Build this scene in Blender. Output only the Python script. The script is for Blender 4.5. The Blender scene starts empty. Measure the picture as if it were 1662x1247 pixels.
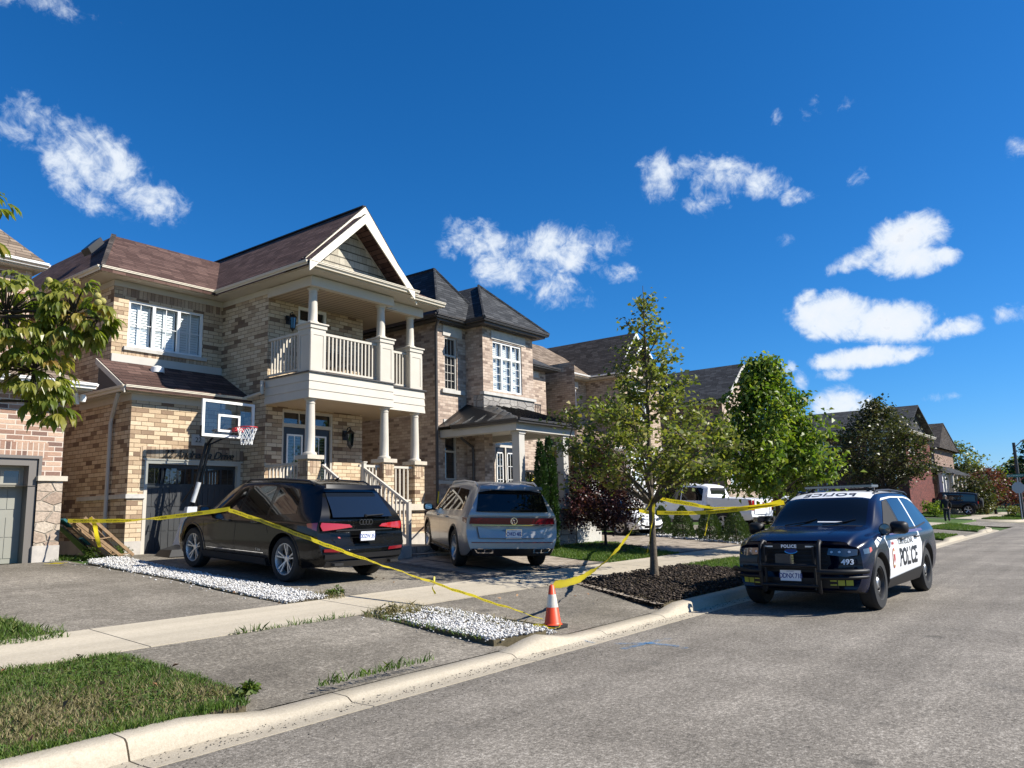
import bpy, bmesh, math, random
import numpy as np
from mathutils import Vector, Matrix
from mathutils.geometry import tessellate_polygon

scene = bpy.context.scene
COL = scene.collection

# ------------------------------------------------------------------ camera
cam_data = bpy.data.cameras.new("camera")
cam = bpy.data.objects.new("camera", cam_data)
COL.objects.link(cam)
CR, CU, CF = [(0.611257, -0.791053, -0.02449), (-0.113696, -0.118392, 0.986436), (0.783223, 0.600181, 0.162307)]
cam.matrix_world = Matrix(((CR[0], CU[0], -CF[0], 0.0), (CR[1], CU[1], -CF[1], 0.0),
      (CR[2], CU[2], -CF[2], 1.55), (0, 0, 0, 1)))
cam_data.sensor_width = 36.0
cam_data.lens = 1263.86 / 1662 * 36
cam_data.clip_start = 0.1
cam_data.clip_end = 3000
scene.camera = cam

# ------------------------------------------------------------------ exposure
scene.view_settings.view_transform = 'Standard'
scene.view_settings.look = 'None'
scene.view_settings.exposure = 0.78
scene.view_settings.gamma = 1.0
scene.cycles.max_bounces = 6
scene.cycles.transparent_max_bounces = 12

# ------------------------------------------------------------------ sun
LIGHT = Vector((-0.56, 1.0, -0.93)).normalized()      # the way the sunlight travels
sun_data = bpy.data.lights.new("sun", 'SUN')
sun_data.energy = 5.0
sun_data.angle = math.radians(0.5)
sun_data.color = (1.0, 0.95, 0.86)
sun = bpy.data.objects.new("sun", sun_data)
COL.objects.link(sun)
sun.rotation_euler = LIGHT.to_track_quat('-Z', 'Y').to_euler()
sun.location = (20, -30, 40)
SUN_EL = math.asin(-LIGHT.z)
SUN_AZ = math.atan2(-LIGHT.x, -LIGHT.y)               # clockwise from +Y

# ------------------------------------------------------------------ node helpers
class NT:
 def __init__(s, nt):
  s.t = nt
 def n(s, kind, ins=None, **props):
  nd = s.t.nodes.new('ShaderNode' + kind)
  for k, v in props.items():
   setattr(nd, k, v)
  for k, v in (ins or {}).items():
   sock = nd.inputs[k]
   if isinstance(v, bpy.types.NodeSocket):
    s.t.links.new(v, sock)
   else:
    sock.default_value = v
  return nd
 def m(s, op, a, b=0.0, c=None, clamp=False):
  ins = {0: a, 1: b}
  if c is not None:
   ins[2] = c
  return s.n('Math', ins, operation=op, use_clamp=clamp).outputs[0]
 def ramp(s, fac, stops, interp='LINEAR'):
  r = s.n('ValToRGB', {'Fac': fac})
  cr = r.color_ramp
  cr.interpolation = interp
  while len(cr.elements) > 1:
   cr.elements.remove(cr.elements[0])
  cr.elements[0].position = stops[0][0]
  cr.elements[0].color = (*stops[0][1], 1)
  for p, c in stops[1:]:
   e = cr.elements.new(p)
   e.color = (*c, 1)
  return r.outputs['Color']
 def mix(s, fac, a, b, blend='MIX'):
  nd = s.n('Mix', data_type='RGBA', blend_type=blend)
  for sock, v in ((nd.inputs[0], fac), (nd.inputs[6], a), (nd.inputs[7], b)):
   if isinstance(v, bpy.types.NodeSocket):
    s.t.links.new(v, sock)
   elif isinstance(v, (tuple, list)):
    sock.default_value = (*v, 1) if len(v) == 3 else v
   else:
    sock.default_value = v
  return nd.outputs[2]
 def link(s, a, b):
  s.t.links.new(a, b)

# ------------------------------------------------------------------ sky with clouds
world = bpy.data.worlds.new("World")
scene.world = world
world.use_nodes = True
wn = world.node_tree
wn.nodes.clear()
W = NT(wn)
sky = W.n('TexSky', sky_type='NISHITA')
sky.sun_disc = False
sky.sun_elevation = SUN_EL
sky.sun_rotation = SUN_AZ
sky.altitude = 200
sky.air_density = 1.0
sky.dust_density = 0.0
sky.ozone_density = 4.0
gam = W.n('Gamma', {'Color': sky.outputs[0], 'Gamma': 1.0})
# deep autumn blue: the red and green of the sky fall off faster overhead
sp = W.n('SeparateColor', {0: gam.outputs[0]})
hs = W.n('CombineColor', {0: W.m('MULTIPLY', W.m('POWER', W.m('MULTIPLY', sp.outputs[0], 0.66), 1.7), 0.345),
      1: W.m('MULTIPLY', W.m('POWER', W.m('MULTIPLY', sp.outputs[1], 1.02), 1.06), 0.80),
      2: W.m('MULTIPLY', sp.outputs[2], 1.43)})
dirv = W.n('TexCoord').outputs['Generated']
def vdot(v):
 nd = W.n('VectorMath', {0: dirv, 1: v}, operation='DOT_PRODUCT')
 return nd.outputs['Value']
# azimuth, elevation, half width, half height (degrees), tilt, weight : lumps of the fair-weather cumulus
LUMPS = [(69.67, 24.85, 2.75, 1.38, -8, 0.75), (71.34, 23.87, 1.73, 1.02, -5, 0.5), (67.03, 23.45, 3.91, 2.13, -35, 0.95), (68.76, 22.19, 2.83, 1.32, -60, 0.8), (64.48, 21.95, 3.21, 1.83, -38, 0.85), (62.62, 21.51, 1.84, 1.67, -55, 0.55), (66.46, 20.29, 2.53, 0.99, -10, 0.4), (39.14, 19.49, 3.36, 1.85, -8, 0.8), (35.12, 19.39, 3.82, 1.54, 4, 0.85), (31.37, 18.91, 3.34, 1.84, 0, 0.8), (29.35, 17.34, 1.82, 0.92, 0, 0.6), (35.44, 16.88, 3.7, 1.86, -22, 0.8), (33.39, 15.15, 2.16, 1.03, -10, 0.55), (38.71, 17.63, 2.31, 1.24, -20, 0.55), (25.58, 23.49, 1.64, 1.68, 30, 0.6), (23.2, 24.06, 1.9, 0.98, 10, 0.6), (21.03, 22.97, 2.92, 1.56, -8, 0.95), (18.58, 22.22, 2.23, 1.16, -15, 0.85), (16.21, 21.05, 1.19, 0.67, -10, 0.55), (22.24, 21.7, 2.01, 1.08, 10, 0.7), (9.43, 17.24, 2.93, 1.56, 4, 1.5), (12.2, 16.33, 2.5, 1.03, 12, 1.2), (9.59, 15.67, 2.86, 1.29, 0, 1.5), (7.47, 15.63, 1.27, 0.72, -8, 1.0), (13.91, 12.67, 3.58, 1.82, -6, 1.6), (11.09, 11.91, 3.74, 1.69, -10, 1.6), (7.37, 10.94, 2.37, 0.91, 6, 1.3), (15.97, 13.42, 1.12, 1.26, 0, 1.0), (6.06, 11.15, 0.75, 0.8, 0, 0.9), (12.63, 9.7, 3.72, 0.85, 2, 1.3), (10.2, 9.56, 2.02, 0.65, 4, 1.1), (14.78, 9.58, 1.67, 0.58, 0, 0.8), (14.5, 26.64, 0.87, 0.92, -30, 0.55), (12.32, 26.13, 0.68, 0.68, -20, 0.5), (17.08, 26.45, 0.45, 0.7, 0, 0.35), (2.52, 21.24, 0.84, 0.85, 10, 0.7), (4.35, 11.43, 1.38, 0.75, 5, 0.6), (18.02, 9.36, 0.86, 0.59, 0, 0.55), (16.88, 8.41, 0.47, 0.68, 0, 0.3), (14.54, 8.72, 1.11, 0.48, 0, 0.55), (14.26, 6.51, 2.39, 1.53, -10, 1.4), (8.52, 6.65, 0.94, 0.37, 0, 0.4), (7.93, 1.87, 1.09, 0.54, 0, 0.8), (70.56, 31.45, 3.13, 0.82, 0, 0.45), (11.88, 21.51, 0.61, 0.37, 0, 0.2), (17.3, 18.22, 0.47, 0.39, 0, 0.2)]
dens = None
for az, el, sx, sy, tilt, wt in LUMPS:
 az, el, tilt = math.radians(az), math.radians(el), math.radians(tilt)
 c = Vector((math.cos(el) * math.cos(az), math.cos(el) * math.sin(az), math.sin(el)))
 right = Vector((math.sin(az), -math.cos(az), 0))
 up = right.cross(c)
 a = (right * math.cos(tilt) + up * math.sin(tilt)) / math.sin(math.radians(sx))
 b = (-right * math.sin(tilt) + up * math.cos(tilt)) / math.sin(math.radians(sy))
 xx, yy = vdot(a), vdot(b)
 r2 = W.m('ADD', W.m('MULTIPLY', xx, xx), W.m('MULTIPLY', yy, yy))
 v = W.m('MULTIPLY', W.m('SUBTRACT', 1.0, r2), wt)
 dens = v if dens is None else W.m('MAXIMUM', dens, v)
nz1 = W.n('TexNoise', {'Vector': dirv, 'Scale': 17.0, 'Detail': 11.0, 'Roughness': 0.63, 'Distortion': 0.5}).outputs['Fac']
nz2 = W.n('TexNoise', {'Vector': dirv, 'Scale': 60.0, 'Detail': 8.0, 'Roughness': 0.65, 'Distortion': 0.6}).outputs['Fac']
dn = W.m('ADD', W.m('MAXIMUM', dens, -1.2), W.m('ADD', W.m('MULTIPLY', W.m('SUBTRACT', nz1, 0.5), 3.2), W.m('MULTIPLY', W.m('SUBTRACT', nz2, 0.5), 1.6)))
cover = W.n('MapRange', {'Value': dn, 'From Min': 0.0, 'From Max': 1.25, 'To Min': 0.0, 'To Max': 1.0}, interpolation_type='SMOOTHSTEP').outputs[0]
cover = W.m('MULTIPLY', cover, 0.93)
ccol = W.ramp(W.m('MULTIPLY', dn, 0.5), [(0.0, (5.6, 7.4, 10.2)), (0.35, (8.4, 9.3, 10.4)), (0.9, (9.6, 9.9, 10.2)), (1.0, (8.6, 9.0, 9.6))])
skyc = W.mix(cover, hs.outputs[0], ccol)
bg = W.n('Background', {'Color': skyc, 'Strength': 0.058})
wo = W.n('OutputWorld')
W.link(bg.outputs[0], wo.inputs[0])

# ------------------------------------------------------------------ mesh builder
SPLIT = {'brick_course', 'stone_pier', 'newel_post', 'stone_band', 'rake_board', 'foundation', 'porch_ceiling', 'stone_step', 'gable_trim', 'bay_roof'}

class MB:
 def __init__(s):
  s.v, s.f, s.m, s.cut = [], [], [], []
 def add(s, verts, faces, mi=0):
  o = len(s.v)
  s.cut.append((o, len(s.f)))
  s.v += [tuple(p) for p in verts]
  s.f += [tuple(i + o for i in f) for f in faces]
  s.m += [mi] * len(faces)
 def poly(s, pts, mi=0):
  s.add(pts, [tuple(range(len(pts)))], mi)
 def box(s, x0, x1, y0, y1, z0, z1, mi=0):
  if x0 > x1: x0, x1 = x1, x0
  if y0 > y1: y0, y1 = y1, y0
  if z0 > z1: z0, z1 = z1, z0
  s.add([(x0, y0, z0), (x1, y0, z0), (x1, y1, z0), (x0, y1, z0), (x0, y0, z1), (x1, y0, z1), (x1, y1, z1), (x0, y1, z1)],
   [(3, 2, 1, 0), (4, 5, 6, 7), (0, 1, 5, 4), (1, 2, 6, 5), (2, 3, 7, 6), (3, 0, 4, 7)], mi)
 def slab(s, pts, off, mi=0):
  """polygon pts swept by the vector off (closed)"""
  n = len(pts)
  q = [tuple(a + b for a, b in zip(p, off)) for p in pts]
  f = [tuple(range(n))[::-1], tuple(range(n, 2 * n))]
  f += [(i, (i + 1) % n, n + (i + 1) % n, n + i) for i in range(n)]
  s.add(list(pts) + q, f, mi)
 def cyl(s, p0, p1, r0, r1=None, n=12, mi=0, cap=True):
  r1 = r0 if r1 is None else r1
  p0, p1 = Vector(p0), Vector(p1)
  d = (p1 - p0).normalized()
  a = d.orthogonal().normalized()
  b = d.cross(a)
  vs = []
  for p, r in ((p0, r0), (p1, r1)):
   for i in range(n):
    t = 2 * math.pi * i / n
    vs.append(p + a * math.cos(t) * r + b * math.sin(t) * r)
  fs = [(i, (i + 1) % n, n + (i + 1) % n, n + i) for i in range(n)]
  if cap:
   fs += [tuple(range(n))[::-1], tuple(range(n, 2 * n))]
  s.add(vs, fs, mi)
 def tube(s, pts, r, n=8, mi=0):
  pts = [Vector(p) for p in pts]
  rs = r if isinstance(r, (list, tuple)) else [r] * len(pts)
  vs, fs = [], []
  a = None
  for k, p in enumerate(pts):
   d = (pts[min(k + 1, len(pts) - 1)] - pts[max(k - 1, 0)]).normalized()
   if a is None:
    a = d.orthogonal().normalized()
   else:
    a = (a - d * a.dot(d))
    a = a.normalized() if a.length > 1e-6 else d.orthogonal().normalized()
   b = d.cross(a)
   for i in range(n):
    t = 2 * math.pi * i / n
    vs.append(p + (a * math.cos(t) + b * math.sin(t)) * rs[k])
  for k in range(len(pts) - 1):
   for i in range(n):
    fs.append((k * n + i, k * n + (i + 1) % n, (k + 1) * n + (i + 1) % n, (k + 1) * n + i))
  fs += [tuple(range(n))[::-1], tuple(range((len(pts) - 1) * n, len(pts) * n))]
  s.add(vs, fs, mi)
 def lathe(s, prof, c, axis='z', n=24, mi=0):
  """prof: (radius, height) list turned about an axis through c"""
  vs, fs = [], []
  for r, h in prof:
   for i in range(n):
    t = 2 * math.pi * i / n
    x, y = r * math.cos(t), r * math.sin(t)
    p = {'z': (x, y, h), 'y': (x, h, y), 'x': (h, x, y)}[axis]
    vs.append((c[0] + p[0], c[1] + p[1], c[2] + p[2]))
  for k in range(len(prof) - 1):
   for i in range(n):
    fs.append((k * n + i, k * n + (i + 1) % n, (k + 1) * n + (i + 1) % n, (k + 1) * n + i))
  s.add(vs, fs, mi)
 def build(s, name, mats, parent=None, smooth=None, recalc=True):
  if name in SPLIT and len(s.cut) > 1:              # every separate piece becomes an object of its own
   o = None
   ends = s.cut[1:] + [(len(s.v), len(s.f))]
   for (v0, f0), (v1, f1) in zip(s.cut, ends):
    q = MB()
    q.add(s.v[v0:v1], [tuple(i - v0 for i in f) for f in s.f[f0:f1]])
    o = q.build(name, mats, parent, smooth, recalc)
   return o
  me = bpy.data.meshes.new(name)
  me.from_pydata(s.v, [], s.f)
  for m in (mats if isinstance(mats, (list, tuple)) else [mats]):
   me.materials.append(m)
  if s.m:
   me.polygons.foreach_set('material_index', s.m)
  if recalc:
   bm = bmesh.new()
   bm.from_mesh(me)
   bmesh.ops.recalc_face_normals(bm, faces=bm.faces)
   bm.to_mesh(me)
   bm.free()
  return link(name, me, parent, smooth)

def link(name, me, parent=None, smooth=None):
 if smooth is not None:
  me.polygons.foreach_set('use_smooth', [True] * len(me.polygons))
  if smooth < 180:
   me.set_sharp_from_angle(angle=math.radians(smooth))
 me.update()
 o = bpy.data.objects.new(name, me)
 COL.objects.link(o)
 if parent is not None:
  o.parent = parent
  if parent.get('_world'):
   o.matrix_parent_inverse = Matrix.Translation(Vector(parent['_base'])).inverted()
  elif parent.parent is not None and parent.parent.get('_world'):
   pass
 return o

def thing(name, label, cat, loc=(0, 0, 0), group=None, world_coords=True):
 """an Empty at the thing's base; parts of a world_coords thing are modelled where they stand"""
 o = bpy.data.objects.new(name, None)
 o.empty_display_size = 0.2
 COL.objects.link(o)
 o.location = loc
 if world_coords:
  o['_world'] = 1
  o['_base'] = tuple(loc)
 return tag(o, label, cat, group)

def tag(o, label=None, cat=None, group=None, kind=None):
 if label: o['label'] = label
 if cat: o['category'] = cat
 if group: o['group'] = group
 if kind: o['kind'] = kind
 return o

def struct(o):
 o['kind'] = 'structure'
 return o

def copy_tree(o, parent=None):
 c = o.copy()
 COL.objects.link(c)
 if parent is not None:
  c.parent = parent
 for ch in list(o.children):
  copy_tree(ch, c)
 return c

def fast_mesh(name, verts, faces_n, mats, parent=None, nper=4, smooth=False, mi=None):
 """verts (N,3) numpy array, every consecutive nper verts one face"""
 verts = np.asarray(verts, dtype=np.float32)
 nf = len(verts) // nper
 me = bpy.data.meshes.new(name)
 me.vertices.add(len(verts))
 me.vertices.foreach_set('co', verts.ravel())
 me.loops.add(len(verts))
 me.loops.foreach_set('vertex_index', np.arange(len(verts), dtype=np.int32))
 me.polygons.add(nf)
 me.polygons.foreach_set('loop_start', np.arange(0, len(verts), nper, dtype=np.int32))
 for m in (mats if isinstance(mats, (list, tuple)) else [mats]):
  me.materials.append(m)
 if mi is not None:
  me.polygons.foreach_set('material_index', np.asarray(mi, dtype=np.int32))
 me.update(calc_edges=True)
 me.validate()
 return link(name, me, parent)

def idx_mesh(name, verts, faces, mats, parent=None, smooth=None):
 """verts (N,3), faces (M,k) index array"""
 verts = np.asarray(verts, dtype=np.float32)
 faces = np.asarray(faces, dtype=np.int32)
 me = bpy.data.meshes.new(name)
 me.vertices.add(len(verts))
 me.vertices.foreach_set('co', verts.ravel())
 me.loops.add(faces.size)
 me.loops.foreach_set('vertex_index', faces.ravel())
 me.polygons.add(len(faces))
 me.polygons.foreach_set('loop_start', np.arange(0, faces.size, faces.shape[1], dtype=np.int32))
 for m in (mats if isinstance(mats, (list, tuple)) else [mats]):
  me.materials.append(m)
 me.update(calc_edges=True)
 return link(name, me, parent, smooth)

def text_mesh(body, size, extrude=0.004, shear=0.0, bold=0.0, align='CENTER', spacing=1.0, word=1.0):
 """vertices and faces of a line of lettering in its own x,y plane"""
 cu = bpy.data.curves.new('lettering', 'FONT')
 cu.body = body
 cu.size = size
 cu.extrude = extrude
 cu.shear = shear
 cu.offset = bold
 cu.align_x = align
 cu.align_y = 'CENTER'
 cu.space_character = spacing
 cu.space_word = word
 cu.resolution_u = 3
 ob = bpy.data.objects.new('lettering', cu)
 COL.objects.link(ob)
 dg = bpy.context.evaluated_depsgraph_get()
 me = bpy.data.meshes.new_from_object(ob.evaluated_get(dg))
 vs = [tuple(v.co) for v in me.vertices]
 fs = [tuple(p.vertices) for p in me.polygons]
 bpy.data.objects.remove(ob)
 bpy.data.meshes.remove(me)
 bpy.data.curves.remove(cu)
 return vs, fs

# ------------------------------------------------------------------ materials
def new_mat(name, base=(0.5, 0.5, 0.5), rough=0.6, metal=0.0, spec=0.5, coat=0.0):
 m = bpy.data.materials.new(name)
 m.use_nodes = True
 b = m.node_tree.nodes['Principled BSDF']
 b.inputs['Base Color'].default_value = (*base, 1)
 b.inputs['Roughness'].default_value = rough
 b.inputs['Metallic'].default_value = metal
 b.inputs['Specular IOR Level'].default_value = spec
 b.inputs['Coat Weight'].default_value = coat
 b.inputs['Coat Roughness'].default_value = 0.03
 return m, NT(m.node_tree), b

def simple(name, base, rough=0.6, metal=0.0, spec=0.5, coat=0.0, var=0.0, scale=6.0, bump=0.0, bscale=40.0):
 m, t, b = new_mat(name, base, rough, metal, spec, coat)
 if var:
  pos = t.n('NewGeometry').outputs['Position']
  nz = t.n('TexNoise', {'Vector': pos, 'Scale': scale, 'Detail': 5.0, 'Roughness': 0.6}).outputs['Fac']
  lo = tuple(c * (1 - var) for c in base)
  hi = tuple(min(1, c * (1 + var)) for c in base)
  t.link(t.ramp(nz, [(0.3, lo), (0.7, hi)]), b.inputs['Base Color'])
 if bump:
  tc = t.n('TexCoord').outputs['Object']
  nb = t.n('TexNoise', {'Vector': tc, 'Scale': bscale, 'Detail': 4.0}).outputs['Fac']
  bp = t.n('Bump', {'Strength': bump, 'Distance': 0.01, 'Height': nb})
  t.link(bp.outputs[0], b.inputs['Normal'])
 return m

def wall_uv(t):
 """u along the wall whichever way it faces, v up: metres"""
 g = t.n('NewGeometry')
 px = t.n('SeparateXYZ', {0: g.outputs['Position']})
 nx = t.n('SeparateXYZ', {0: g.outputs['Normal']})
 isy = t.m('GREATER_THAN', t.m('ABSOLUTE', nx.outputs[1]), t.m('ABSOLUTE', nx.outputs[0]))
 u = t.m('ADD', t.m('MULTIPLY', px.outputs[0], isy), t.m('MULTIPLY', t.m('ADD', px.outputs[1], 0.13), t.m('SUBTRACT', 1.0, isy)))
 return u, px.outputs[2], g

def brick_mat(name, palette, mortar, bw=0.30, bh=0.10, joint=0.011, bump=0.5, offset=0.5, dirt=0.15):
 m, t, b = new_mat(name, rough=0.85, spec=0.25)
 u, v, g = wall_uv(t)
 row = t.m('FLOOR', t.m('DIVIDE', v, bh))
 sh = t.m('MULTIPLY', t.m('FLOORED_MODULO', row, 2.0), offset)
 uc = t.m('ADD', t.m('DIVIDE', u, bw), sh)
 col = t.m('FLOOR', uc)
 fu = t.m('SUBTRACT', uc, col)
 fv = t.m('SUBTRACT', t.m('DIVIDE', v, bh), row)
 du = t.m('MULTIPLY', t.m('MINIMUM', fu, t.m('SUBTRACT', 1.0, fu)), bw)
 dv = t.m('MULTIPLY', t.m('MINIMUM', fv, t.m('SUBTRACT', 1.0, fv)), bh)
 wob = t.n('TexNoise', {'Vector': g.outputs['Position'], 'Scale': 25.0, 'Detail': 2.0}).outputs['Fac']
 d = t.m('ADD', t.m('MINIMUM', du, dv), t.m('MULTIPLY', t.m('SUBTRACT', wob, 0.5), 0.006))
 fac = t.n('MapRange', {'Value': d, 'From Min': joint * 0.35, 'From Max': joint * 0.75}).outputs[0]
 rnd = t.n('TexWhiteNoise', {'Vector': t.n('CombineXYZ', {0: col, 1: row, 2: 3.7}).outputs[0]}, noise_dimensions='3D')
 big = t.n('TexNoise', {'Vector': g.outputs['Position'], 'Scale': 0.7, 'Detail': 2.0}).outputs['Fac']
 r2 = t.m('ADD', rnd.outputs['Value'], t.m('MULTIPLY', t.m('SUBTRACT', big, 0.5), 0.22), clamp=True)
 c = t.ramp(r2, palette)
 fine = t.n('TexNoise', {'Vector': g.outputs['Position'], 'Scale': 38.0, 'Detail': 6.0, 'Roughness': 0.7}).outputs['Fac']
 c = t.mix(1.0, c, t.ramp(fine, [(0.25, (1 - dirt * 2,) * 3), (0.75, (1 + dirt,) * 3)]), 'MULTIPLY')
 c = t.mix(fac, mortar, c)
 t.link(c, b.inputs['Base Color'])
 h = t.m('ADD', t.m('MULTIPLY', fac, 1.0), t.m('MULTIPLY', fine, 0.35))
 bp = t.n('Bump', {'Strength': bump, 'Distance': 0.012, 'Height': h})
 t.link(bp.outputs[0], b.inputs['Normal'])
 return m

def stone_mat(name, palette, mortar, sx=2.6, sz=5.0):
 m, t, b = new_mat(name, rough=0.9, spec=0.2)
 u, v, g = wall_uv(t)
 vec = t.n('CombineXYZ', {0: t.m('MULTIPLY', u, sx), 1: t.m('MULTIPLY', v, sz), 2: 0.0}).outputs[0]
 e = t.n('TexVoronoi', {'Vector': vec, 'Scale': 1.0, 'Randomness': 0.75}, feature='DISTANCE_TO_EDGE', distance='CHEBYCHEV', voronoi_dimensions='2D') if False else t.n('TexVoronoi', {'Vector': vec, 'Scale': 1.0, 'Randomness': 0.7}, feature='DISTANCE_TO_EDGE', voronoi_dimensions='2D')
 cc = t.n('TexVoronoi', {'Vector': vec, 'Scale': 1.0, 'Randomness': 0.7}, feature='F1', voronoi_dimensions='2D')
 rnd = t.n('SeparateColor', {0: cc.outputs['Color']}).outputs[0]
 fine = t.n('TexNoise', {'Vector': g.outputs['Position'], 'Scale': 18.0, 'Detail': 7.0, 'Roughness': 0.65}).outputs['Fac']
 c = t.mix(1.0, t.ramp(rnd, palette), t.ramp(fine, [(0.25, (0.6,) * 3), (0.8, (1.2,) * 3)]), 'MULTIPLY')
 fac = t.n('MapRange', {'Value': e.outputs['Distance'], 'From Min': 0.02, 'From Max': 0.07}).outputs[0]
 t.link(t.mix(fac, mortar, c), b.inputs['Base Color'])
 h = t.m('ADD', fac, t.m('MULTIPLY', fine, 0.8))
 t.link(t.n('Bump', {'Strength': 0.8, 'Distance': 0.03, 'Height': h}).outputs[0], b.inputs['Normal'])
 return m

def shingle_mat(name, palette, rowh=0.095, tabw=0.33):
 m, t, b = new_mat(name, rough=0.95, spec=0.15)
 u, v, g = wall_uv(t)
 row = t.m('FLOOR', t.m('DIVIDE', v, rowh))
 r1 = t.n('TexWhiteNoise', {'W': row}, noise_dimensions='1D').outputs['Value']
 uc = t.m('ADD', t.m('DIVIDE', u, tabw), t.m('MULTIPLY', r1, 7.0))
 col = t.m('FLOOR', uc)
 fu = t.m('SUBTRACT', uc, col)
 fv = t.m('SUBTRACT', t.m('DIVIDE', v, rowh), row)
 rnd = t.n('TexWhiteNoise', {'Vector': t.n('CombineXYZ', {0: col, 1: row, 2: 1.3}).outputs[0]}, noise_dimensions='3D').outputs['Value']
 grit = t.n('TexNoise', {'Vector': g.outputs['Position'], 'Scale': 90.0, 'Detail': 3.0, 'Roughness': 0.8}).outputs['Fac']
 big = t.n('TexNoise', {'Vector': g.outputs['Position'], 'Scale': 0.6, 'Detail': 3.0}).outputs['Fac']
 c = t.ramp(t.m('ADD', t.m('MULTIPLY', rnd, 0.75), t.m('MULTIPLY', big, 0.2)), palette)
 c = t.mix(1.0, c, t.ramp(grit, [(0.3, (0.65,) * 3), (0.7, (1.35,) * 3)]), 'MULTIPLY')
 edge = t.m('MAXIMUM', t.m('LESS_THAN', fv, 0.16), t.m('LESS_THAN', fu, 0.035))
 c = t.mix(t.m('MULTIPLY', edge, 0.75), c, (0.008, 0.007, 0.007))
 t.link(c, b.inputs['Base Color'])
 h = t.m('ADD', t.m('SUBTRACT', 1.0, fv), t.m('ADD', t.m('MULTIPLY', rnd, 0.5), t.m('MULTIPLY', grit, 0.25)))
 t.link(t.n('Bump', {'Strength': 0.6, 'Distance': 0.02, 'Height': h}).outputs[0], b.inputs['Normal'])
 return m

def ground_mat(name, stops, wear=0.0, speck=None, scale=1.0, fine=300.0, bump=0.4, rough=0.9, big=0.35, crack=0.0, stain=None):
 """mineral ground: aggregate grain, metre-sized tone changes, optional cracks"""
 m, t, b = new_mat(name, rough=rough, spec=0.2)
 pos = t.n('NewGeometry').outputs['Position']
 n1 = t.n('TexNoise', {'Vector': pos, 'Scale': fine * scale, 'Detail': 3.0, 'Roughness': 0.75}).outputs['Fac']
 n2 = t.n('TexNoise', {'Vector': pos, 'Scale': 0.55, 'Detail': 6.0, 'Roughness': 0.62}).outputs['Fac']
 n3 = t.n('TexNoise', {'Vector': pos, 'Scale': 7.0, 'Detail': 5.0, 'Roughness': 0.6}).outputs['Fac']
 n4 = t.n('TexNoise', {'Vector': pos, 'Scale': fine * 0.36 * scale, 'Detail': 2.0, 'Roughness': 0.6}).outputs['Fac']
 f = t.m('ADD', t.m('MULTIPLY', t.m('ADD', t.m('MULTIPLY', n1, 0.6), t.m('MULTIPLY', n4, 0.4)), 0.75),
   t.m('ADD', t.m('MULTIPLY', n2, big * 0.6), t.m('MULTIPLY', n3, 0.12)))
 c = t.ramp(f, stops)
 if speck:
  vo = t.n('TexVoronoi', {'Vector': pos, 'Scale': 85.0 * scale}, feature='F1')
  sel = t.m('LESS_THAN', vo.outputs['Distance'], 0.20)
  c = t.mix(t.m('MULTIPLY', sel, 0.65), c, speck)
 if wear:
  st = t.n('VectorMath', {0: pos, 1: (0.035, 1.0, 1.0)}, operation='MULTIPLY').outputs[0]
  nt_ = t.n('TexNoise', {'Vector': st, 'Scale': 1.1, 'Detail': 4.0, 'Roughness': 0.55}).outputs['Fac']
  c = t.mix(wear, c, t.mix(1.0, c, t.ramp(nt_, [(0.35, (0.62,) * 3), (0.65, (1.25,) * 3)]), 'MULTIPLY'))
  vd = t.n('TexVoronoi', {'Vector': pos, 'Scale': 0.55}).outputs['Distance']
  sp = t.n('MapRange', {'Value': t.m('ADD', vd, t.m('MULTIPLY', n3, 0.12)), 'From Min': 0.09, 'From Max': 0.15, 'To Min': 0.5, 'To Max': 0.0}).outputs[0]
  c = t.mix(sp, c, (0.03, 0.028, 0.025))
 if stain:
  ns = t.n('TexNoise', {'Vector': pos, 'Scale': 1.6, 'Detail': 7.0, 'Roughness': 0.7, 'Distortion': 0.6}).outputs['Fac']
  sf = t.n('MapRange', {'Value': ns, 'From Min': 0.58, 'From Max': 0.75}).outputs[0]
  c = t.mix(t.m('MULTIPLY', sf, 0.35), c, stain)
 if crack:
  wv = t.n('TexNoise', {'Vector': pos, 'Scale': 1.2, 'Detail': 5.0}).outputs['Color']
  pv = t.n('VectorMath', {0: pos, 1: t.n('VectorMath', {0: wv, 3: 0.9}, operation='SCALE').outputs[0]}, operation='ADD').outputs[0]
  ve = t.n('TexVoronoi', {'Vector': pv, 'Scale': crack}, feature='DISTANCE_TO_EDGE').outputs['Distance']
  cf = t.m('LESS_THAN', ve, 0.0045)
  c = t.mix(t.m('MULTIPLY', cf, 0.6), c, (0.03, 0.028, 0.026))
 t.link(c, b.inputs['Base Color'])
 t.link(t.n('Bump', {'Strength': bump, 'Distance': 0.006, 'Height': t.m('ADD', n1, n4)}).outputs[0], b.inputs['Normal'])
 return m

def leaf_mat(name, stops, trans=0.35, rough=0.45, spec=0.4):
 m, t, b = new_mat(name, rough=rough, spec=spec)
 g = t.n('NewGeometry')
 rnd = g.outputs['Random Per Island']
 big = t.n('TexNoise', {'Vector': g.outputs['Position'], 'Scale': 1.3, 'Detail': 2.0}).outputs['Fac']
 f = t.m('ADD', t.m('MULTIPLY', rnd, 0.7), t.m('MULTIPLY', big, 0.45), clamp=True)
 c = t.ramp(f, stops)
 t.link(c, b.inputs['Base Color'])
 tr = t.n('BsdfTranslucent', {'Color': t.mix(1.0, c, (1.3, 1.45, 0.6), 'MULTIPLY')})
 mx = t.n('MixShader', {0: trans, 1: b.outputs[0], 2: tr.outputs[0]})
 out = [n for n in t.t.nodes if n.type == 'OUTPUT_MATERIAL'][0]
 t.link(mx.outputs[0], out.inputs[0])
 return m

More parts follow.
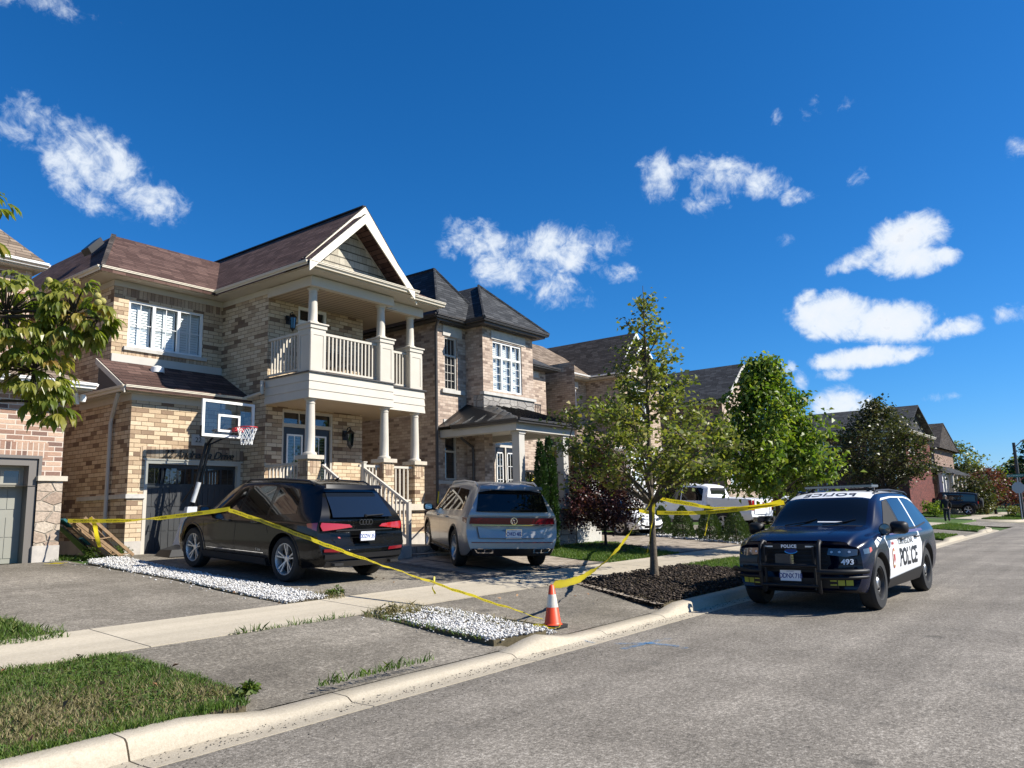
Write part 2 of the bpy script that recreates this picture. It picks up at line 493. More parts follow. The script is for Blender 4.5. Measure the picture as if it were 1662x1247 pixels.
def glass_mat(name, tint=(0.02, 0.025, 0.03), see=0.5, rough=0.02):
 """window glass: mirror of the sky over a view into the room"""
 m, t, b = new_mat(name, tint, rough, 0.0, 0.5)
 tr = t.n('BsdfTransparent', {'Color': (0.92, 0.96, 0.97, 1)})
 mx = t.n('MixShader', {0: see, 1: b.outputs[0], 2: tr.outputs[0]})
 gl = t.n('BsdfGlossy', {'Color': (0.95, 0.97, 1.0, 1), 'Roughness': rough})
 bf = t.n('NewGeometry').outputs['Backfacing']                # same mirror strength from either side of the sheet
 fr = t.n('Fresnel', {'IOR': t.m('ADD', 1.6, t.m('MULTIPLY', bf, 0.625 - 1.6))})
 m2 = t.n('MixShader', {0: fr.outputs[0], 1: mx.outputs[0], 2: gl.outputs[0]})
 out = [n for n in t.t.nodes if n.type == 'OUTPUT_MATERIAL'][0]
 t.link(m2.outputs[0], out.inputs[0])
 return m

M = {}
M['brick_tan'] = brick_mat('brick_tan', [(0.0, (0.17, 0.112, 0.075)), (0.09, (0.25, 0.17, 0.112)), (0.17, (0.41, 0.295, 0.19)), (0.4, (0.53, 0.40, 0.26)), (0.75, (0.60, 0.47, 0.315)), (1.0, (0.63, 0.51, 0.36))], (0.15, 0.10, 0.058))
M['soldier_tan'] = brick_mat('soldier_tan', [(0.0, (0.20, 0.13, 0.095)), (0.25, (0.38, 0.265, 0.175)), (1.0, (0.54, 0.41, 0.28))], (0.165, 0.115, 0.07), bw=0.10, bh=0.30, offset=0.0)
M['brick_left'] = brick_mat('brick_left', [(0.0, (0.15, 0.095, 0.08)), (0.2, (0.28, 0.165, 0.12)), (0.5, (0.43, 0.275, 0.195)), (1.0, (0.54, 0.39, 0.285))], (0.55, 0.47, 0.39), joint=0.018)
M['soldier_left'] = brick_mat('soldier_left', [(0.0, (0.16, 0.10, 0.08)), (0.4, (0.30, 0.175, 0.125)), (1.0, (0.44, 0.30, 0.215))], (0.55, 0.47, 0.39), bw=0.10, bh=0.30, offset=0.0, joint=0.018)
M['brick_pink'] = brick_mat('brick_pink', [(0.0, (0.20, 0.145, 0.115)), (0.25, (0.40, 0.30, 0.235)), (0.6, (0.48, 0.375, 0.295)), (1.0, (0.55, 0.44, 0.35))], (0.30, 0.24, 0.19), bw=0.24, bh=0.085)
M['brick_beige'] = brick_mat('brick_beige', [(0.0, (0.22, 0.155, 0.11)), (0.3, (0.42, 0.315, 0.225)), (1.0, (0.54, 0.425, 0.315))], (0.20, 0.155, 0.115), bw=0.24, bh=0.085)
M['brick_brown'] = brick_mat('brick_brown', [(0.0, (0.15, 0.09, 0.07)), (0.4, (0.27, 0.18, 0.14)), (1.0, (0.36, 0.26, 0.20))], (0.17, 0.12, 0.10), bw=0.24, bh=0.085)
M['brick_red'] = brick_mat('brick_red', [(0.0, (0.07, 0.022, 0.018)), (0.5, (0.13, 0.036, 0.028)), (1.0, (0.19, 0.055, 0.042))], (0.15, 0.09, 0.075), bw=0.24, bh=0.085)
M['stone'] = stone_mat('stone', [(0.0, (0.33, 0.24, 0.18)), (0.5, (0.45, 0.36, 0.28)), (1.0, (0.52, 0.44, 0.35))], (0.33, 0.28, 0.22))
M['stone_grey'] = stone_mat('stone_grey', [(0.0, (0.27, 0.25, 0.23)), (1.0, (0.42, 0.39, 0.35))], (0.22, 0.20, 0.18), 2.2, 4.6)
M['concrete'] = ground_mat('concrete', [(0.30, (0.20, 0.168, 0.125)), (0.45, (0.375, 0.325, 0.245)), (0.75, (0.53, 0.47, 0.37))], scale=0.30, wear=0.5, bump=0.4, stain=(0.27, 0.225, 0.165))
M['foundation'] = simple('foundation', (0.40, 0.37, 0.33), 0.9, var=0.2, scale=3.0, bump=0.3)
M['cast_stone'] = simple('cast_stone', (0.46, 0.44, 0.40), 0.85, var=0.15, scale=5.0, bump=0.3)
M['cast_warm'] = simple('cast_warm', (0.50, 0.44, 0.35), 0.85, var=0.12, scale=5.0, bump=0.25)
M['trim'] = simple('trim', (0.50, 0.455, 0.38), 0.6, var=0.05, scale=2.0)
M['trim_grey'] = simple('trim_grey', (0.46, 0.435, 0.385), 0.6, var=0.06, scale=2.0)
M['gutter_cream'] = simple('gutter_cream', (0.62, 0.55, 0.43), 0.4)
M['trim_white'] = simple('trim_white', (0.78, 0.77, 0.74), 0.5)
M['rake_cream'] = simple('rake_cream', (0.74, 0.68, 0.55), 0.5)
M['trim_black'] = simple('trim_black', (0.02, 0.02, 0.022), 0.4)
M['trim_dark'] = simple('trim_dark', (0.055, 0.05, 0.048), 0.5)
M['soffit'] = simple('soffit', (0.40, 0.31, 0.215), 0.6)
M['shingle_brown'] = shingle_mat('shingle_brown', [(0.0, (0.060, 0.034, 0.028)), (0.5, (0.10, 0.060, 0.050)), (1.0, (0.155, 0.095, 0.078))])
M['shingle_grey'] = shingle_mat('shingle_grey', [(0.0, (0.028, 0.030, 0.033)), (0.5, (0.046, 0.048, 0.052)), (1.0, (0.085, 0.088, 0.092))])
M['shingle_dark'] = shingle_mat('shingle_dark', [(0.0, (0.035, 0.029, 0.026)), (0.5, (0.060, 0.051, 0.045)), (1.0, (0.10, 0.085, 0.075))])
M['shingle_tan'] = shingle_mat('shingle_tan', [(0.0, (0.12, 0.09, 0.065)), (0.5, (0.21, 0.16, 0.12)), (1.0, (0.30, 0.235, 0.175))])
M['shake'] = shingle_mat('shake', [(0.0, (0.34, 0.31, 0.25)), (0.6, (0.46, 0.42, 0.34)), (1.0, (0.54, 0.50, 0.41))], 0.2, 0.16)
M['metal_black'] = simple('metal_black', (0.018, 0.019, 0.021), 0.35, 0.6)
M['iron'] = simple('iron', (0.012, 0.012, 0.013), 0.45)
M['glass'] = glass_mat('glass', see=0.93)
M['glass_door'] = glass_mat('glass_door', (0.02, 0.03, 0.03), see=0.45)
M['glass_dark'] = glass_mat('glass_dark', (0.008, 0.009, 0.011), see=0.12)
M['shutter'] = simple('shutter', (0.74, 0.76, 0.76), 0.5)
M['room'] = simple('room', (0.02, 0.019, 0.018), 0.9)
M['door_black'] = simple('door_black', (0.014, 0.015, 0.018), 0.35)
M['garage_dark'] = simple('garage_dark', (0.040, 0.042, 0.044), 0.45, var=0.1, scale=3)
M['garage_grey'] = simple('garage_grey', (0.25, 0.245, 0.205), 0.5, var=0.05, scale=3)
M['garage_frame'] = simple('garage_frame', (0.14, 0.125, 0.11), 0.5)
M['asphalt'] = ground_mat('asphalt', fine=80.0, stops=[(0.36, (0.038, 0.034, 0.029)), (0.45, (0.105, 0.093, 0.077)), (0.55, (0.225, 0.200, 0.166)), (0.68, (0.56, 0.51, 0.44))], bump=0.5, big=0.30, wear=0.6, stain=(0.085, 0.08, 0.073))
M['asphalt_drive'] = ground_mat('asphalt_drive', fine=80.0, stops=[(0.36, (0.034, 0.030, 0.025)), (0.46, (0.088, 0.077, 0.062)), (0.57, (0.175, 0.155, 0.125)), (0.72, (0.46, 0.41, 0.34))], bump=0.5, big=0.4, wear=0.35, stain=(0.17, 0.155, 0.13))
M['soil'] = ground_mat('soil', [(0.25, (0.035, 0.028, 0.018)), (0.5, (0.085, 0.07, 0.04)), (0.8, (0.16, 0.13, 0.08))], scale=0.25, bump=0.8)
M['turf'] = ground_mat('turf', [(0.25, (0.018, 0.035, 0.008)), (0.5, (0.042, 0.080, 0.016)), (0.8, (0.085, 0.135, 0.032))], scale=0.3, bump=0.8, big=0.5)
M['paver'] = brick_mat('paver', [(0.0, (0.2, 0.165, 0.135))], (0.1, 0.09, 0.075))
M['chrome'] = simple('chrome', (0.75, 0.75, 0.76), 0.08, 1.0)
M['alloy'] = simple('alloy', (0.55, 0.55, 0.54), 0.35, 0.6)
M['rubber'] = simple('rubber', (0.014, 0.014, 0.014), 0.8, bump=0.2, bscale=60)
M['black_plastic'] = simple('black_plastic', (0.009, 0.009, 0.010), 0.5, spec=0.3)
M['bark'] = ground_mat('bark', [(0.3, (0.045, 0.036, 0.028)), (0.55, (0.12, 0.098, 0.075)), (0.8, (0.21, 0.18, 0.145))], scale=0.12, bump=1.0)
M['bark_dark'] = ground_mat('bark_dark', [(0.3, (0.022, 0.016, 0.012)), (0.6, (0.06, 0.046, 0.035)), (0.9, (0.11, 0.09, 0.07))], scale=0.2, bump=1.0)


# ================================================================== GROUND
def zg(y):
 """lots rise from the kerb to the houses"""
 return 0.12 + 0.059 * (min(max(y, 5.6), 17.6) - 5.6)

def sheet(name, pts, off, mat, skirt=0.0, zf=None):
 """flat outline laid over the rising ground, off metres above it"""
 bm = bmesh.new()
 f = bm.faces.new([bm.verts.new((x, y, 0)) for x, y in pts])
 ys = [p[1] for p in pts]
 for yc in (5.6, 17.6):
  if min(ys) < yc < max(ys):
   bmesh.ops.bisect_plane(bm, geom=bm.verts[:] + bm.edges[:] + bm.faces[:], plane_co=(0, yc, 0), plane_no=(0, 1, 0))
 z = zf or (lambda x, y: zg(y))
 if zf:
  y = min(ys) + 0.4
  while y < max(ys):
   bmesh.ops.bisect_plane(bm, geom=bm.verts[:] + bm.edges[:] + bm.faces[:], plane_co=(0, y, 0), plane_no=(0, 1, 0))
   y += 0.4
 for v in bm.verts:
  v.co.z = z(v.co.x, v.co.y) + off
 bmesh.ops.recalc_face_normals(bm, faces=bm.faces)
 for f in bm.faces:
  if f.normal.z < 0:
   f.normal_flip()
 if skirt or name.endswith(('_soil', '_bed')):
  ed = [e for e in bm.edges if e.is_boundary]
  r = bmesh.ops.extrude_edge_only(bm, edges=ed)
  for v in r['geom']:
   if isinstance(v, bmesh.types.BMVert):
    v.co.z -= skirt or 0.09
 me = bpy.data.meshes.new(name)
 bm.to_mesh(me)
 bm.free()
 me.materials.append(mat)
 return link(name, me)

def paver_mat(name, stops, joint, bw, bh, ang):
 m, t, b = new_mat(name, rough=0.9, spec=0.2)
 pos = t.n('NewGeometry').outputs['Position']
 rot = t.n('VectorRotate', {'Vector': pos, 'Angle': ang}, rotation_type='Z_AXIS').outputs[0]
 s = t.n('SeparateXYZ', {0: rot})
 row = t.m('FLOOR', t.m('DIVIDE', s.outputs[1], bh))
 uc = t.m('ADD', t.m('DIVIDE', s.outputs[0], bw), t.m('MULTIPLY', t.m('FLOORED_MODULO', row, 2.0), 0.5))
 col = t.m('FLOOR', uc)
 fu = t.m('SUBTRACT', uc, col)
 fv = t.m('SUBTRACT', t.m('DIVIDE', s.outputs[1], bh), row)
 d = t.m('MINIMUM', t.m('MULTIPLY', t.m('MINIMUM', fu, t.m('SUBTRACT', 1.0, fu)), bw), t.m('MULTIPLY', t.m('MINIMUM', fv, t.m('SUBTRACT', 1.0, fv)), bh))
 fac = t.n('MapRange', {'Value': d, 'From Min': 0.002, 'From Max': 0.008}).outputs[0]
 rnd = t.n('TexWhiteNoise', {'Vector': t.n('CombineXYZ', {0: col, 1: row}).outputs[0]}, noise_dimensions='3D').outputs['Value']
 fine = t.n('TexNoise', {'Vector': pos, 'Scale': 60.0, 'Detail': 5.0, 'Roughness': 0.7}).outputs['Fac']
 big = t.n('TexNoise', {'Vector': pos, 'Scale': 0.8, 'Detail': 4.0}).outputs['Fac']
 c = t.ramp(t.m('ADD', t.m('MULTIPLY', rnd, 0.6), t.m('MULTIPLY', big, 0.5)), stops)
 c = t.mix(1.0, c, t.ramp(fine, [(0.25, (0.7,) * 3), (0.75, (1.25,) * 3)]), 'MULTIPLY')
 t.link(t.mix(fac, joint, c), b.inputs['Base Color'])
 t.link(t.n('Bump', {'Strength': 0.5, 'Distance': 0.01, 'Height': t.m('ADD', fac, t.m('MULTIPLY', fine, 0.4))}).outputs[0], b.inputs['Normal'])
 return m

M['paver'] = paver_mat('paver', [(0.2, (0.20, 0.165, 0.13)), (0.55, (0.30, 0.25, 0.195)), (0.9, (0.38, 0.325, 0.26))], (0.10, 0.085, 0.065), 0.24, 0.16, 0.0)
M['paver_dark'] = paver_mat('paver_dark', [(0.2, (0.085, 0.078, 0.07)), (0.9, (0.17, 0.155, 0.14))], (0.05, 0.045, 0.04), 0.16, 0.16, 0.4)

# one sheet of ground to the horizon: road level in front, rising lots behind
mb = MB()
xs = [-400, -60, 0, 30, 60, 120, 400, 900]
ys = [-600, -60, -10, 5.0, 5.5, 8.0, 8.1, 17.6, 60, 300, 900]
for i in range(len(xs) - 1):
 for j in range(len(ys) - 1):
  q = []
  for x, y in ((xs[i], ys[j]), (xs[i + 1], ys[j]), (xs[i + 1], ys[j + 1]), (xs[i], ys[j + 1])):
   z = -0.06 if y <= 5.5 else (0.06 if y == 8.0 else zg(y) - 0.03)
   q.append((x, y, z))
  mb.poly(q)
struct(mb.build('ground', M['turf']))

mb = MB()
mb.poly([(-60, -4.2, 0), (300, -4.2, 0), (300, 5.07, 0), (-60, 5.07, 0)])
road = struct(mb.build('road', M['asphalt']))
# the side street that joins beyond the police car
zside = lambda x, y: max(0.0, (zg(y) - 0.12) * 0.95) + 0.006
struct(sheet('side_street', [(54.0, 5.0), (62.2, 5.0), (62.2, 60), (54.0, 60)], 0.0, M['asphalt'], zf=None if False else zside))

# kerb with its gutter pan, lowered at the driveways
LOW = [(3.85, 6.95), (8.15, 10.55), (20.2, 25.2), (27.0, 34.2), (38.5, 43.5)]
def kerb_h(x):
 h = 0.135
 for a, b in LOW:
  d = max(a - x, x - b)
  h = min(h, 0.045 + 0.09 * min(max(d / 0.55, 0.0), 1.0)) if d < 0.55 else h
 return h
KJ = [-30, -8, -4, 0.2, 2.74, 4.62, 6.9, 8.75, 10.4, 12.6, 15.5, 18.5, 21.5, 24.5, 27.5, 30.5, 34, 38, 42, 46.5]
rk = random.Random(5)
kerb = None
for k in range(len(KJ) - 1):
 a, b = KJ[k] + 0.007, KJ[k + 1] - 0.007
 n = max(2, int((b - a) / 0.22))
 mb = MB()
 rows = []
 for i in range(n + 1):
  x = a + (b - a) * i / n
  h = kerb_h(x)
  w = 0.006 * math.sin(x * 2.7) + 0.004 * math.sin(x * 7.1)
  rows.append([(x, 5.055, -0.05), (x, 5.055, 0.006), (x, 5.20, 0.002), (x, 5.32 + w, 0.004), (x, 5.345 + w, h * 0.45),
     (x, 5.372 + w, h * 0.82), (x, 5.40 + w, h * 0.97), (x, 5.44 + w, h), (x, 5.575 + w, h + 0.006), (x, 5.59 + w, h - 0.01), (x, 5.59 + w, -0.05)])
 m_ = len(rows[0])
 for r in rows:
  mb.v += r
 for i in range(n):
  for j in range(m_ - 1):
   mb.f.append((i * m_ + j, (i + 1) * m_ + j, (i + 1) * m_ + j + 1, i * m_ + j + 1))
   mb.m.append(0)
 mb.f += [tuple(range(m_)), tuple(range(n * m_, n * m_ + m_))]
 mb.m += [0, 0]
 o = mb.build('kerb', M['concrete'], kerb, smooth=50)
 if kerb is None:
  kerb = struct(o)
 else:
  o.name = 'kerb_section'
# rounded corner of the kerb into the side street, and the far kerb of the side street
def kerb_path(name, pts, w=0.22, h=0.14, zf=None):
 mb = MB()
 pts = [Vector(p) for p in pts]
 prof = [(-0.32, -0.05), (-0.32, 0.006), (-0.02, 0.006), (0.0, h * 0.6), (0.03, h), (w, h + 0.004), (w, -0.05)]
 m_ = len(prof)
 for i, p in enumerate(pts):
  d = (pts[min(i + 1, len(pts) - 1)] - pts[max(i - 1, 0)]).normalized()
  nrm = Vector((-d.y, d.x))
  for o_, z in prof:
   q = p + nrm * o_
   zz = (zf(q.x, q.y) if zf else 0.0)
   mb.v.append((q.x, q.y, z + zz))
 for i in range(len(pts) - 1):
  for j in range(m_ - 1):
   mb.f.append((i * m_ + j, (i + 1) * m_ + j, (i + 1) * m_ + j + 1, i * m_ + j + 1))
   mb.m.append(0)
 return struct(mb.build(name, M['concrete'], smooth=40))
zs2 = lambda x, y: max(0.0, (zg(y) - 0.12) * 0.95)
kerb_path('kerb', [(46.5 + 7.0 * math.sin(t), 5.35 + 7.0 * (1 - math.cos(t))) for t in [i * math.pi / 24 for i in range(13)]] + [(53.6, 20), (53.6, 60)], zf=zs2)
kerb_path('kerb', [(62.4, 60), (62.4, 13), (62.6, 9), (63.6, 6.6), (65.5, 5.6), (68, 5.35), (200, 5.35)], zf=zs2)

# pavement slabs
def slabs(x0, x1, step, name='sidewalk', y0=8.06, y1=9.42, off=0.012):
 mb = MB()
 r = random.Random(int(x0) + 7)
 x = x0
 while x < x1 - 0.1:
  e = min(x + step, x1)
  dz = off + r.uniform(-0.003, 0.004)
  a, b = x + 0.006, e - 0.006
  top = [(a, y0, zg(y0) + dz), (b, y0, zg(y0) + dz), (b, y1, zg(y1) + dz), (a, y1, zg(y1) + dz)]
  mb.slab(top, (0, 0, -0.12))
  x = e
 return struct(mb.build(name, M['concrete']))
slabs(-12.0, 52.6, 1.63)
slabs(64.5, 130, 1.8)
mb = MB(); mb.slab([(62.4, 8.2, 0.30), (64.6, 8.06, zg(8.06) + 0.02), (64.6, 9.42, zg(9.42) + 0.02), (62.4, 9.3, 0.36)], (0, 0, -0.15))
struct(mb.build('sidewalk', M['concrete']))

# driveways
apron = lambda x, y: 0.045 + (zg(8.06) - 0.045) * min(max((y - 5.57) / 2.49, 0), 1)
def driveway(name, pts, mat, off=0.0):
 return struct(sheet(name, pts, off, mat))
def apron_sheet(pts, mat, off=0.006):
 return struct(sheet('driveway_apron', pts, off, mat, zf=apron))
driveway('driveway', [(3.95, 9.42), (6.98, 9.42), (7.02, 11.0), (7.22, 13.0), (7.2, 15.0), (7.25, 17.05), (3.9, 17.05), (3.93, 12.0)], M['asphalt_drive'], 0.004)
driveway('driveway', [(7.75, 9.42), (11.35, 9.42), (11.75, 10.8), (11.95, 12.5), (11.95, 17.45), (8.3, 17.45), (7.9, 13.0)], M['asphalt_drive'], 0.004)
apron_sheet([(3.7, 5.59), (7.15, 5.59), (7.2, 7.0), (7.3, 8.06), (3.9, 8.06), (3.9, 7.0)], M['asphalt_drive'])
apron_sheet([(7.5, 5.59), (11.0, 5.59), (11.6, 6.4), (12.2, 7.4), (12.5, 8.06), (8.25, 8.06), (8.05, 7.0)], M['asphalt_drive'])
# stone-paved drives of the second and third house
pv = [(11.35, 9.42), (15.85, 9.42), (15.75, 10.2), (16.1, 11.3), (16.6, 12.2), (16.9, 15.7), (11.95, 16.5), (11.95, 12.5), (11.75, 10.8)]
driveway('paver_driveway', pv, M['paver'], 0.008)
driveway('paver_driveway', [(19.55, 9.42), (26.0, 9.42), (25.6, 10.2), (26.4, 15.5), (21.8, 15.5), (21.45, 12.6), (20.0, 10.7)], M['paver'], 0.008)
driveway('driveway', [(26.6, 9.42), (34.8, 9.42), (35.0, 17.0), (27.4, 17.0)], M['asphalt_drive'], 0.004)
driveway('driveway', [(38.2, 9.42), (43.6, 9.42), (43.6, 16.0), (38.2, 16.0)], M['asphalt_drive'], 0.004)
apron_sheet([(20.0, 5.59), (25.4, 5.59), (26.0, 8.06), (19.6, 8.06)], M['paver'])
apron_sheet([(26.8, 5.59), (34.4, 5.59), (34.6, 8.06), (26.6, 8.06)], M['asphalt_drive'])
apron_sheet([(38.3, 5.59), (43.7, 5.59), (43.6, 8.06), (38.2, 8.06)], M['asphalt_drive'])
driveway('driveway', [(72.3, 9.5), (78.5, 9.5), (78.5, 20), (72.3, 20)], M['asphalt_drive'], 0.004)
# darker soldier course that edges the stone paving
mb = MB()
def band(pts, w, off):
 pts = [Vector(p) for p in pts]
 for i in range(len(pts) - 1):
  d = (pts[i + 1] - pts[i]).normalized()
  n = Vector((-d.y, d.x)) * w
  q = [pts[i], pts[i + 1], pts[i + 1] + n, pts[i] + n]
  mb.poly([(p.x, p.y, zg(p.y) + off) for p in q])
def arc(p0, p1, p2, n=10):
 p0, p1, p2 = Vector(p0), Vector(p1), Vector(p2)
 return [p0 * (1 - t) ** 2 + p1 * 2 * t * (1 - t) + p2 * t * t for t in [i / n for i in range(n + 1)]]
band(arc((11.42, 9.43), (11.72, 10.6), (11.98, 12.6)) + [(11.98, 16.4)], -0.20, 0.013)
band(arc((12.4, 9.43), (12.75, 10.8), (12.95, 12.6)), -0.16, 0.013)
band([(15.8, 9.46), (11.5, 9.46)], -0.18, 0.0165)
band([(25.9, 9.46), (19.6, 9.46)], -0.18, 0.0165)
struct(mb.build('paver_border', M['paver_dark']))
mb = MB()
band(arc((10.98, 5.62), (11.5, 6.5), (12.25, 8.0)), 0.16, 0.012)
struct(mb.build('paver_border', M['paver']))

# lawns, planting beds and gravel
def area_grid(pts, n, seed, zf=None):
 """n random points inside an outline"""
 r = np.random.default_rng(seed)
 P = np.array(pts)
 lo, hi = P.min(0), P.max(0)
 out = []
 cnt = 0
 while cnt < n:
  q = r.uniform(lo, hi, (n * 2, 2))
  ins = np.zeros(len(q), bool)
  j = len(P) - 1
  for i in range(len(P)):
   xi, yi, xj, yj = *P[i], *P[j]
   c = ((yi > q[:, 1]) != (yj > q[:, 1])) & (q[:, 0] < (xj - xi) * (q[:, 1] - yi) / (yj - yi + 1e-12) + xi)
   ins ^= c
   j = i
  out.append(q[ins])
  cnt += ins.sum()
 return np.concatenate(out)[:n]

def zgv(y):
 return 0.12 + 0.059 * (np.clip(y, 5.6, 17.6) - 5.6)

M['grass'] = leaf_mat('grass', [(0.0, (0.035, 0.075, 0.010)), (0.45, (0.070, 0.130, 0.018)), (0.8, (0.115, 0.175, 0.030)), (1.0, (0.20, 0.20, 0.07))], 0.3, 0.55)
M['grass_dry'] = leaf_mat('grass_dry', [(0.0, (0.09, 0.10, 0.03)), (0.5, (0.20, 0.17, 0.08)), (1.0, (0.33, 0.27, 0.15))], 0.2, 0.7)

def blades(name, pts, n, seed, h=(0.04, 0.10), w=0.006, lean=0.5, mat='grass', keep=None, z0=0.0):
 p = area_grid(pts, n, seed)
 r = np.random.default_rng(seed + 1)
 if keep is not None:
  p = p[keep(p, r)]
 n = len(p)
 hh = r.uniform(h[0], h[1], n) * (0.75 + 0.5 * np.sin(p[:, 0] * 5.1 + 2 * np.sin(p[:, 1] * 3.3)) ** 2)
 a = r.uniform(0, 2 * np.pi, n)
 l = r.uniform(0.1, lean, n) * hh
 la = r.uniform(0, 2 * np.pi, n)
 base = np.stack([p[:, 0], p[:, 1], zgv(p[:, 1]) + z0], 1)
 sd = np.stack([np.cos(a), np.sin(a), np.zeros(n)], 1) * (w * r.uniform(0.6, 1.4, n))[:, None]
 mid = base + np.stack([np.cos(la) * l * 0.35, np.sin(la) * l * 0.35, hh * 0.6], 1)
 tip = base + np.stack([np.cos(la) * l, np.sin(la) * l, hh], 1)
 v = np.stack([base - sd, base + sd, mid + sd * 0.7, mid - sd * 0.7, mid - sd * 0.7, mid + sd * 0.7, tip, tip], 1)
 v = np.concatenate([base - sd, base + sd, mid + sd * 0.7, tip, mid - sd * 0.7], 1).reshape(-1, 3)
 o = fast_mesh(name, v, None, M[mat], nper=5)
 return tag(o, kind='stuff')

FG = [(-3, 5.62), (2.07, 5.60), (3.25, 5.60), (3.8, 5.62), (3.98, 5.95), (3.99, 6.8), (4.0, 7.6), (3.95, 8.04), (-3, 8.04)]
dry = lambda p: np.exp(-(((p[:, 0] - 2.35) / 0.75) ** 2 + ((p[:, 1] - 6.35) / 0.5) ** 2)) + 0.6 * np.exp(-(((p[:, 0] - 3.0) / 0.4) ** 2 + ((p[:, 1] - 6.6) / 0.35) ** 2)) + 0.8 * np.exp(-(((p[:, 0] - 3.7) / 0.25) ** 2 + ((p[:, 1] - 6.05) / 0.25) ** 2))
struct(sheet('lawn_soil', FG, 0.002, M['soil']))
blades('lawn_grass', FG, 60000, 11, (0.018, 0.06), 0.0034, 1.0, 'grass', lambda p, r: r.uniform(0, 1, len(p)) > dry(p) * 0.75)
blades('dry_grass', [(1.2, 5.7), (3.9, 5.7), (3.9, 7.1), (1.2, 7.2)], 16000, 13, (0.02, 0.06), 0.004, 1.3, 'grass_dry', lambda p, r: r.uniform(0, 1, len(p)) < 0.08 + dry(p))
blades('lawn_grass', [(-3, 5.56), (3.8, 5.56), (3.85, 5.68), (-3, 5.68)], 3500, 15, (0.03, 0.07), 0.004, 1.0)
# broad-leaved weeds and clover among the blades
p_ = area_grid([(0.5, 5.7), (3.9, 5.7), (3.95, 7.0), (3.9, 8.0), (0.5, 8.0)], 9000, 17)
r_ = np.random.default_rng(18)
p_ = p_[(np.sin(p_[:, 0] * 4.3 + 1.7 * np.sin(p_[:, 1] * 3.1)) + np.sin(p_[:, 1] * 5.7 + p_[:, 0]) > r_.uniform(-0.6, 1.6, len(p_))) & (r_.uniform(0, 1, len(p_)) > dry(p_))]
n_ = len(p_); a_ = r_.uniform(0, 6.28, n_); L_ = r_.uniform(0.018, 0.042, n_)[:, None]
c_ = np.stack([p_[:, 0], p_[:, 1], zgv(p_[:, 1]) + r_.uniform(0.02, 0.06, n_)], 1)
d_ = np.stack([np.cos(a_), np.sin(a_), r_.uniform(-0.3, 0.5, n_)], 1); s_ = np.stack([-np.sin(a_), np.cos(a_), r_.uniform(-0.3, 0.3, n_)], 1)
tag(fast_mesh('lawn_weeds', np.stack([c_, c_ + d_ * L_ * 0.5 + s_ * L_ * 0.38, c_ + d_ * L_, c_ + d_ * L_ * 0.5 - s_ * L_ * 0.38], 1).reshape(-1, 3), None, M['grass']), kind='stuff')
LB = [(16.55, 6.9), (16.9, 5.62), (20.0, 5.62), (19.6, 8.04), (16.6, 8.04)]
LH2 = [(15.95, 9.44), (19.5, 9.44), (19.95, 10.7), (21.35, 12.5), (21.6, 13.4), (17.0, 13.4), (16.5, 12.0), (16.05, 11.0)]
struct(sheet('lawn_soil', LB, 0.002, M['turf']))
struct(sheet('lawn_soil', LH2, 0.002, M['turf']))
blades('lawn_grass', LB, 9000, 21, (0.03, 0.07), 0.007, 0.8)
blades('lawn_grass', LH2, 22000, 22, (0.03, 0.07), 0.008, 0.8)
for i, P_ in enumerate(([(34.6, 5.62), (38.2, 5.62), (38.0, 8.04), (34.7, 8.04)], [(43.8, 5.62), (48.5, 5.8), (51.6, 7.5), (52, 8.04), (43.7, 8.04)],
      [(64.8, 6.0), (72, 5.62), (72, 8.0), (64.8, 8.0)], [(64.8, 9.5), (72.2, 9.5), (72.2, 13), (64.8, 13)], [(35.0, 9.5), (38, 9.5), (38, 13.5), (35.0, 13.5)],
      [(43.8, 9.5), (52.5, 9.5), (52.5, 14), (43.8, 14)], [(78.7, 5.62), (110, 5.62), (110, 8), (78.7, 8)])):
 struct(sheet('lawn_soil', P_, 0.002, M['turf']))
 blades('lawn_grass', P_, 7000, 31 + i, (0.04, 0.09), 0.014, 0.8)
for P_, n_, s_ in (([(3.0, 9.1), (3.95, 9.1), (3.98, 9.42), (4.06, 9.43), (3.98, 10.0), (3.92, 10.9), (2.6, 10.9)], 2400, 51), ([(7.05, 8.0), (7.25, 8.06), (8.0, 8.06), (8.1, 7.8), (7.6, 7.5), (7.1, 7.6)], 900, 52),
    ([(4.5, 5.56), (5.9, 5.56), (5.9, 5.64), (4.5, 5.64)], 240, 53), ([(6.9, 17.0), (8.35, 17.1), (8.4, 17.5), (7.2, 17.6)], 700, 54), ([(5.2, 8.02), (7.0, 8.02), (7.0, 8.07), (5.2, 8.07)], 160, 55),
    ([(7.6, 9.3), (7.95, 9.3), (7.95, 9.9), (7.7, 9.9)], 160, 56), ([(7.5, 6.0), (8.05, 6.0), (8.15, 7.6), (7.8, 7.6)], 320, 57), ([(6.98, 5.9), (7.12, 5.9), (7.3, 8.0), (7.1, 8.0)], 260, 58)):
 blades('weedy_grass', P_, n_, s_, (0.02, 0.10), 0.005, 1.2, 'grass_dry' if s_ in (52, 56, 57) else 'grass')
struct(sheet('bed_soil', [(1.5, 9.43), (3.94, 9.43), (3.93, 12.0), (3.9, 17.05), (1.5, 17)], 0.002, M['soil']))
blades('lawn_grass', [(1.8, 9.5), (3.88, 9.5), (3.86, 16), (1.8, 16)], 5000, 61, (0.03, 0.10), 0.006, 1.0)

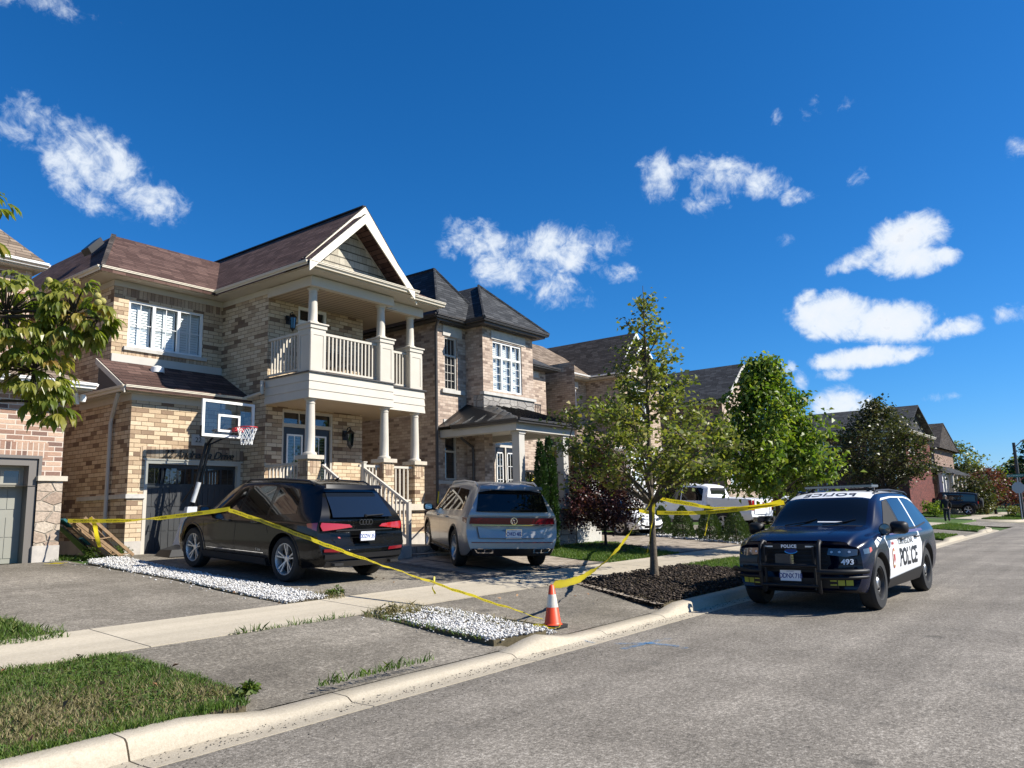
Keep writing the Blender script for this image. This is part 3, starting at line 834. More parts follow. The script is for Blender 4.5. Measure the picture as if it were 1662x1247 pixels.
# loose stones: little faceted lumps
def lumps(name, pts, n, seed, size, mat, flat=0.6, zoff=0.0, heap=0.03, keep=None, kind='stuff'):
 p = area_grid(pts, n, seed)
 r = np.random.default_rng(seed + 3)
 if keep is not None:
  p = p[keep(p, r)]
 n = len(p)
 base = np.array([(1, 0, 0), (0.3, 0.9, 0.1), (-0.8, 0.55, 0), (-0.7, -0.65, 0.1), (0.4, -0.9, 0), (0.1, 0.05, 1), (0, 0, -0.7)])
 faces = np.array([(0, 1, 5), (1, 2, 5), (2, 3, 5), (3, 4, 5), (4, 0, 5), (1, 0, 6), (2, 1, 6), (3, 2, 6), (4, 3, 6), (0, 4, 6)])
 s = r.uniform(size[0], size[1], n)
 v = base[None] * (1 + r.uniform(-0.3, 0.3, (n, 7, 3)))
 v = v * s[:, None, None] * np.stack([r.uniform(0.7, 1.5, n), r.uniform(0.6, 1.0, n), r.uniform(0.5, 1.0, n) * flat / 0.6], 1)[:, None, :]
 a = r.uniform(0, 6.28, n); tx = r.uniform(-0.6, 0.6, n)
 ca, sa, ct, st = np.cos(a), np.sin(a), np.cos(tx), np.sin(tx)
 x, y, z = v[..., 0].copy(), v[..., 1].copy(), v[..., 2].copy()
 y, z = y * ct[:, None] - z * st[:, None], y * st[:, None] + z * ct[:, None]
 x, y = x * ca[:, None] - y * sa[:, None], x * sa[:, None] + y * ca[:, None]
 zz = zgv(p[:, 1]) + zoff + r.uniform(0, heap, n)
 v = np.stack([x + p[:, 0, None], y + p[:, 1, None], z + zz[:, None]], 2).reshape(-1, 3)
 f = (faces[None] + (np.arange(n) * 7)[:, None, None]).reshape(-1, 3)
 return tag(idx_mesh(name, v, f, M[mat]), kind=kind)

def island_mat(name, stops, rough=0.8):
 m, t, b = new_mat(name, rough=rough, spec=0.3)
 t.link(t.ramp(t.n('NewGeometry').outputs['Random Per Island'], stops), b.inputs['Base Color'])
 return m
M['white_stone'] = island_mat('white_stone', [(0.0, (0.24, 0.21, 0.18)), (0.10, (0.42, 0.40, 0.37)), (0.5, (0.54, 0.53, 0.51)), (1.0, (0.66, 0.65, 0.63))])
M['mulch'] = island_mat('mulch', [(0.0, (0.010, 0.007, 0.005)), (0.5, (0.026, 0.017, 0.012)), (0.9, (0.055, 0.038, 0.027)), (1.0, (0.15, 0.115, 0.085))])
GU = [(7.0, 9.45), (7.75, 9.45), (7.86, 10.5), (7.9, 12.5), (8.02, 14.5), (8.3, 16.9), (7.55, 16.7), (7.3, 16.2), (7.24, 14.5), (7.24, 12.6), (7.04, 10.6)]
GL = [(7.05, 5.75), (7.6, 5.66), (8.0, 5.7), (8.05, 6.4), (8.22, 7.5), (8.0, 7.95), (7.2, 7.95), (7.1, 7.0)]
struct(sheet('gravel_bed', GU, 0.008, M['soil']))
struct(sheet('gravel_bed', GL, 0.002, M['soil']))
lumps('white_gravel', GU, 11000, 71, (0.009, 0.024), 'white_stone', 0.6, 0.012, 0.04)
lumps('white_gravel', GL, 5200, 72, (0.009, 0.024), 'white_stone', 0.6, 0.008, 0.03, lambda p, r: r.uniform(0, 1, len(p)) > 0.75 * np.exp(-((p[:, 1] - 7.6) / 0.5) ** 2) * (p[:, 0] < 7.8) + 0.3 * np.exp(-((p[:, 0] - 7.9) / 0.15) ** 2))
lumps('white_gravel', [(6.75, 9.5), (8.0, 9.5), (8.35, 17.0), (7.0, 16.8)], 220, 73, (0.010, 0.022), 'white_stone', 0.5, 0.012, 0.004)
lumps('white_gravel', [(6.8, 5.7), (8.3, 5.62), (8.5, 8.0), (6.9, 8.0)], 160, 74, (0.008, 0.02), 'white_stone', 0.5, 0.0, 0.004)
BED = [(10.95, 5.62), (12.5, 5.62), (14.5, 5.62), (16.5, 5.66), (16.6, 6.9), (16.55, 8.0), (12.3, 8.0), (11.85, 7.2), (11.3, 6.3)]
struct(sheet('mulch_bed', BED, 0.004, M['soil']))
mound = lambda p, r: np.ones(len(p), bool)
lumps('bark_mulch', BED, 9000, 81, (0.012, 0.040), 'mulch', 0.35, 0.010, 0.055)
lumps('bark_mulch', [(18.6, 10.6), (20.8, 11.2), (20.8, 12.6), (19.0, 12.6)], 1500, 82, (0.015, 0.045), 'mulch', 0.35, 0.01, 0.03)
struct(sheet('mulch_bed', [(24.3, 9.6), (26.4, 9.6), (27.4, 14.4), (25.6, 14.4)], 0.010, M['soil']))
lumps('white_gravel', [(24.3, 9.6), (26.4, 9.6), (27.4, 14.4), (25.6, 14.4)], 2200, 83, (0.02, 0.05), 'white_stone', 0.5, 0.01, 0.03)
lumps('bark_mulch', [(11.0, 8.05), (13.5, 8.05), (13.5, 8.2), (11.6, 8.2)], 60, 84, (0.010, 0.03), 'mulch', 0.3, 0.015, 0.003)

lumps('white_gravel', [(7.98, 5.66), (8.18, 5.66), (8.36, 7.4), (8.12, 7.5)], 520, 75, (0.009, 0.022), 'white_stone', 0.5, -0.055, 0.05)
lumps('bark_mulch', [(10.80, 5.62), (11.1, 5.62), (12.1, 7.4), (12.5, 8.05), (12.1, 8.05), (11.7, 7.4)], 1500, 85, (0.010, 0.03), 'mulch', 0.35, -0.05, 0.07)
M['grit'] = island_mat('grit', [(0.0, (0.05, 0.045, 0.04)), (0.6, (0.16, 0.14, 0.11)), (1.0, (0.36, 0.32, 0.26))])
lumps('gutter_grit', [(1.0, 5.12), (16.0, 5.12), (16.0, 5.33), (1.0, 5.33)], 1500, 86, (0.003, 0.011), 'grit', 0.5, -0.118, 0.004)
lumps('gutter_grit', [(1.0, 4.6), (16.0, 4.6), (16.0, 5.05), (1.0, 5.05)], 700, 87, (0.002, 0.008), 'grit', 0.5, -0.118, 0.002)
# sprayed utility marks
def spray_mat(name, col):
 m, t, b = new_mat(name, col, 0.8)
 pos = t.n('NewGeometry').outputs['Position']
 nz = t.n('TexNoise', {'Vector': pos, 'Scale': 55.0, 'Detail': 6.0, 'Roughness': 0.8}).outputs['Fac']
 n2 = t.n('TexNoise', {'Vector': pos, 'Scale': 5.0, 'Detail': 3.0}).outputs['Fac']
 f = t.n('MapRange', {'Value': t.m('ADD', nz, t.m('MULTIPLY', n2, 0.8)), 'From Min': 0.78, 'From Max': 1.12}).outputs[0]
 mx = t.n('MixShader', {0: t.m('MULTIPLY', f, 0.8), 1: t.n('BsdfTransparent').outputs[0], 2: b.outputs[0]})
 out = [n for n in t.t.nodes if n.type == 'OUTPUT_MATERIAL'][0]
 t.link(mx.outputs[0], out.inputs[0])
 return m
M['spray_blue'] = spray_mat('spray_blue', (0.05, 0.21, 0.42))
def stroke(name, pts, w, z, label, zf=None):
 mb = MB()
 pts = [Vector(p) for p in pts]
 for i in range(len(pts) - 1):
  d = (pts[i + 1] - pts[i]).normalized()
  n = Vector((-d.y, d.x)) * w / 2
  mb.poly([(p.x, p.y, z if not zf else zf(p.x, p.y)) for p in (pts[i] - n, pts[i + 1] - n, pts[i + 1] + n, pts[i] + n)])
 return tag(mb.build(name, M['spray_blue']), label, 'paint mark', 'blue utility marks')
stroke('paint_mark', [(7.95, 4.62), (8.35, 4.58), (8.85, 4.50)], 0.09, 0.0045, 'blue sprayed arrow shaft lying across the road asphalt by the gutter')
stroke('paint_mark', [(8.20, 4.86), (8.42, 4.56), (8.40, 4.20), (8.30, 4.02)], 0.09, 0.0085, 'blue sprayed slanting stroke that crosses the arrow on the asphalt')
stroke('paint_mark', [(8.22, 5.36), (8.16, 5.22), (8.10, 5.08)], 0.035, 0.0, 'thin blue sprayed dash on the concrete gutter below the cone', lambda x, y: 0.012 + max(0, (y - 5.3)) * 0.45)


# ================================================================== HOUSES
def wall(mb, axis, c, a0, a1, z0, z1, holes=(), depth=0.10, out=-1, mi=0):
 """brick skin in the plane axis=c, facing out; holes get reveals"""
 As = sorted({a0, a1, *[h[0] for h in holes], *[h[1] for h in holes]})
 Zs = sorted({z0, z1, *[h[2] for h in holes], *[h[3] for h in holes]})
 As = [a for a in As if a0 <= a <= a1]
 Zs = [z for z in Zs if z0 <= z <= z1]
 P = (lambda a, z, d=0.0: (a, c - out * d, z)) if axis == 'y' else (lambda a, z, d=0.0: (c - out * d, a, z))
 for i in range(len(As) - 1):
  for j in range(len(Zs) - 1):
   am, zm = (As[i] + As[i + 1]) / 2, (Zs[j] + Zs[j + 1]) / 2
   if any(h[0] < am < h[1] and h[2] < zm < h[3] for h in holes):
    continue
   mb.poly([P(As[i], Zs[j]), P(As[i + 1], Zs[j]), P(As[i + 1], Zs[j + 1]), P(As[i], Zs[j + 1])], mi)
 for a, b, s, t in holes:
  mb.poly([P(a, s), P(a, t), P(a, t, depth), P(a, s, depth)], mi)
  mb.poly([P(b, s), P(b, t), P(b, t, depth), P(b, s, depth)], mi)
  mb.poly([P(a, s), P(b, s), P(b, s, depth), P(a, s, depth)], mi)
  mb.poly([P(a, t), P(b, t), P(b, t, depth), P(a, t, depth)], mi)

def obox(mb, axis, c, out, a0, a1, z0, z1, d0, d1, mi=0):
 """box against a wall: d0..d1 metres in front of it (negative: behind)"""
 if axis == 'y':
  mb.box(a0, a1, c + out * d0, c + out * d1, z0, z1, mi)
 else:
  mb.box(c + out * d0, c + out * d1, a0, a1, z0, z1, mi)

def window(root, axis, c, out, a0, a1, z0, z1, cols=1, grid=(0, 0), frame='trim_white', shutter=True, recess=0.07, fw=0.05, split=None, glass='glass', fanz=None, closed=1.0):
 """frame with casements; panes and louvred shutters behind them"""
 f = MB()
 d1, d0 = -recess + 0.035, -recess - 0.03
 obox(f, axis, c, out, a0, a1, z0, z0 + fw, d0, d1)
 obox(f, axis, c, out, a0, a1, z1 - fw, z1, d0, d1)
 n = cols
 w = (a1 - a0) / n
 for i in range(n + 1):
  a = a0 + w * i
  l, r = (a, a + fw) if i == 0 else ((a - fw, a) if i == n else (a - fw * 0.6, a + fw * 0.6))
  obox(f, axis, c, out, l, r, z0 + fw, z1 - fw, d0, d1 - 0.002)
 if split:
  obox(f, axis, c, out, a0 + fw, a1 - fw, split - fw * 0.55, split + fw * 0.55, d0, d1 - 0.004)
 gx, gz = grid
 for i in range(n):
  l, r = a0 + w * i + fw * 0.6, a0 + w * (i + 1) - fw * 0.6
  for k in range(1, gx):
   a = l + (r - l) * k / gx
   obox(f, axis, c, out, a - 0.007, a + 0.007, z0 + fw, z1 - fw, d0 + 0.012, d0 + 0.036)
  tops = [(z0 + fw, (split or z1) - fw * 0.6)] + ([(split + fw * 0.6, z1 - fw)] if split else [])
  zb, zt = tops[0]
  for k in range(1, gz):
   z = zb + (zt - zb) * k / gz
   obox(f, axis, c, out, l, r, z - 0.007, z + 0.007, d0 + 0.012, d0 + 0.034)
 fr = f.build('window', M[frame], root)
 g = MB()
 gp = c + out * (d0 + 0.01)
 g.poly([(a, gp, z) if axis == 'y' else (gp, a, z) for a, z in ((a0 + 0.02, z0 + 0.02), (a1 - 0.02, z0 + 0.02), (a1 - 0.02, z1 - 0.02), (a0 + 0.02, z1 - 0.02))])
 g.build('pane', M[glass], fr)
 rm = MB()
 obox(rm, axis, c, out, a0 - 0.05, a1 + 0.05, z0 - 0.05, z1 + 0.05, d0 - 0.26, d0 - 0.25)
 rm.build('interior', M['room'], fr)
 if shutter:
  s = MB()
  for i in range(n):
   l, r = a0 + w * i + fw * 0.7, a0 + w * (i + 1) - fw * 0.7
   hw = (r - l) / 2
   for q in (0, 1):
    if hw < 0.22 and q: continue
    ll, rr = (l + hw * q, l + hw * (q + 1)) if hw >= 0.22 else (l, r)
    obox(s, axis, c, out, ll, ll + 0.035, z0 + fw, z1 - fw, d0 - 0.085, d0 - 0.06)
    obox(s, axis, c, out, rr - 0.035, rr, z0 + fw, z1 - fw, d0 - 0.085, d0 - 0.06)
    z = z0 + fw + 0.03
    while z < z1 - fw - 0.04:
     a_, b_ = ll + 0.035, rr - 0.035
     y0, y1 = (d0 - 0.082, d0 - 0.062)
     dz = 0.058 * closed
     if axis == 'y':
      pts = [(a_, c + out * y0, z + dz), (b_, c + out * y0, z + dz), (b_, c + out * y1, z), (a_, c + out * y1, z)]
     else:
      pts = [(c + out * y0, a_, z + dz), (c + out * y0, b_, z + dz), (c + out * y1, b_, z), (c + out * y1, a_, z)]
     s.slab(pts, (0, 0, 0.008))
     z += 0.066
  s.build('shutter', M['shutter'], fr)
 return fr

def gutter(mb, p0, p1, out, mi=0, s=0.12):
 """K-style trough from p0 to p1; out = unit vector away from the roof"""
 p0, p1, o = Vector(p0), Vector(p1), Vector(out)
 up = Vector((0, 0, 1))
 prof = [(0, 0), (s * 0.55, 0), (s * 0.62, s * 0.35), (s * 0.95, s * 0.55), (s * 0.95, s * 0.78), (s * 1.05, s * 0.8), (s * 1.05, s * 0.95), (s * 0.9, s * 0.95), (0, s * 0.9)]
 n = len(prof)
 v = [p0 + o * a + up * b for a, b in prof] + [p1 + o * a + up * b for a, b in prof]
 f = [(i, (i + 1) % n, n + (i + 1) % n, n + i) for i in range(n)] + [tuple(range(n))[::-1], tuple(range(n, 2 * n))]
 mb.add(v, f, mi)

def railing(root, p0, p1, h=0.92, gap=0.115, mat='trim', bw=0.019, name='railing', low=0.09, post=False):
 """handrail, bottom rail and square balusters between two floor points"""
 p0, p1 = Vector(p0), Vector(p1)
 mb = MB()
 d = p1 - p0
 L = math.hypot(d.x, d.y)
 t = Vector((d.x, d.y, 0)).normalized()
 s = Vector((-t.y, t.x, 0))
 def bar(za, zb, hw, hh):
  q = []
  for p, z in ((p0, za), (p1, zb)):
   for a, b in ((-hw, -hh), (hw, -hh), (hw, hh), (-hw, hh)):
    q.append(p + s * a + Vector((0, 0, z + b)))
  mb.add(q, [(0, 1, 2, 3), (7, 6, 5, 4), (0, 4, 5, 1), (1, 5, 6, 2), (2, 6, 7, 3), (3, 7, 4, 0)])
 bar(h - 0.03, h - 0.03, 0.032, 0.03)
 bar(low, low, 0.022, 0.024)
 n = max(1, round(L / gap))
 for i in range(1, n):
  p = p0 + d * (i / n)
  q = []
  for z in (low + 0.024, h - 0.06):
   for a, b in ((-bw, -bw), (bw, -bw), (bw, bw), (-bw, bw)):
    q.append(p + s * a + t * b + Vector((0, 0, z)))
  mb.add(q, [(3, 2, 1, 0), (4, 5, 6, 7), (0, 1, 5, 4), (1, 2, 6, 5), (2, 3, 7, 6), (3, 0, 4, 7)])
 return mb.build(name, M[mat], root)

def lantern(root, x, y, z, out=-1, s=1.0):
 mb = MB()
 mb.box(x - 0.05 * s, x + 0.05 * s, y, y + out * 0.02, z - 0.02, z + 0.16 * s)
 mb.tube([(x, y + out * 0.02, z + 0.05 * s), (x, y + out * 0.09 * s, z + 0.20 * s), (x, y + out * 0.15 * s, z + 0.21 * s), (x, y + out * 0.16 * s, z + 0.16 * s)], 0.011 * s, 6)
 c = (x, y + out * 0.16 * s, z)
 mb.lathe([(0.0, 0.16 * s), (0.03 * s, 0.155 * s), (0.085 * s, 0.10 * s), (0.075 * s, 0.09 * s)], c, n=6)
 mb.lathe([(0.05 * s, -0.14 * s), (0.055 * s, -0.12 * s), (0.02 * s, -0.17 * s), (0.0, -0.2 * s)], c, n=6)
 for i in range(6):
  a = i * math.pi / 3
  mb.cyl((c[0] + 0.048 * s * math.cos(a), c[1] + 0.048 * s * math.sin(a), z - 0.13 * s), (c[0] + 0.07 * s * math.cos(a), c[1] + 0.07 * s * math.sin(a), z + 0.10 * s), 0.006 * s, n=5)
 o = mb.build('wall_lantern', M['iron'], root)
 g = MB()
 g.lathe([(0.044 * s, -0.12 * s), (0.062 * s, 0.09 * s)], c, n=6)
 g.build('lantern_glass', M['glass_dark'], o)
 return o

def column(root, x, y, z0, z1, r=0.118, name='column', mat='trim', base=True):
 mb = MB()
 h = z1 - z0
 prof = [(0.0, 0.0), (r * 1.42, 0.0), (r * 1.45, 0.03), (r * 1.38, 0.06), (r * 1.12, 0.075), (r * 1.02, 0.10), (r, h * 0.35), (r * 0.88, h - 0.13), (r * 0.97, h - 0.125), (r * 0.97, h - 0.105), (r * 0.88, h - 0.10), (r * 0.92, h - 0.05), (r * 1.25, h - 0.03), (r * 1.28, h), (0.0, h)]
 mb.lathe(prof, (x, y, z0), n=28)
 return mb.build(name, M[mat], root, smooth=35)

def roof_face(mb, pts, th=0.10, mi=0):
 mb.slab(pts, (0, 0, -th), mi)

def wall_panel(mb, axis, c, out, a0, a1, z0, z1, inset=0.055, d=0.012, mi=0):
 """raised frame that leaves a sunken panel"""
 for q in ((a0, a1, z0, z0 + inset), (a0, a1, z1 - inset, z1), (a0, a0 + inset, z0 + inset, z1 - inset), (a1 - inset, a1, z0 + inset, z1 - inset)):
  obox(mb, axis, c, out, *q, 0.0, d, mi)

def lettering(root, name, body, size, mat, org, xdir, ydir, extrude=0.012, **kw):
 vs, fs = text_mesh(body, size, extrude, **kw)
 X, Y = Vector(xdir).normalized(), Vector(ydir).normalized()
 Z = X.cross(Y)
 o = Vector(org)
 mb = MB()
 mb.add([o + X * v[0] + Y * v[1] + Z * v[2] for v in vs], fs)
 return mb.build(name, M[mat], root, recalc=False)

# ------------------------------------------------------------------ the house behind the tape
H = thing('brick_house', 'tan brick house with white columned balcony and basketball hoop before its garage', 'house', (11.5, 17.45, 0.82))
GX0, GX1, GY = 8.6, 11.5, 17.45           # garage
BX0, BX1, BY = 11.5, 14.65, 16.55         # body
UY = 18.6                                 # upper left wall
mb = MB()
wall(mb, 'y', GY, GX0, GX1, 1.12, 4.42, [(8.97, 11.43, 0.6, 2.93)], 0.10)
wall(mb, 'x', GX0, GY, 28.0, 1.12, 4.45, [], out=-1)
wall(mb, 'y', UY, GX0, BX0, 4.3, 7.34, [(8.97, 10.95, 5.74, 6.92)], 0.10)
wall(mb, 'x', GX0, UY, 28.0, 4.45, 7.34, [], out=-1)
wall(mb, 'x', BX0, BY, UY, 0.8, 7.34, [], out=-1)
wall(mb, 'y', BY, BX0, BX1, 0.8, 7.34, [(12.0, 13.62, 1.83, 4.27), (12.42, 13.36, 4.97, 7.06)], 0.12)
wall(mb, 'x', BX1, BY, 28.0, 0.8, 7.34, [], out=1)
wall(mb, 'y', 28.0, GX0, BX1, 0.8, 7.34, [], out=1)
# porch base and brick piers
wall(mb, 'y', 14.83, 13.12, 14.2, 1.05, 1.66)
wall(mb, 'y', 15.10, 14.2, 15.62, 1.05, 1.66)
wall(mb, 'x', 11.47, 14.83, BY, 1.05, 1.66, out=-1)
wall(mb, 'y', 14.83, 11.47, 11.86, 1.05, 1.66)
wall(mb, 'x', 15.62, 15.10, 18.0, 1.05, 1.66, out=1)
wall(mb, 'x', 14.2, 14.83, 15.10, 1.05, 1.66, out=1)
hw = mb.build('wall', M['brick_tan'], H)
for x0, x1, y0, y1 in ((11.46, 11.83, 14.80, 15.17), (13.84, 14.20, 14.80, 15.17), (15.25, 15.62, 15.09, 15.46)):
 p = MB()
 p.box(x0, x1, y0, y1, 1.838, 2.89)
 po = p.build('pier', M['brick_tan'], H)
 c = MB()
 c.box(x0 - 0.055, x1 + 0.055, y0 - 0.055, y1 + 0.055, 2.89, 2.985)
 c.build('cap_stone', M['cast_warm'], po)
 s = MB()
 s.box(x0 + 0.06, x1 - 0.06, y0 - 0.004, y1 + 0.004, 2.56, 2.86)
 s.box(x0 - 0.004, x1 + 0.004, y0 + 0.06, y1 - 0.06, 2.56, 2.86)
 s.build('brick_course', M['soldier_tan'], po)
 column(H, (x0 + x1) / 2, (y0 + y1) / 2, 2.985, 4.335)
mb = MB()
obox(mb, 'y', GY, -1, 8.86, 11.5, 2.94, 3.24, -0.02, 0.004)
obox(mb, 'y', UY, -1, 8.8, 11.45, 6.98, 7.26, -0.02, 0.004)
obox(mb, 'y', UY, -1, 8.85, 11.1, 5.54, 5.64, -0.02, 0.003)
mb.build('brick_course', M['soldier_tan'], H)
mb = MB()
mb.box(GX0 - 0.004, 8.97, GY - 0.012, 18.0, 0.6, 1.12)
mb.box(GX0 - 0.003, GX0 + 0.2, 18.0, 28.0, 0.6, 1.12)
mb.box(11.43, 11.5, GY - 0.012, 17.8, 0.6, 1.12)
mb.box(11.455, 11.9, 14.815, 16.5, 0.4, 1.05)
mb.box(13.1, 14.215, 14.815, 16.5, 0.4, 1.05)
mb.box(14.22, 15.635, 15.085, 18.0, 0.4, 1.05)
mb.build('foundation', M['foundation'], H)
mb = MB()
mb.box(GX0 - 0.045, 9.0, GY - 0.045, GY + 0.1, 2.06, 2.155)
mb.box(GX0 - 0.045, GX0 + 0.1, GY + 0.1, 19.8, 2.06, 2.155)
mb.box(8.88, 11.05, UY - 0.06, UY + 0.05, 5.645, 5.735)
mb.box(13.66, 14.35, BY - 0.06, BY + 0.05, 2.12, 2.22)
mb.box(11.45, 11.9, BY - 0.05, BY + 0.02, 2.12, 2.21)
mb.build('stone_band', M['cast_stone'], H)
# porch slab, stairs
mb = MB()
mb.box(11.40, 14.26, 14.74, 15.0, 1.665, 1.835)
mb.box(11.40, 15.76, 15.0, BY, 1.665, 1.835)
mb.box(14.65, 15.76, BY, 18.0, 1.665, 1.835)
mb.build('porch_floor', M['cast_warm'], H)
mb = MB()
for i in range(6):
 z = 1.665 - 0.165 * (i + 1) + 0.0
 y = 14.74 - 0.27 * i
 mb.box(11.9, 13.1, y - 0.27, y, 0.55, z + 0.165 - 0.003)
mb.build('stairs', M['foundation'], H)
for X_ in (11.88, 13.12):
 railing(H, (X_, 14.78, 1.84), (X_, 13.22, 0.92), h=0.93, gap=0.125, name='stair_railing')
mb = MB()
mb.box(13.075, 13.165, 13.14, 13.23, 0.55, 1.84)
mb.box(11.835, 11.925, 13.14, 13.23, 0.55, 1.84)
mb.box(13.075, 13.165, 14.70, 14.79, 1.84, 2.85)
mb.box(13.06, 13.18, 14.685, 14.805, 2.85, 2.88)
mb.build('newel_post', M['trim'], H)
railing(H, (13.16, 14.98, 1.84), (13.84, 14.98, 1.84), h=0.98)
railing(H, (14.2, 15.22, 1.84), (15.25, 15.22, 1.84), h=1.0, gap=0.15)
railing(H, (11.56, 15.17, 1.84), (11.56, BY, 1.84), h=1.0, gap=0.14)
# dark stone steps beside the porch
mb = MB()
mb.box(13.28, 14.62, 13.42, 14.78, 0.45, 0.80)
mb.box(13.25, 15.05, 13.05, 14.84, 0.42, 0.64)
mb.build('stone_step', M['stone_grey'], H)
# entrance: double doors, transom
mb = MB()
for a, b, z0, z1 in ((12.0, 12.06, 1.83, 4.27), (13.56, 13.62, 1.83, 4.27), (12.06, 13.56, 4.21, 4.27), (12.06, 13.56, 3.84, 3.93), (12.79, 12.84, 1.83, 3.84)):
 obox(mb, 'y', BY, -1, a, b, z0, z1, -0.12, -0.02)
for k in (0.33, 0.66):
 a = 12.06 + 1.5 * k
 obox(mb, 'y', BY, -1, a - 0.012, a + 0.012, 3.93, 4.21, -0.10, -0.05)
df = mb.build('door_frame', M['trim'], H)
mb = MB(); obox(mb, 'y', BY, -1, 12.06, 13.56, 3.93, 4.21, -0.09, -0.085); mb.build('transom_pane', M['glass_dark'], df)
for a, b in ((12.06, 12.79), (12.84, 13.56)):
 mb = MB()
 obox(mb, 'y', BY, -1, a, b, 1.84, 3.84, -0.12, -0.07)
 d_ = mb.build('front_door', M['door_black'], H)
 f = MB()
 l, r, z0, z1 = a + 0.12, b - 0.12, 2.18, 3.66
 for q in ((l, r, z0, z0 + 0.04), (l, r, z1 - 0.04, z1), (l, l + 0.04, z0 + 0.04, z1 - 0.04), (r - 0.04, r, z0 + 0.04, z1 - 0.04)):
  obox(f, 'y', BY, -1, *q, -0.07, -0.045)
 obox(f, 'y', BY, -1, (l + r) / 2 - 0.008, (l + r) / 2 + 0.008, z0, z1, -0.068, -0.058)
 obox(f, 'y', BY, -1, l, r, 2.9, 2.916, -0.068, -0.058)
 f.build('pane_frame', M['trim_white'], d_)
 g = MB(); obox(g, 'y', BY, -1, l, r, z0, z1, -0.069, -0.063); g.build('pane', M['glass_door'] if 'glass_door' in M else M['glass'], d_)
 s = MB()
 z = z0 + 0.05
 while z < z1 - 0.05:
  obox(s, 'y', BY, -1, l + 0.045, r - 0.045, z, z + 0.045, -0.0699, -0.0695); z += 0.075
 s.build('shutter', M['shutter'], d_)
 hd = MB(); hx = b - 0.06 if a < 12.5 else a + 0.06
 hd.tube([(hx, BY + 0.07, 2.85), (hx, BY + 0.01, 2.83), (hx, BY + 0.01, 2.58), (hx, BY + 0.07, 2.56)], 0.012, 6)
 hd.build('handle', M['iron'], d_)
lantern(H, 14.02, BY, 3.62, s=1.5)
lantern(H, 12.1, BY, 6.52, s=1.3)
# balcony door
mb = MB()
for a, b, z0, z1 in ((12.42, 12.49, 4.97, 7.06), (13.29, 13.36, 4.97, 7.06), (12.49, 13.29, 6.98, 7.06), (12.49, 13.29, 6.62, 6.70)):
 obox(mb, 'y', BY, -1, a, b, z0, z1, -0.12, -0.02)
df = mb.build('door_frame', M['trim_white'], H)
mb = MB(); obox(mb, 'y', BY, -1, 12.49, 13.29, 6.70, 6.98, -0.09, -0.085); mb.build('transom_pane', M['glass_dark'], df)
mb = MB(); obox(mb, 'y', BY, -1, 12.49, 13.29, 4.98, 6.62, -0.12, -0.08); bd = mb.build('balcony_door', M['trim_white'], H)
mb = MB(); obox(mb, 'y', BY, -1, 12.61, 13.17, 5.4, 6.5, -0.079, -0.072); mb.build('pane', M['glass_dark'], bd)
# garage door
mb = MB()
for a, b, z0, z1 in ((8.97, 9.05, 0.75, 2.93), (11.35, 11.43, 0.75, 2.93), (9.05, 11.35, 2.85, 2.93)):
 obox(mb, 'y', GY, -1, a, b, z0, z1, -0.12, 0.012)
obox(mb, 'y', GY, -1, 8.93, 11.47, 2.9305, 2.965, -0.02, 0.03)
mb.build('garage_door_frame', M['trim'], H)
mb = MB()
obox(mb, 'y', GY, -1, 9.05, 11.35, 0.80, 2.85, -0.14, -0.11)
gz = [0.81, 1.31, 1.81, 2.31, 2.84]
for k in range(4):
 for i in range(4):
  a = 9.07 + 0.57 * i
  if k < 3:
   for j in range(4):
    obox(mb, 'y', GY, -1, a + 0.02 + j * 0.132, a + 0.143 + j * 0.132, gz[k] + (0.07 if k % 2 == 0 else 0.012), gz[k + 1] - (0.07 if k % 2 else 0.012), -0.11, -0.098)
  for q in ((a, a + 0.57, gz[k] + 0.004, gz[k] + 0.05), (a, a + 0.57, gz[k + 1] - 0.05, gz[k + 1] - 0.004)):
   if k == 3: obox(mb, 'y', GY, -1, *q, -0.11, -0.096)
gd = mb.build('garage_door', M['garage_dark'], H)
mb = MB(); g = MB()
for i in range(6):
 a = 9.10 + 0.375 * i
 obox(g, 'y', GY, -1, a, a + 0.33, 2.40, 2.76, -0.11, -0.104)
 for q in ((a - 0.012, a + 0.342, 2.388, 2.40), (a - 0.012, a + 0.342, 2.76, 2.772), (a - 0.012, a, 2.40, 2.76), (a + 0.33, a + 0.342, 2.40, 2.76), (a + 0.16, a + 0.17, 2.40, 2.76)):
  obox(mb, 'y', GY, -1, *q, -0.11, -0.094)
mb.build('window_frame', M['garage_dark'], gd)
g.build('pane', M['glass_dark'], gd)
mb = MB(); mb.box(9.05, 11.35, GY + 0.02, GY + 0.12, 0.76, 0.80); mb.build('door_seal', M['trim_white'], gd)
lettering(H, 'lettering', '22 Andreana Drive', 0.255, 'iron', (10.28, GY - 0.03, 3.085), (1, 0, 0), (0, 0, 1), 0.012, shear=0.42, bold=0.0, spacing=0.93)
mb = MB(); mb.box(10.08, 10.42, GY - 0.02, GY + 0.02, 3.32, 3.58); pl = mb.build('number_plate', M['cast_stone'], H)
lettering(pl, 'numerals', '22', 0.17, 'iron', (10.25, GY - 0.024, 3.45), (1, 0, 0), (0, 0, 1), 0.003)
window(H, 'y', UY, -1, 8.97, 10.95, 5.74, 6.92, cols=3, grid=(2, 2), fw=0.06)
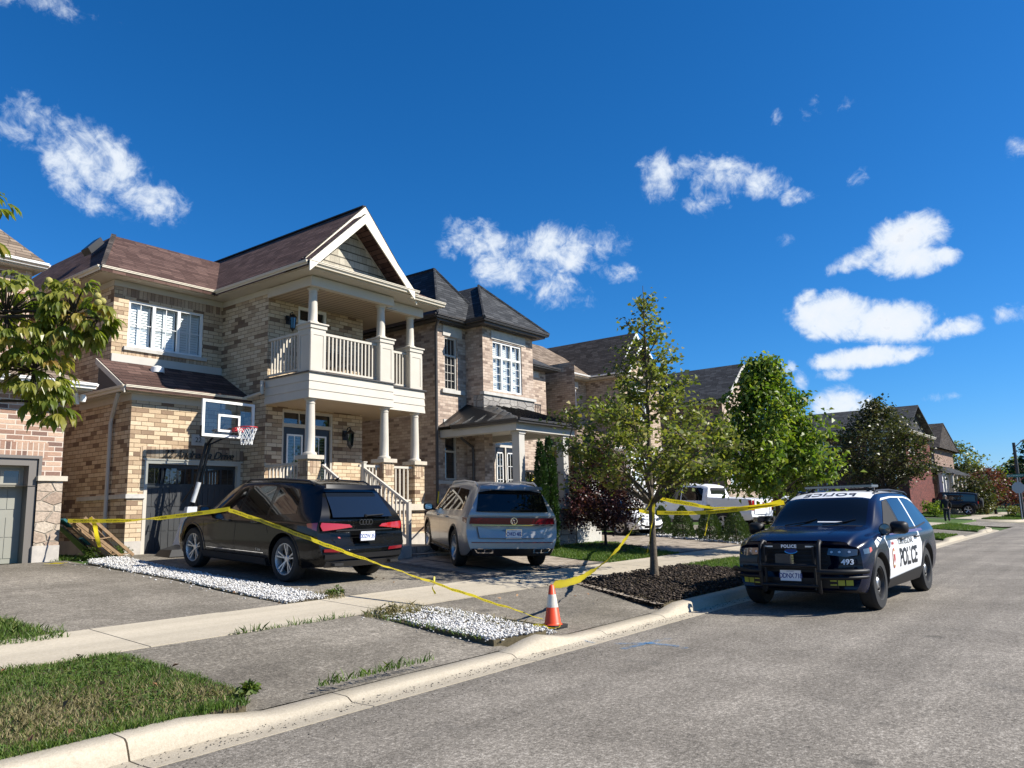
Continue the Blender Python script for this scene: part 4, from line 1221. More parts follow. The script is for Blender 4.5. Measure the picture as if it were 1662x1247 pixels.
# balcony
mb = MB()
for k in range(3):
 z0 = 4.335 + 0.205 * k
 e = 0.012 * (3 - k) * 0 + (0.014 if k == 1 else 0.0) + 0.006 * k
 pts = lambda e: [(11.47 - e, BY, 0), (11.47 - e, 14.82 - e, 0), (14.18 + e, 14.82 - e, 0), (14.18 + e, 15.12 - e, 0), (15.66 + e, 15.12 - e, 0), (15.66 + e, 18.2, 0), (14.66, 18.2, 0), (14.66, BY, 0)]
 lo, hi = pts(0.022 - 0.002 * k), pts(0.004 - 0.002 * k)
 n = len(lo)
 v = [(x, y, z0) for x, y, _ in lo] + [(x, y, z0 + 0.205) for x, y, _ in hi]
 f = [(i, (i + 1) % n, n + (i + 1) % n, n + i) for i in range(n)] + [tuple(range(n))[::-1], tuple(range(n, 2 * n))]
 mb.add(v, f)
bal = mb.build('balcony_skirt', M['trim'], H)
mb = MB()
mb.slab([(x, y, 4.951) for x, y in ((11.43, BY), (11.43, 14.77), (14.22, 14.77), (14.22, 15.07), (15.71, 15.07), (15.71, 18.2), (14.66, 18.2), (14.66, BY))], (0, 0, 0.03))
mb.build('balcony_floor', M['trim_dark'], H)
mb = MB()
mb.slab([(x, y, 4.328) for x, y in ((11.5, BY), (11.5, 14.85), (14.15, 14.85), (14.15, 15.15), (15.63, 15.15), (15.63, 18.2), (14.66, 18.2), (14.66, BY))], (0, 0, 0.004))
mb.slab([(x, y, 7.075) for x, y in ((11.5, BY), (11.5, 14.95), (14.1, 14.95), (14.1, 15.25), (15.5, 15.25), (15.5, 18.2), (14.66, 18.2), (14.66, BY))], (0, 0, 0.02))
pc = mb.build('porch_ceiling', M['soffit'], H)
mb = MB()
for k in range(20):
 x = 11.55 + k * 0.152
 mb.box(x, x + 0.012, 14.97, BY - 0.01, 7.071, 7.0745)
mb.build('board_joints', M['trim_dark'], pc)
for x0, x1, y0 in ((11.49, 11.94, 14.82), (13.72, 14.18, 14.82), (15.11, 15.58, 15.12)):
 y1 = y0 + (x1 - x0)
 p = MB()
 p.box(x0, x1, y0, y1, 4.982, 6.03)
 wall_panel(p, 'y', y0, -1, x0, x1, 4.99, 5.95, 0.075)
 wall_panel(p, 'x', x0, -1, y0, y1, 4.99, 5.95, 0.075)
 wall_panel(p, 'x', x1, 1, y0, y1, 4.99, 5.95, 0.075)
 p.box(x0 - 0.025, x1 + 0.025, y0 - 0.025, y1 + 0.025, 6.03, 6.13)
 p.box(x0 - 0.055, x1 + 0.055, y0 - 0.055, y1 + 0.055, 6.13, 6.165)
 p.build('pedestal', M['trim'], H)
 column(H, (x0 + x1) / 2, (y0 + y1) / 2, 6.165, 7.075, 0.112)
railing(H, (11.94, 15.0, 4.98), (13.72, 15.0, 4.98), h=1.02, gap=0.118)
railing(H, (14.18, 15.3, 4.98), (15.11, 15.3, 4.98), h=1.02, gap=0.118)
railing(H, (11.56, 15.27, 4.98), (11.56, BY, 4.98), h=1.02, gap=0.118)
mb = MB()
mb.slab([(x, y, 7.076) for x, y in ((11.47, BY), (11.47, 14.80), (14.20, 14.80), (14.20, 15.10), (15.62, 15.10), (15.62, 15.32), (14.0, 15.32), (14.0, 15.02), (11.69, 15.02), (11.69, BY))], (0, 0, 0.24))
mb.build('beam', M['trim'], H)
# soffits, friezes
mb = MB()
mb.slab([(x, y, 7.335) for x, y in ((11.06, 18.22), (11.06, 14.37), (14.55, 14.37), (14.55, 14.67), (15.9, 14.67), (15.9, 28), (14.6, 28), (14.6, 17), (11.6, 17), (11.6, 18.22))], (0, 0, 0.03))
mb.slab([(x, y, 7.345) for x, y in ((8.12, 28), (8.12, 18.22), (11.6, 18.22), (11.6, 18.7), (8.62, 18.7), (8.62, 28))], (0, 0, 0.025))
mb.slab([(x, y, 4.42) for x, y in ((8.40, 20.0), (8.40, 17.28), (11.46, 17.28), (11.46, 17.5), (8.62, 17.5), (8.62, 20.0))], (0, 0, 0.03))
mb.build('soffit', M['trim'], H)
mb = MB()
mb.box(8.575, 11.5, UY - 0.025, UY + 0.02, 7.19, 7.336)
mb.box(8.575, 8.62, UY + 0.02, 28, 7.19, 7.336)
mb.box(11.475, 11.52, 16.56, UY - 0.03, 7.19, 7.333)
mb.box(8.575, 11.46, GY - 0.025, GY + 0.02, 4.27, 4.421)
mb.box(8.575, 8.62, GY + 0.02, 20, 4.27, 4.421)
mb.build('frieze', M['trim'], H)
mb = MB()
gutter(mb, (8.06, 18.22, 7.36), (11.05, 18.22, 7.36), (0, -1, 0))
gutter(mb, (8.10, 18.16, 7.36), (8.10, 28.0, 7.36), (-1, 0, 0))
gutter(mb, (11.05, 14.32, 7.36), (11.05, 18.14, 7.36), (-1, 0, 0))
gutter(mb, (10.98, 14.35, 7.36), (14.60, 14.35, 7.36), (0, -1, 0))
gutter(mb, (14.5, 14.66, 7.36), (15.98, 14.66, 7.36), (0, -1, 0))
gutter(mb, (15.92, 14.62, 7.36), (15.92, 28.0, 7.36), (1, 0, 0))
gutter(mb, (8.28, 17.21, 4.44), (11.50, 17.21, 4.44), (0, -1, 0))
gutter(mb, (8.36, 17.17, 4.44), (8.36, 20.0, 4.44), (-1, 0, 0))
gu = mb.build('gutter', M['gutter_cream'], H)
mb = MB()
mb.tube([(8.36, 17.6, 4.43), (8.40, 17.8, 4.2), (8.53, 18.2, 3.95), (8.53, 18.25, 3.8), (8.53, 18.25, 1.0), (8.45, 18.2, 0.92)], 0.045, 8)
mb.build('downspout', M['trim_grey'], H, smooth=40)
mb = MB()
mb.tube([(11.40, 16.6, 4.90), (11.34, 16.5, 4.80), (11.34, 16.5, 4.62), (11.34, 16.9, 4.58), (11.34, 17.25, 4.55)], 0.045, 8)
mb.build('downspout', M['trim'], H, smooth=40)
# roofs
def rake(mb, p0, p1, h=0.2, th=0.05, out=(0, -1, 0), mi=0):
 p0, p1, o = Vector(p0), Vector(p1), Vector(out) * th
 mb.slab([p0, p1, p1 - Vector((0, 0, h)), p0 - Vector((0, 0, h))], o, mi)
mb = MB()
roof_face(mb, [(8.05, 18.13, 7.44), (13.0, 18.13, 7.44), (13.0, 21.1, 9.34), (9.65, 21.1, 9.34)])
roof_face(mb, [(8.05, 18.13, 7.44), (9.65, 21.1, 9.34), (9.65, 25.0, 9.34), (8.05, 28.0, 7.44)])
roof_face(mb, [(9.65, 21.1, 9.34), (13.0, 21.1, 9.34), (13.0, 25.0, 9.34), (9.65, 25.0, 9.34)])
roof_face(mb, [(8.05, 28.0, 7.44), (9.65, 25.0, 9.34), (14.0, 25.0, 9.34), (15.9, 28.0, 7.44)])
roof_face(mb, [(10.98, 14.72, 7.44), (13.06, 14.72, 9.52), (13.06, 25.0, 9.52), (10.98, 25.0, 7.44)])
roof_face(mb, [(14.95, 14.72, 7.44), (14.95, 25.0, 7.44), (13.06, 25.0, 9.52), (13.06, 14.72, 9.52)])
roof_face(mb, [(10.98, 14.27, 7.435), (12.67, 14.27, 9.06), (12.67, 15.2, 9.06), (10.98, 15.2, 7.435)])
roof_face(mb, [(14.42, 14.27, 7.435), (14.42, 15.2, 7.435), (12.67, 15.2, 9.06), (12.67, 14.27, 9.06)])
roof_face(mb, [(14.45, 14.59, 7.44), (15.98, 14.59, 7.44), (15.0, 15.6, 8.05), (14.45, 15.6, 8.05)], 0.06)
roof_face(mb, [(15.98, 14.59, 7.44), (15.98, 28.0, 7.44), (14.2, 28.0, 8.5), (14.2, 16.4, 8.5), (15.0, 15.6, 8.05)], 0.06)
roof_face(mb, [(11.0, 14.29, 7.445), (14.4, 14.29, 7.445), (14.2, 14.86, 7.70), (11.2, 14.86, 7.70)], 0.05)
roof_face(mb, [(8.29, 17.11, 4.53), (11.49, 17.11, 4.53), (11.49, UY, 5.36), (8.30, UY, 5.36)], 0.09)
rf = mb.build('roof', M['shingle_brown'], H)
mb = MB()
rake(mb, (10.98, 14.27, 7.44), (12.67, 14.27, 9.06), 0.24, 0.035)
rake(mb, (14.42, 14.27, 7.44), (12.67, 14.27, 9.06), 0.24, 0.033)
rake(mb, (11.2, 14.715, 7.66), (13.06, 14.715, 9.52), 0.20, 0.03)
rake(mb, (14.95, 14.715, 7.44), (13.06, 14.715, 9.52), 0.20, 0.032)
mb.build('rake_board', M['rake_cream'], rf)
mb = MB()
rake(mb, (8.29, 17.14, 4.52), (8.29, UY, 5.35), 0.14, 0.03, (-1, 0, 0))
mb.build('rake_board', M['trim'], rf)
mb = MB()
for p, q in (((10.98, 14.255, 7.46), (12.67, 14.255, 9.085)), ((14.42, 14.255, 7.46), (12.67, 14.255, 9.085)), ((14.95, 14.68, 7.465), (13.06, 14.68, 9.545)), ((11.2, 14.68, 7.70), (13.06, 14.68, 9.545))):
 rake(mb, p, q, 0.035, 0.06, (0, 1, 0))
mb.box(13.0, 13.12, 14.72, 24.9, 9.50, 9.545)
mb.add([(8.02, 18.10, 7.47), (8.12, 18.10, 7.47), (9.72, 21.1, 9.39), (9.58, 21.1, 9.39)], [(0, 1, 2, 3)])
mb.build('ridge_cap', M['shingle_dark'], rf)
mb = MB()
mb.poly([(11.15, 14.86, 7.62), (14.25, 14.86, 7.62), (12.67, 14.86, 9.02)])
mb.build('gable_shingles', M['shake'], H)
mb = MB()
rake(mb, (11.3, 14.858, 7.75), (12.67, 14.858, 9.0), 0.10, 0.02)
rake(mb, (14.1, 14.858, 7.7), (12.67, 14.858, 9.0), 0.10, 0.018)
mb.build('gable_trim', M['trim'], H)
mb = MB()
mb.box(8.60, BX0 - 0.004, UY - 0.05, UY - 0.002, 5.33, 5.52)
mb.build('flashing', M['trim_grey'], H)
mb = MB()
mb.poly([(8.34, 17.5, 4.5), (8.34, UY, 5.22), (8.34, UY, 4.5)])
mb.build('gable_end', M['trim_dark'], H)
mb = MB()
mb.lathe([(0.16, -0.05), (0.15, 0.08), (0.05, 0.12), (0.0, 0.12)], (9.55, 18.2, 5.16), n=12)
mb.build('roof_vent', M['trim_white'], rf, smooth=40)
mb = MB()
mb.slab([(8.75, 20.3, 8.42), (9.05, 20.3, 8.78), (8.95, 20.3, 8.92), (8.65, 20.3, 8.56)], (0, 0.4, 0))
mb.build('roof_vent', M['metal_black'], rf)

# ------------------------------------------------------------------ neighbour at the left edge
L = thing('brick_house', 'pinkish brick house at the left edge with grey panelled garage door and stone piers', 'house', (5.5, 17.1, 0.8))
LY = 17.1
mb = MB()
wall(mb, 'y', LY, 0.0, 7.06, 2.43, 4.32, [(3.9, 6.62, 2.3, 2.84)], 0.25)
wall(mb, 'x', 7.06, LY, 28.0, 2.43, 4.4, out=1)
wall(mb, 'y', 19.25, 0.0, 7.02, 4.2, 7.3, [(5.2, 6.3, 5.5, 6.95)], 0.1)
wall(mb, 'x', 7.02, 19.25, 28.0, 0.8, 7.3, out=1)
mb.build('wall', M['brick_left'], L)
mb = MB(); obox(mb, 'y', LY, -1, 3.7, 6.78, 2.86, 3.16, -0.02, 0.004); mb.build('brick_course', M['soldier_left'], L)
mb = MB()
mb.box(6.62, 7.09, LY - 0.03, LY + 0.6, 1.12, 2.40)
mb.box(3.4, 3.9, LY - 0.03, LY + 0.6, 1.12, 2.40)
mb.box(7.0, 7.08, LY + 0.6, 19.0, 1.12, 2.40)
mb.build('stone_pier', M['stone'], L)
mb = MB(); mb.box(6.60, 7.16, LY - 0.08, LY + 0.7, 2.40, 2.50); mb.build('cap_stone', M['cast_warm'], L)
mb = MB(); mb.box(6.60, 7.10, LY - 0.045, LY + 0.6, 0.6, 1.12); mb.box(7.0, 7.085, LY + 0.6, 28, 0.6, 1.12); mb.build('foundation', M['foundation'], L)
mb = MB()
for q in ((6.46, 6.62, 0.75, 2.84), (3.9, 4.06, 0.75, 2.84), (4.06, 6.46, 2.70, 2.84)):
 obox(mb, 'y', LY, -1, *q, -0.26, -0.02)
for q in ((6.62, 6.68, 0.75, 2.90), (3.84, 6.62, 2.84, 2.90)):
 obox(mb, 'y', LY, -1, *q, -0.03, 0.02)
mb.build('garage_door_frame', M['garage_frame'], L)
mb = MB()
obox(mb, 'y', LY, -1, 4.06, 6.46, 0.80, 2.70, -0.30, -0.26)
gz = [0.82, 1.30, 1.77, 2.24, 2.69]
for k in range(3):
 for i in range(2):
  a = 4.10 + 1.18 * i
  for j in range(6):
   obox(mb, 'y', LY, -1, a + 0.03 + j * 0.178, a + 0.197 + j * 0.178, gz[k] + (0.08 if k % 2 == 0 else 0.010), gz[k + 1] - (0.08 if k % 2 else 0.010), -0.26, -0.250)
ld = mb.build('garage_door', M['garage_grey'], L)
mb = MB(); g = MB()
for i in range(7):
 a = 4.12 + 0.33 * i
 obox(g, 'y', LY, -1, a, a + 0.27, 2.36, 2.60, -0.26, -0.255)
 for q in ((a - 0.03, a + 0.30, 2.33, 2.36), (a - 0.03, a + 0.30, 2.60, 2.63), (a - 0.03, a, 2.36, 2.60), (a + 0.27, a + 0.30, 2.36, 2.60)):
  obox(mb, 'y', LY, -1, *q, -0.26, -0.245)
mb.build('window_frame', M['garage_grey'], ld); g.build('pane', M['glass_dark'], ld)
window(L, 'y', 19.25, -1, 5.2, 6.3, 5.5, 6.95, cols=2, grid=(1, 1), shutter=True)
mb = MB()
gutter(mb, (0, 16.62, 4.28), (7.4, 16.62, 4.28), (0, -1, 0))
gutter(mb, (7.34, 16.58, 4.28), (7.34, 18.9, 4.28), (1, 0, 0))
gutter(mb, (0, 18.98, 7.34), (7.22, 18.98, 7.34), (0, -1, 0))
gutter(mb, (7.16, 18.94, 7.34), (7.16, 28, 7.34), (1, 0, 0))
mb.build('gutter', M['trim_white'], L)
mb = MB()
mb.slab([(0, 16.64, 4.25), (7.36, 16.64, 4.25), (7.36, 19, 4.25), (0, 19, 4.25)], (0, 0, 0.03))
mb.slab([(0, 19.0, 7.31), (7.18, 19.0, 7.31), (7.18, 28, 7.31), (0, 28, 7.31)], (0, 0, 0.03))
mb.build('soffit', M['trim_grey'], L)
mb = MB()
roof_face(mb, [(0, 16.55, 4.37), (7.42, 16.55, 4.37), (6.2, 19.25, 5.35), (0, 19.25, 5.35)], 0.07)
roof_face(mb, [(7.42, 16.55, 4.37), (7.42, 19.25, 4.37), (6.2, 19.25, 5.35)], 0.07)
roof_face(mb, [(0, 18.90, 7.43), (7.24, 18.90, 7.43), (5.3, 21.6, 9.9), (0, 21.6, 9.9)], 0.07)
roof_face(mb, [(7.24, 18.90, 7.43), (7.24, 28, 7.43), (5.3, 25, 9.9), (5.3, 21.6, 9.9)], 0.07)
mb.build('roof', M['shingle_tan'], L)
mb = MB()
mb.tube([(7.18, 17.0, 4.24), (7.25, 17.05, 4.10), (7.25, 17.05, 4.0)], 0.05, 8)
mb.lathe([(0.0, -0.09), (0.05, -0.08), (0.065, 0.0), (0.05, 0.07), (0.0, 0.08)], (7.3, 16.9, 4.12), n=12)
mb.build('camera_lamp', M['trim_white'], L, smooth=40)


# ------------------------------------------------------------------ second house: grey hipped roof
K = thing('brick_house', 'pale brick house with charcoal hipped roof and black metal porch roof behind the cedars', 'house', (19.0, 15.8, 0.8))
mb = MB()
wall(mb, 'y', 15.8, 16.9, 18.25, 0.8, 7.30, [(17.27, 17.83, 5.28, 6.92), (17.24, 17.78, 2.55, 4.08)], 0.12)
wall(mb, 'x', 16.9, 15.8, 27.0, 0.8, 7.30, out=-1)
wall(mb, 'x', 18.25, 15.1, 15.8, 0.8, 7.30, out=-1)
wall(mb, 'y', 15.1, 18.25, 20.88, 5.15, 7.30, [(18.74, 20.26, 5.32, 6.93)], 0.12)
wall(mb, 'y', 15.1, 18.25, 18.65, 0.8, 4.3)
wall(mb, 'y', 15.1, 20.5, 20.88, 0.8, 4.3)
wall(mb, 'x', 18.65, 15.1, 16.3, 0.8, 4.3, out=1)
wall(mb, 'y', 16.3, 18.65, 21.8, 0.8, 4.3, [(20.25, 21.45, 1.78, 4.15)], 0.1)
wall(mb, 'x', 20.88, 15.1, 17.2, 4.3, 7.30, out=1)
wall(mb, 'y', 17.2, 20.88, 24.6, 0.8, 6.95, [(23.35, 23.75, 5.0, 6.6)], 0.1)
wall(mb, 'x', 24.6, 17.2, 27.0, 0.8, 6.95, out=1)
wall(mb, 'y', 27.0, 16.9, 24.6, 0.8, 6.95, out=1)
mb.build('wall', M['brick_pink'], K)
mb = MB(); mb.box(18.24, 20.89, 15.085, 15.5, 4.3, 5.15); mb.build('stone_panel', M['stone_grey'], K)
for q in ((17.18, 18.05, 15.77, 15.9, 6.95, 7.27), (17.1, 18.1, 15.72, 15.9, 5.16, 5.28), (17.18, 18.05, 15.77, 15.9, 4.10, 4.36), (16.85, 18.25, 15.755, 15.9, 2.42, 2.52),
  (18.66, 20.45, 15.07, 15.2, 6.97, 7.25), (18.2, 20.93, 15.03, 15.2, 5.15, 5.24), (23.1, 24.1, 17.17, 17.25, 6.62, 6.85)):
 mb = MB(); mb.box(*q); mb.build('stone_band', M['cast_stone'], K)
window(K, 'y', 15.8, -1, 17.27, 17.83, 5.28, 6.92, cols=1, grid=(3, 4), frame='trim_grey', shutter=False, split=6.35, glass='glass_dark')
window(K, 'y', 15.8, -1, 17.24, 17.78, 2.55, 4.08, cols=1, grid=(1, 1), frame='trim_grey', shutter=True, split=3.4, glass='glass_dark')
window(K, 'y', 15.1, -1, 18.74, 20.26, 5.32, 6.93, cols=3, grid=(2, 4), frame='trim_white', shutter=True, split=6.42, fw=0.055)
window(K, 'y', 17.2, -1, 23.35, 23.75, 5.0, 6.6, cols=1, grid=(1, 1), frame='trim_black', shutter=False, glass='glass_dark')
mb = MB()
for i in range(7): mb.box(23.25 + i * 0.1, 23.27 + i * 0.1, 16.95, 16.97, 4.7, 5.5)
mb.box(23.22, 23.9, 16.94, 16.98, 5.5, 5.54); mb.box(23.22, 23.9, 16.94, 17.2, 4.66, 4.70)
mb.build('window_guard', M['iron'], K)
mb = MB()
for a, b, z0, z1 in ((20.25, 20.31, 1.78, 4.15), (21.39, 21.45, 1.78, 4.15), (20.31, 21.39, 4.09, 4.15), (20.31, 21.39, 3.72, 3.80), (20.82, 20.88, 1.78, 3.72)):
 obox(mb, 'y', 16.3, -1, a, b, z0, z1, -0.10, -0.02)
df = mb.build('door_frame', M['trim_grey'], K)
for a, b in ((20.31, 20.82), (20.88, 21.39)):
 mb = MB(); obox(mb, 'y', 16.3, -1, a, b, 1.78, 3.72, -0.10, -0.06); d_ = mb.build('front_door', M['door_black'], K)
 f = MB()
 l, r, z0, z1 = a + 0.08, b - 0.08, 2.2, 3.55
 for q in ((l, r, z0, z0 + 0.035), (l, r, z1 - 0.035, z1), (l, l + 0.035, z0, z1), (r - 0.035, r, z0, z1), (l, r, 2.63, 2.645), (l, r, 3.08, 3.095), ((l + r) / 2 - 0.007, (l + r) / 2 + 0.007, z0, z1)):
  obox(f, 'y', 16.3, -1, *q, -0.06, -0.045)
 f.build('pane_frame', M['trim_white'], d_)
 g = MB(); obox(g, 'y', 16.3, -1, l, r, z0, z1, -0.062, -0.055); g.build('pane', M['glass_dark'], d_)
mb = MB(); obox(mb, 'y', 16.3, -1, 20.31, 21.39, 3.80, 4.09, -0.08, -0.075); mb.build('transom_pane', M['glass_dark'], df)
mb = MB()
gutter(mb, (16.55, 15.5, 7.36), (18.0, 15.5, 7.36), (0, -1, 0)); gutter(mb, (16.62, 15.44, 7.36), (16.62, 27, 7.36), (-1, 0, 0))
gutter(mb, (17.85, 14.74, 7.36), (21.25, 14.74, 7.36), (0, -1, 0)); gutter(mb, (17.92, 14.7, 7.36), (17.92, 15.5, 7.36), (-1, 0, 0)); gutter(mb, (21.18, 14.7, 7.36), (21.18, 17, 7.36), (1, 0, 0))
gutter(mb, (21.1, 16.85, 6.93), (25.0, 16.85, 6.93), (0, -1, 0))
gutter(mb, (16.85, 12.78, 3.98), (20.05, 12.78, 3.98), (0, -1, 0)); gutter(mb, (16.92, 12.74, 3.98), (16.92, 15.2, 3.98), (-1, 0, 0)); gutter(mb, (19.98, 12.74, 3.98), (19.98, 15.2, 3.98), (1, 0, 0))
mb.build('gutter', M['trim_dark'], K)
mb = MB()
mb.slab([(x, y, 7.30) for x, y in ((16.65, 27), (16.65, 15.52), (17.95, 15.52), (17.95, 14.76), (21.16, 14.76), (21.16, 17.3), (20.8, 17.3), (20.8, 15.2), (18.3, 15.2), (18.3, 15.9), (17.0, 15.9), (17.0, 27))], (0, 0, 0.06))
mb.slab([(x, y, 6.90) for x, y in ((20.9, 16.87), (24.95, 16.87), (24.95, 17.3), (20.9, 17.3))], (0, 0, 0.05))
mb.build('soffit', M['trim_dark'], K)
mb = MB()
for x in [16.95 + 0.09 * i for i in range(12)]: mb.box(x, x + 0.05, 15.6, 15.68, 7.27, 7.30)
for x in [18.3 + 0.09 * i for i in range(29)]: mb.box(x, x + 0.05, 14.9, 14.98, 7.27, 7.30)
mb.build('dentil_moulding', M['trim_dark'], K)
mb = MB()
def tri_hip(mb, x0, x1, y0, y1, z, ap, th=0.06):
 c = [(x0, y0, z), (x1, y0, z), (x1, y1, z), (x0, y1, z)]
 for i in range(4):
  roof_face(mb, [c[i], c[(i + 1) % 4], ap], th)
roof_face(mb, [(16.58, 15.42, 7.44), (19.2, 15.42, 7.44), (17.9, 16.79, 9.40)], 0.06)
roof_face(mb, [(16.58, 15.42, 7.44), (17.9, 16.79, 9.40), (17.9, 24.5, 9.40), (16.58, 26, 7.44)], 0.06)
roof_face(mb, [(19.2, 15.42, 7.44), (19.2, 26, 7.44), (17.9, 24.5, 9.40), (17.9, 16.79, 9.40)], 0.06)
roof_face(mb, [(17.83, 14.66, 7.44), (21.27, 14.66, 7.44), (19.52, 16.28, 9.10)], 0.06)
roof_face(mb, [(17.83, 14.66, 7.44), (19.52, 16.28, 9.10), (19.52, 22, 9.10), (17.83, 22, 7.44)], 0.06)
roof_face(mb, [(21.27, 14.66, 7.44), (21.27, 22, 7.44), (19.52, 22, 9.10), (19.52, 16.28, 9.10)], 0.06)
roof_face(mb, [(16.58, 17.9, 7.44), (18.3, 20.5, 9.15), (18.3, 24.5, 9.15), (16.58, 27.2, 7.44)], 0.06)
roof_face(mb, [(18.3, 20.5, 9.15), (22.6, 20.5, 9.15), (22.6, 24.5, 9.15), (18.3, 24.5, 9.15)], 0.06)
roof_face(mb, [(20.9, 16.77, 6.99), (25.05, 16.77, 6.99), (22.6, 20.5, 9.15), (20.9, 20.5, 9.15)], 0.06)
roof_face(mb, [(25.05, 16.77, 6.99), (25.05, 27, 6.99), (22.6, 24.5, 9.15), (22.6, 20.5, 9.15)], 0.06)
rf = mb.build('roof', M['shingle_grey'], K)
mb = MB()
for p, q in (((16.58, 15.42, 7.46), (17.9, 16.79, 9.42)), ((17.9, 16.79, 9.42), (17.9, 24.5, 9.42)), ((19.2, 15.42, 7.46), (17.9, 16.79, 9.42)), ((17.83, 14.66, 7.46), (19.52, 16.28, 9.12)), ((21.27, 14.66, 7.46), (19.52, 16.28, 9.12))):
 mb.tube([p, q], 0.05, 5)
mb.build('ridge_cap', M['shingle_grey'], rf)
mb = MB()
roof_face(mb, [(16.86, 12.70, 4.08), (20.06, 12.70, 4.08), (20.86, 15.09, 4.84), (18.5, 15.09, 4.84)], 0.04)
roof_face(mb, [(16.86, 12.70, 4.08), (18.5, 15.09, 4.84), (18.24, 15.78, 4.90), (16.86, 15.78, 4.08)], 0.04)
for i in range(9):
 t = i / 8
 x0 = 16.95 + 3.05 * t
 xt = 18.5 + (x0 - 18.5) if x0 > 18.5 else None
 if xt: mb.slab([(x0 - 0.012, 12.70, 4.08), (x0 + 0.012, 12.70, 4.08), (x0 + 0.35, 15.09, 4.84), (x0 + 0.326, 15.09, 4.84)], (0, 0, 0.035))
 else:
  u = (x0 - 16.86) / 1.64
  mb.slab([(x0 - 0.012, 12.70, 4.08), (x0 + 0.012, 12.70, 4.08), (x0 + 0.35 * u + 0.012, 12.70 + 2.39 * u, 4.08 + 0.76 * u), (x0 + 0.35 * u - 0.012, 12.70 + 2.39 * u, 4.08 + 0.76 * u)], (0, 0, 0.035))
for i in range(1, 6):
 y = 12.9 + 0.47 * i
 u = (y - 12.7) / 2.39
 mb.slab([(16.86, y, 4.08), (16.86, y + 0.025, 4.08), (16.86 + 1.64 * min(u, 1), y + 0.025, 4.08 + 0.76 * min(u, 1)), (16.86 + 1.64 * min(u, 1), y, 4.08 + 0.76 * min(u, 1))], (0, 0, 0.035))
mb.build('porch_roof', M['metal_black'], K)
mb = MB()
mb.slab([(x, y, 3.78) for x, y in ((16.98, 15.75), (16.98, 12.9), (19.9, 12.9), (19.9, 16.2), (19.6, 16.2), (19.6, 13.2), (17.3, 13.2), (17.3, 15.75))], (0, 0, 0.21))
mb.build('beam', M['trim_grey'], K)
mb = MB(); mb.box(17.0, 19.95, 12.9, 16.25, 3.985, 4.01); mb.build('porch_ceiling', M['trim_grey'], K)
for x in (17.2, 19.38):
 mb = MB(); mb.box(x, x + 0.25, 12.98, 13.23, 1.76, 3.778); mb.box(x - 0.025, x + 0.275, 12.955, 13.255, 1.755, 1.95); mb.box(x - 0.025, x + 0.275, 12.955, 13.255, 3.70, 3.776)
 mb.build('porch_post', M['trim_grey'], K)
mb = MB(); mb.box(17.02, 19.95, 12.85, 16.29, 1.60, 1.755); mb.build('porch_floor', M['cast_stone'], K)
mb = MB(); mb.box(17.1, 19.85, 12.95, 15.79, 0.5, 1.60); mb.build('porch_base', M['stone_grey'], K)
railing(K, (17.54, 13.1, 1.756), (19.32, 13.1, 1.756), h=0.95, gap=0.12, mat='iron', bw=0.011)
for i in range(5):
 mb = MB(); mb.box(20.0 + 0.28 * i, 20.28 + 0.28 * i, 13.0, 14.4, 0.45, 1.60 - 0.17 * i - 0.02); mb.build('step', M['cast_stone'], K)
railing(K, (19.98, 12.98, 1.75), (21.3, 12.98, 0.95), h=0.95, gap=0.12, mat='iron', bw=0.011, name='stair_railing')
mb = MB(); mb.tube([(16.75, 15.55, 7.34), (16.8, 15.7, 7.1), (16.83, 15.74, 6.9), (16.83, 15.74, 0.9)], 0.045, 8); mb.build('downspout', M['trim_dark'], K, smooth=40)
mb = MB(); mb.tube([(17.0, 15.0, 3.97), (17.5, 15.35, 3.75), (18.17, 15.5, 3.55), (18.19, 15.5, 3.3), (18.19, 15.5, 0.9)], 0.04, 8); mb.build('downspout', M['trim_dark'], K, smooth=40)
lantern(K, 19.7, 16.3, 3.3, s=1.3)

# ------------------------------------------------------------------ third house: dark brown gable
T = thing('brick_house', 'beige brick house with dark brown gabled roof partly hidden by the maple', 'house', (29.0, 17.0, 0.8))
mb = MB()
wall(mb, 'y', 18.6, 25.3, 29.8, 4.0, 7.32, [(26.9, 29.0, 5.62, 6.90)], 0.1)
wall(mb, 'x', 25.3, 16.3, 27, 0.8, 7.32, out=-1)
wall(mb, 'x', 29.8, 16.7, 18.6, 0.8, 7.32, out=-1)
wall(mb, 'y', 16.7, 29.8, 33.2, 0.8, 7.32, [(30.3, 31.9, 5.5, 6.9), (30.5, 32.4, 2.2, 4.0)], 0.1)
wall(mb, 'x', 33.2, 16.7, 27, 0.8, 7.32, out=1)
wall(mb, 'y', 16.3, 25.3, 27.8, 0.8, 3.95, [(25.6, 27.5, 0.8, 2.9)], 0.1)
wall(mb, 'x', 27.8, 16.3, 17.6, 0.8, 3.95, out=1)
wall(mb, 'y', 17.6, 27.8, 29.8, 0.8, 4.0, [(28.2, 29.5, 2.0, 3.6)], 0.1)
mb.poly([(29.8, 16.7, 7.32), (33.2, 16.7, 7.32), (31.1, 16.7, 8.95)])
mb.build('wall', M['brick_beige'], T)
window(T, 'y', 18.6, -1, 26.9, 29.0, 5.62, 6.90, cols=3, grid=(2, 2), shutter=False, glass='glass_dark')
window(T, 'y', 16.7, -1, 30.3, 31.9, 5.5, 6.9, cols=2, grid=(1, 1), shutter=True)
window(T, 'y', 16.7, -1, 30.5, 32.4, 2.2, 4.0, cols=2, grid=(1, 1), shutter=True)
window(T, 'y', 17.6, -1, 28.2, 29.5, 2.0, 3.6, cols=2, grid=(1, 2), shutter=False, glass='glass_dark')
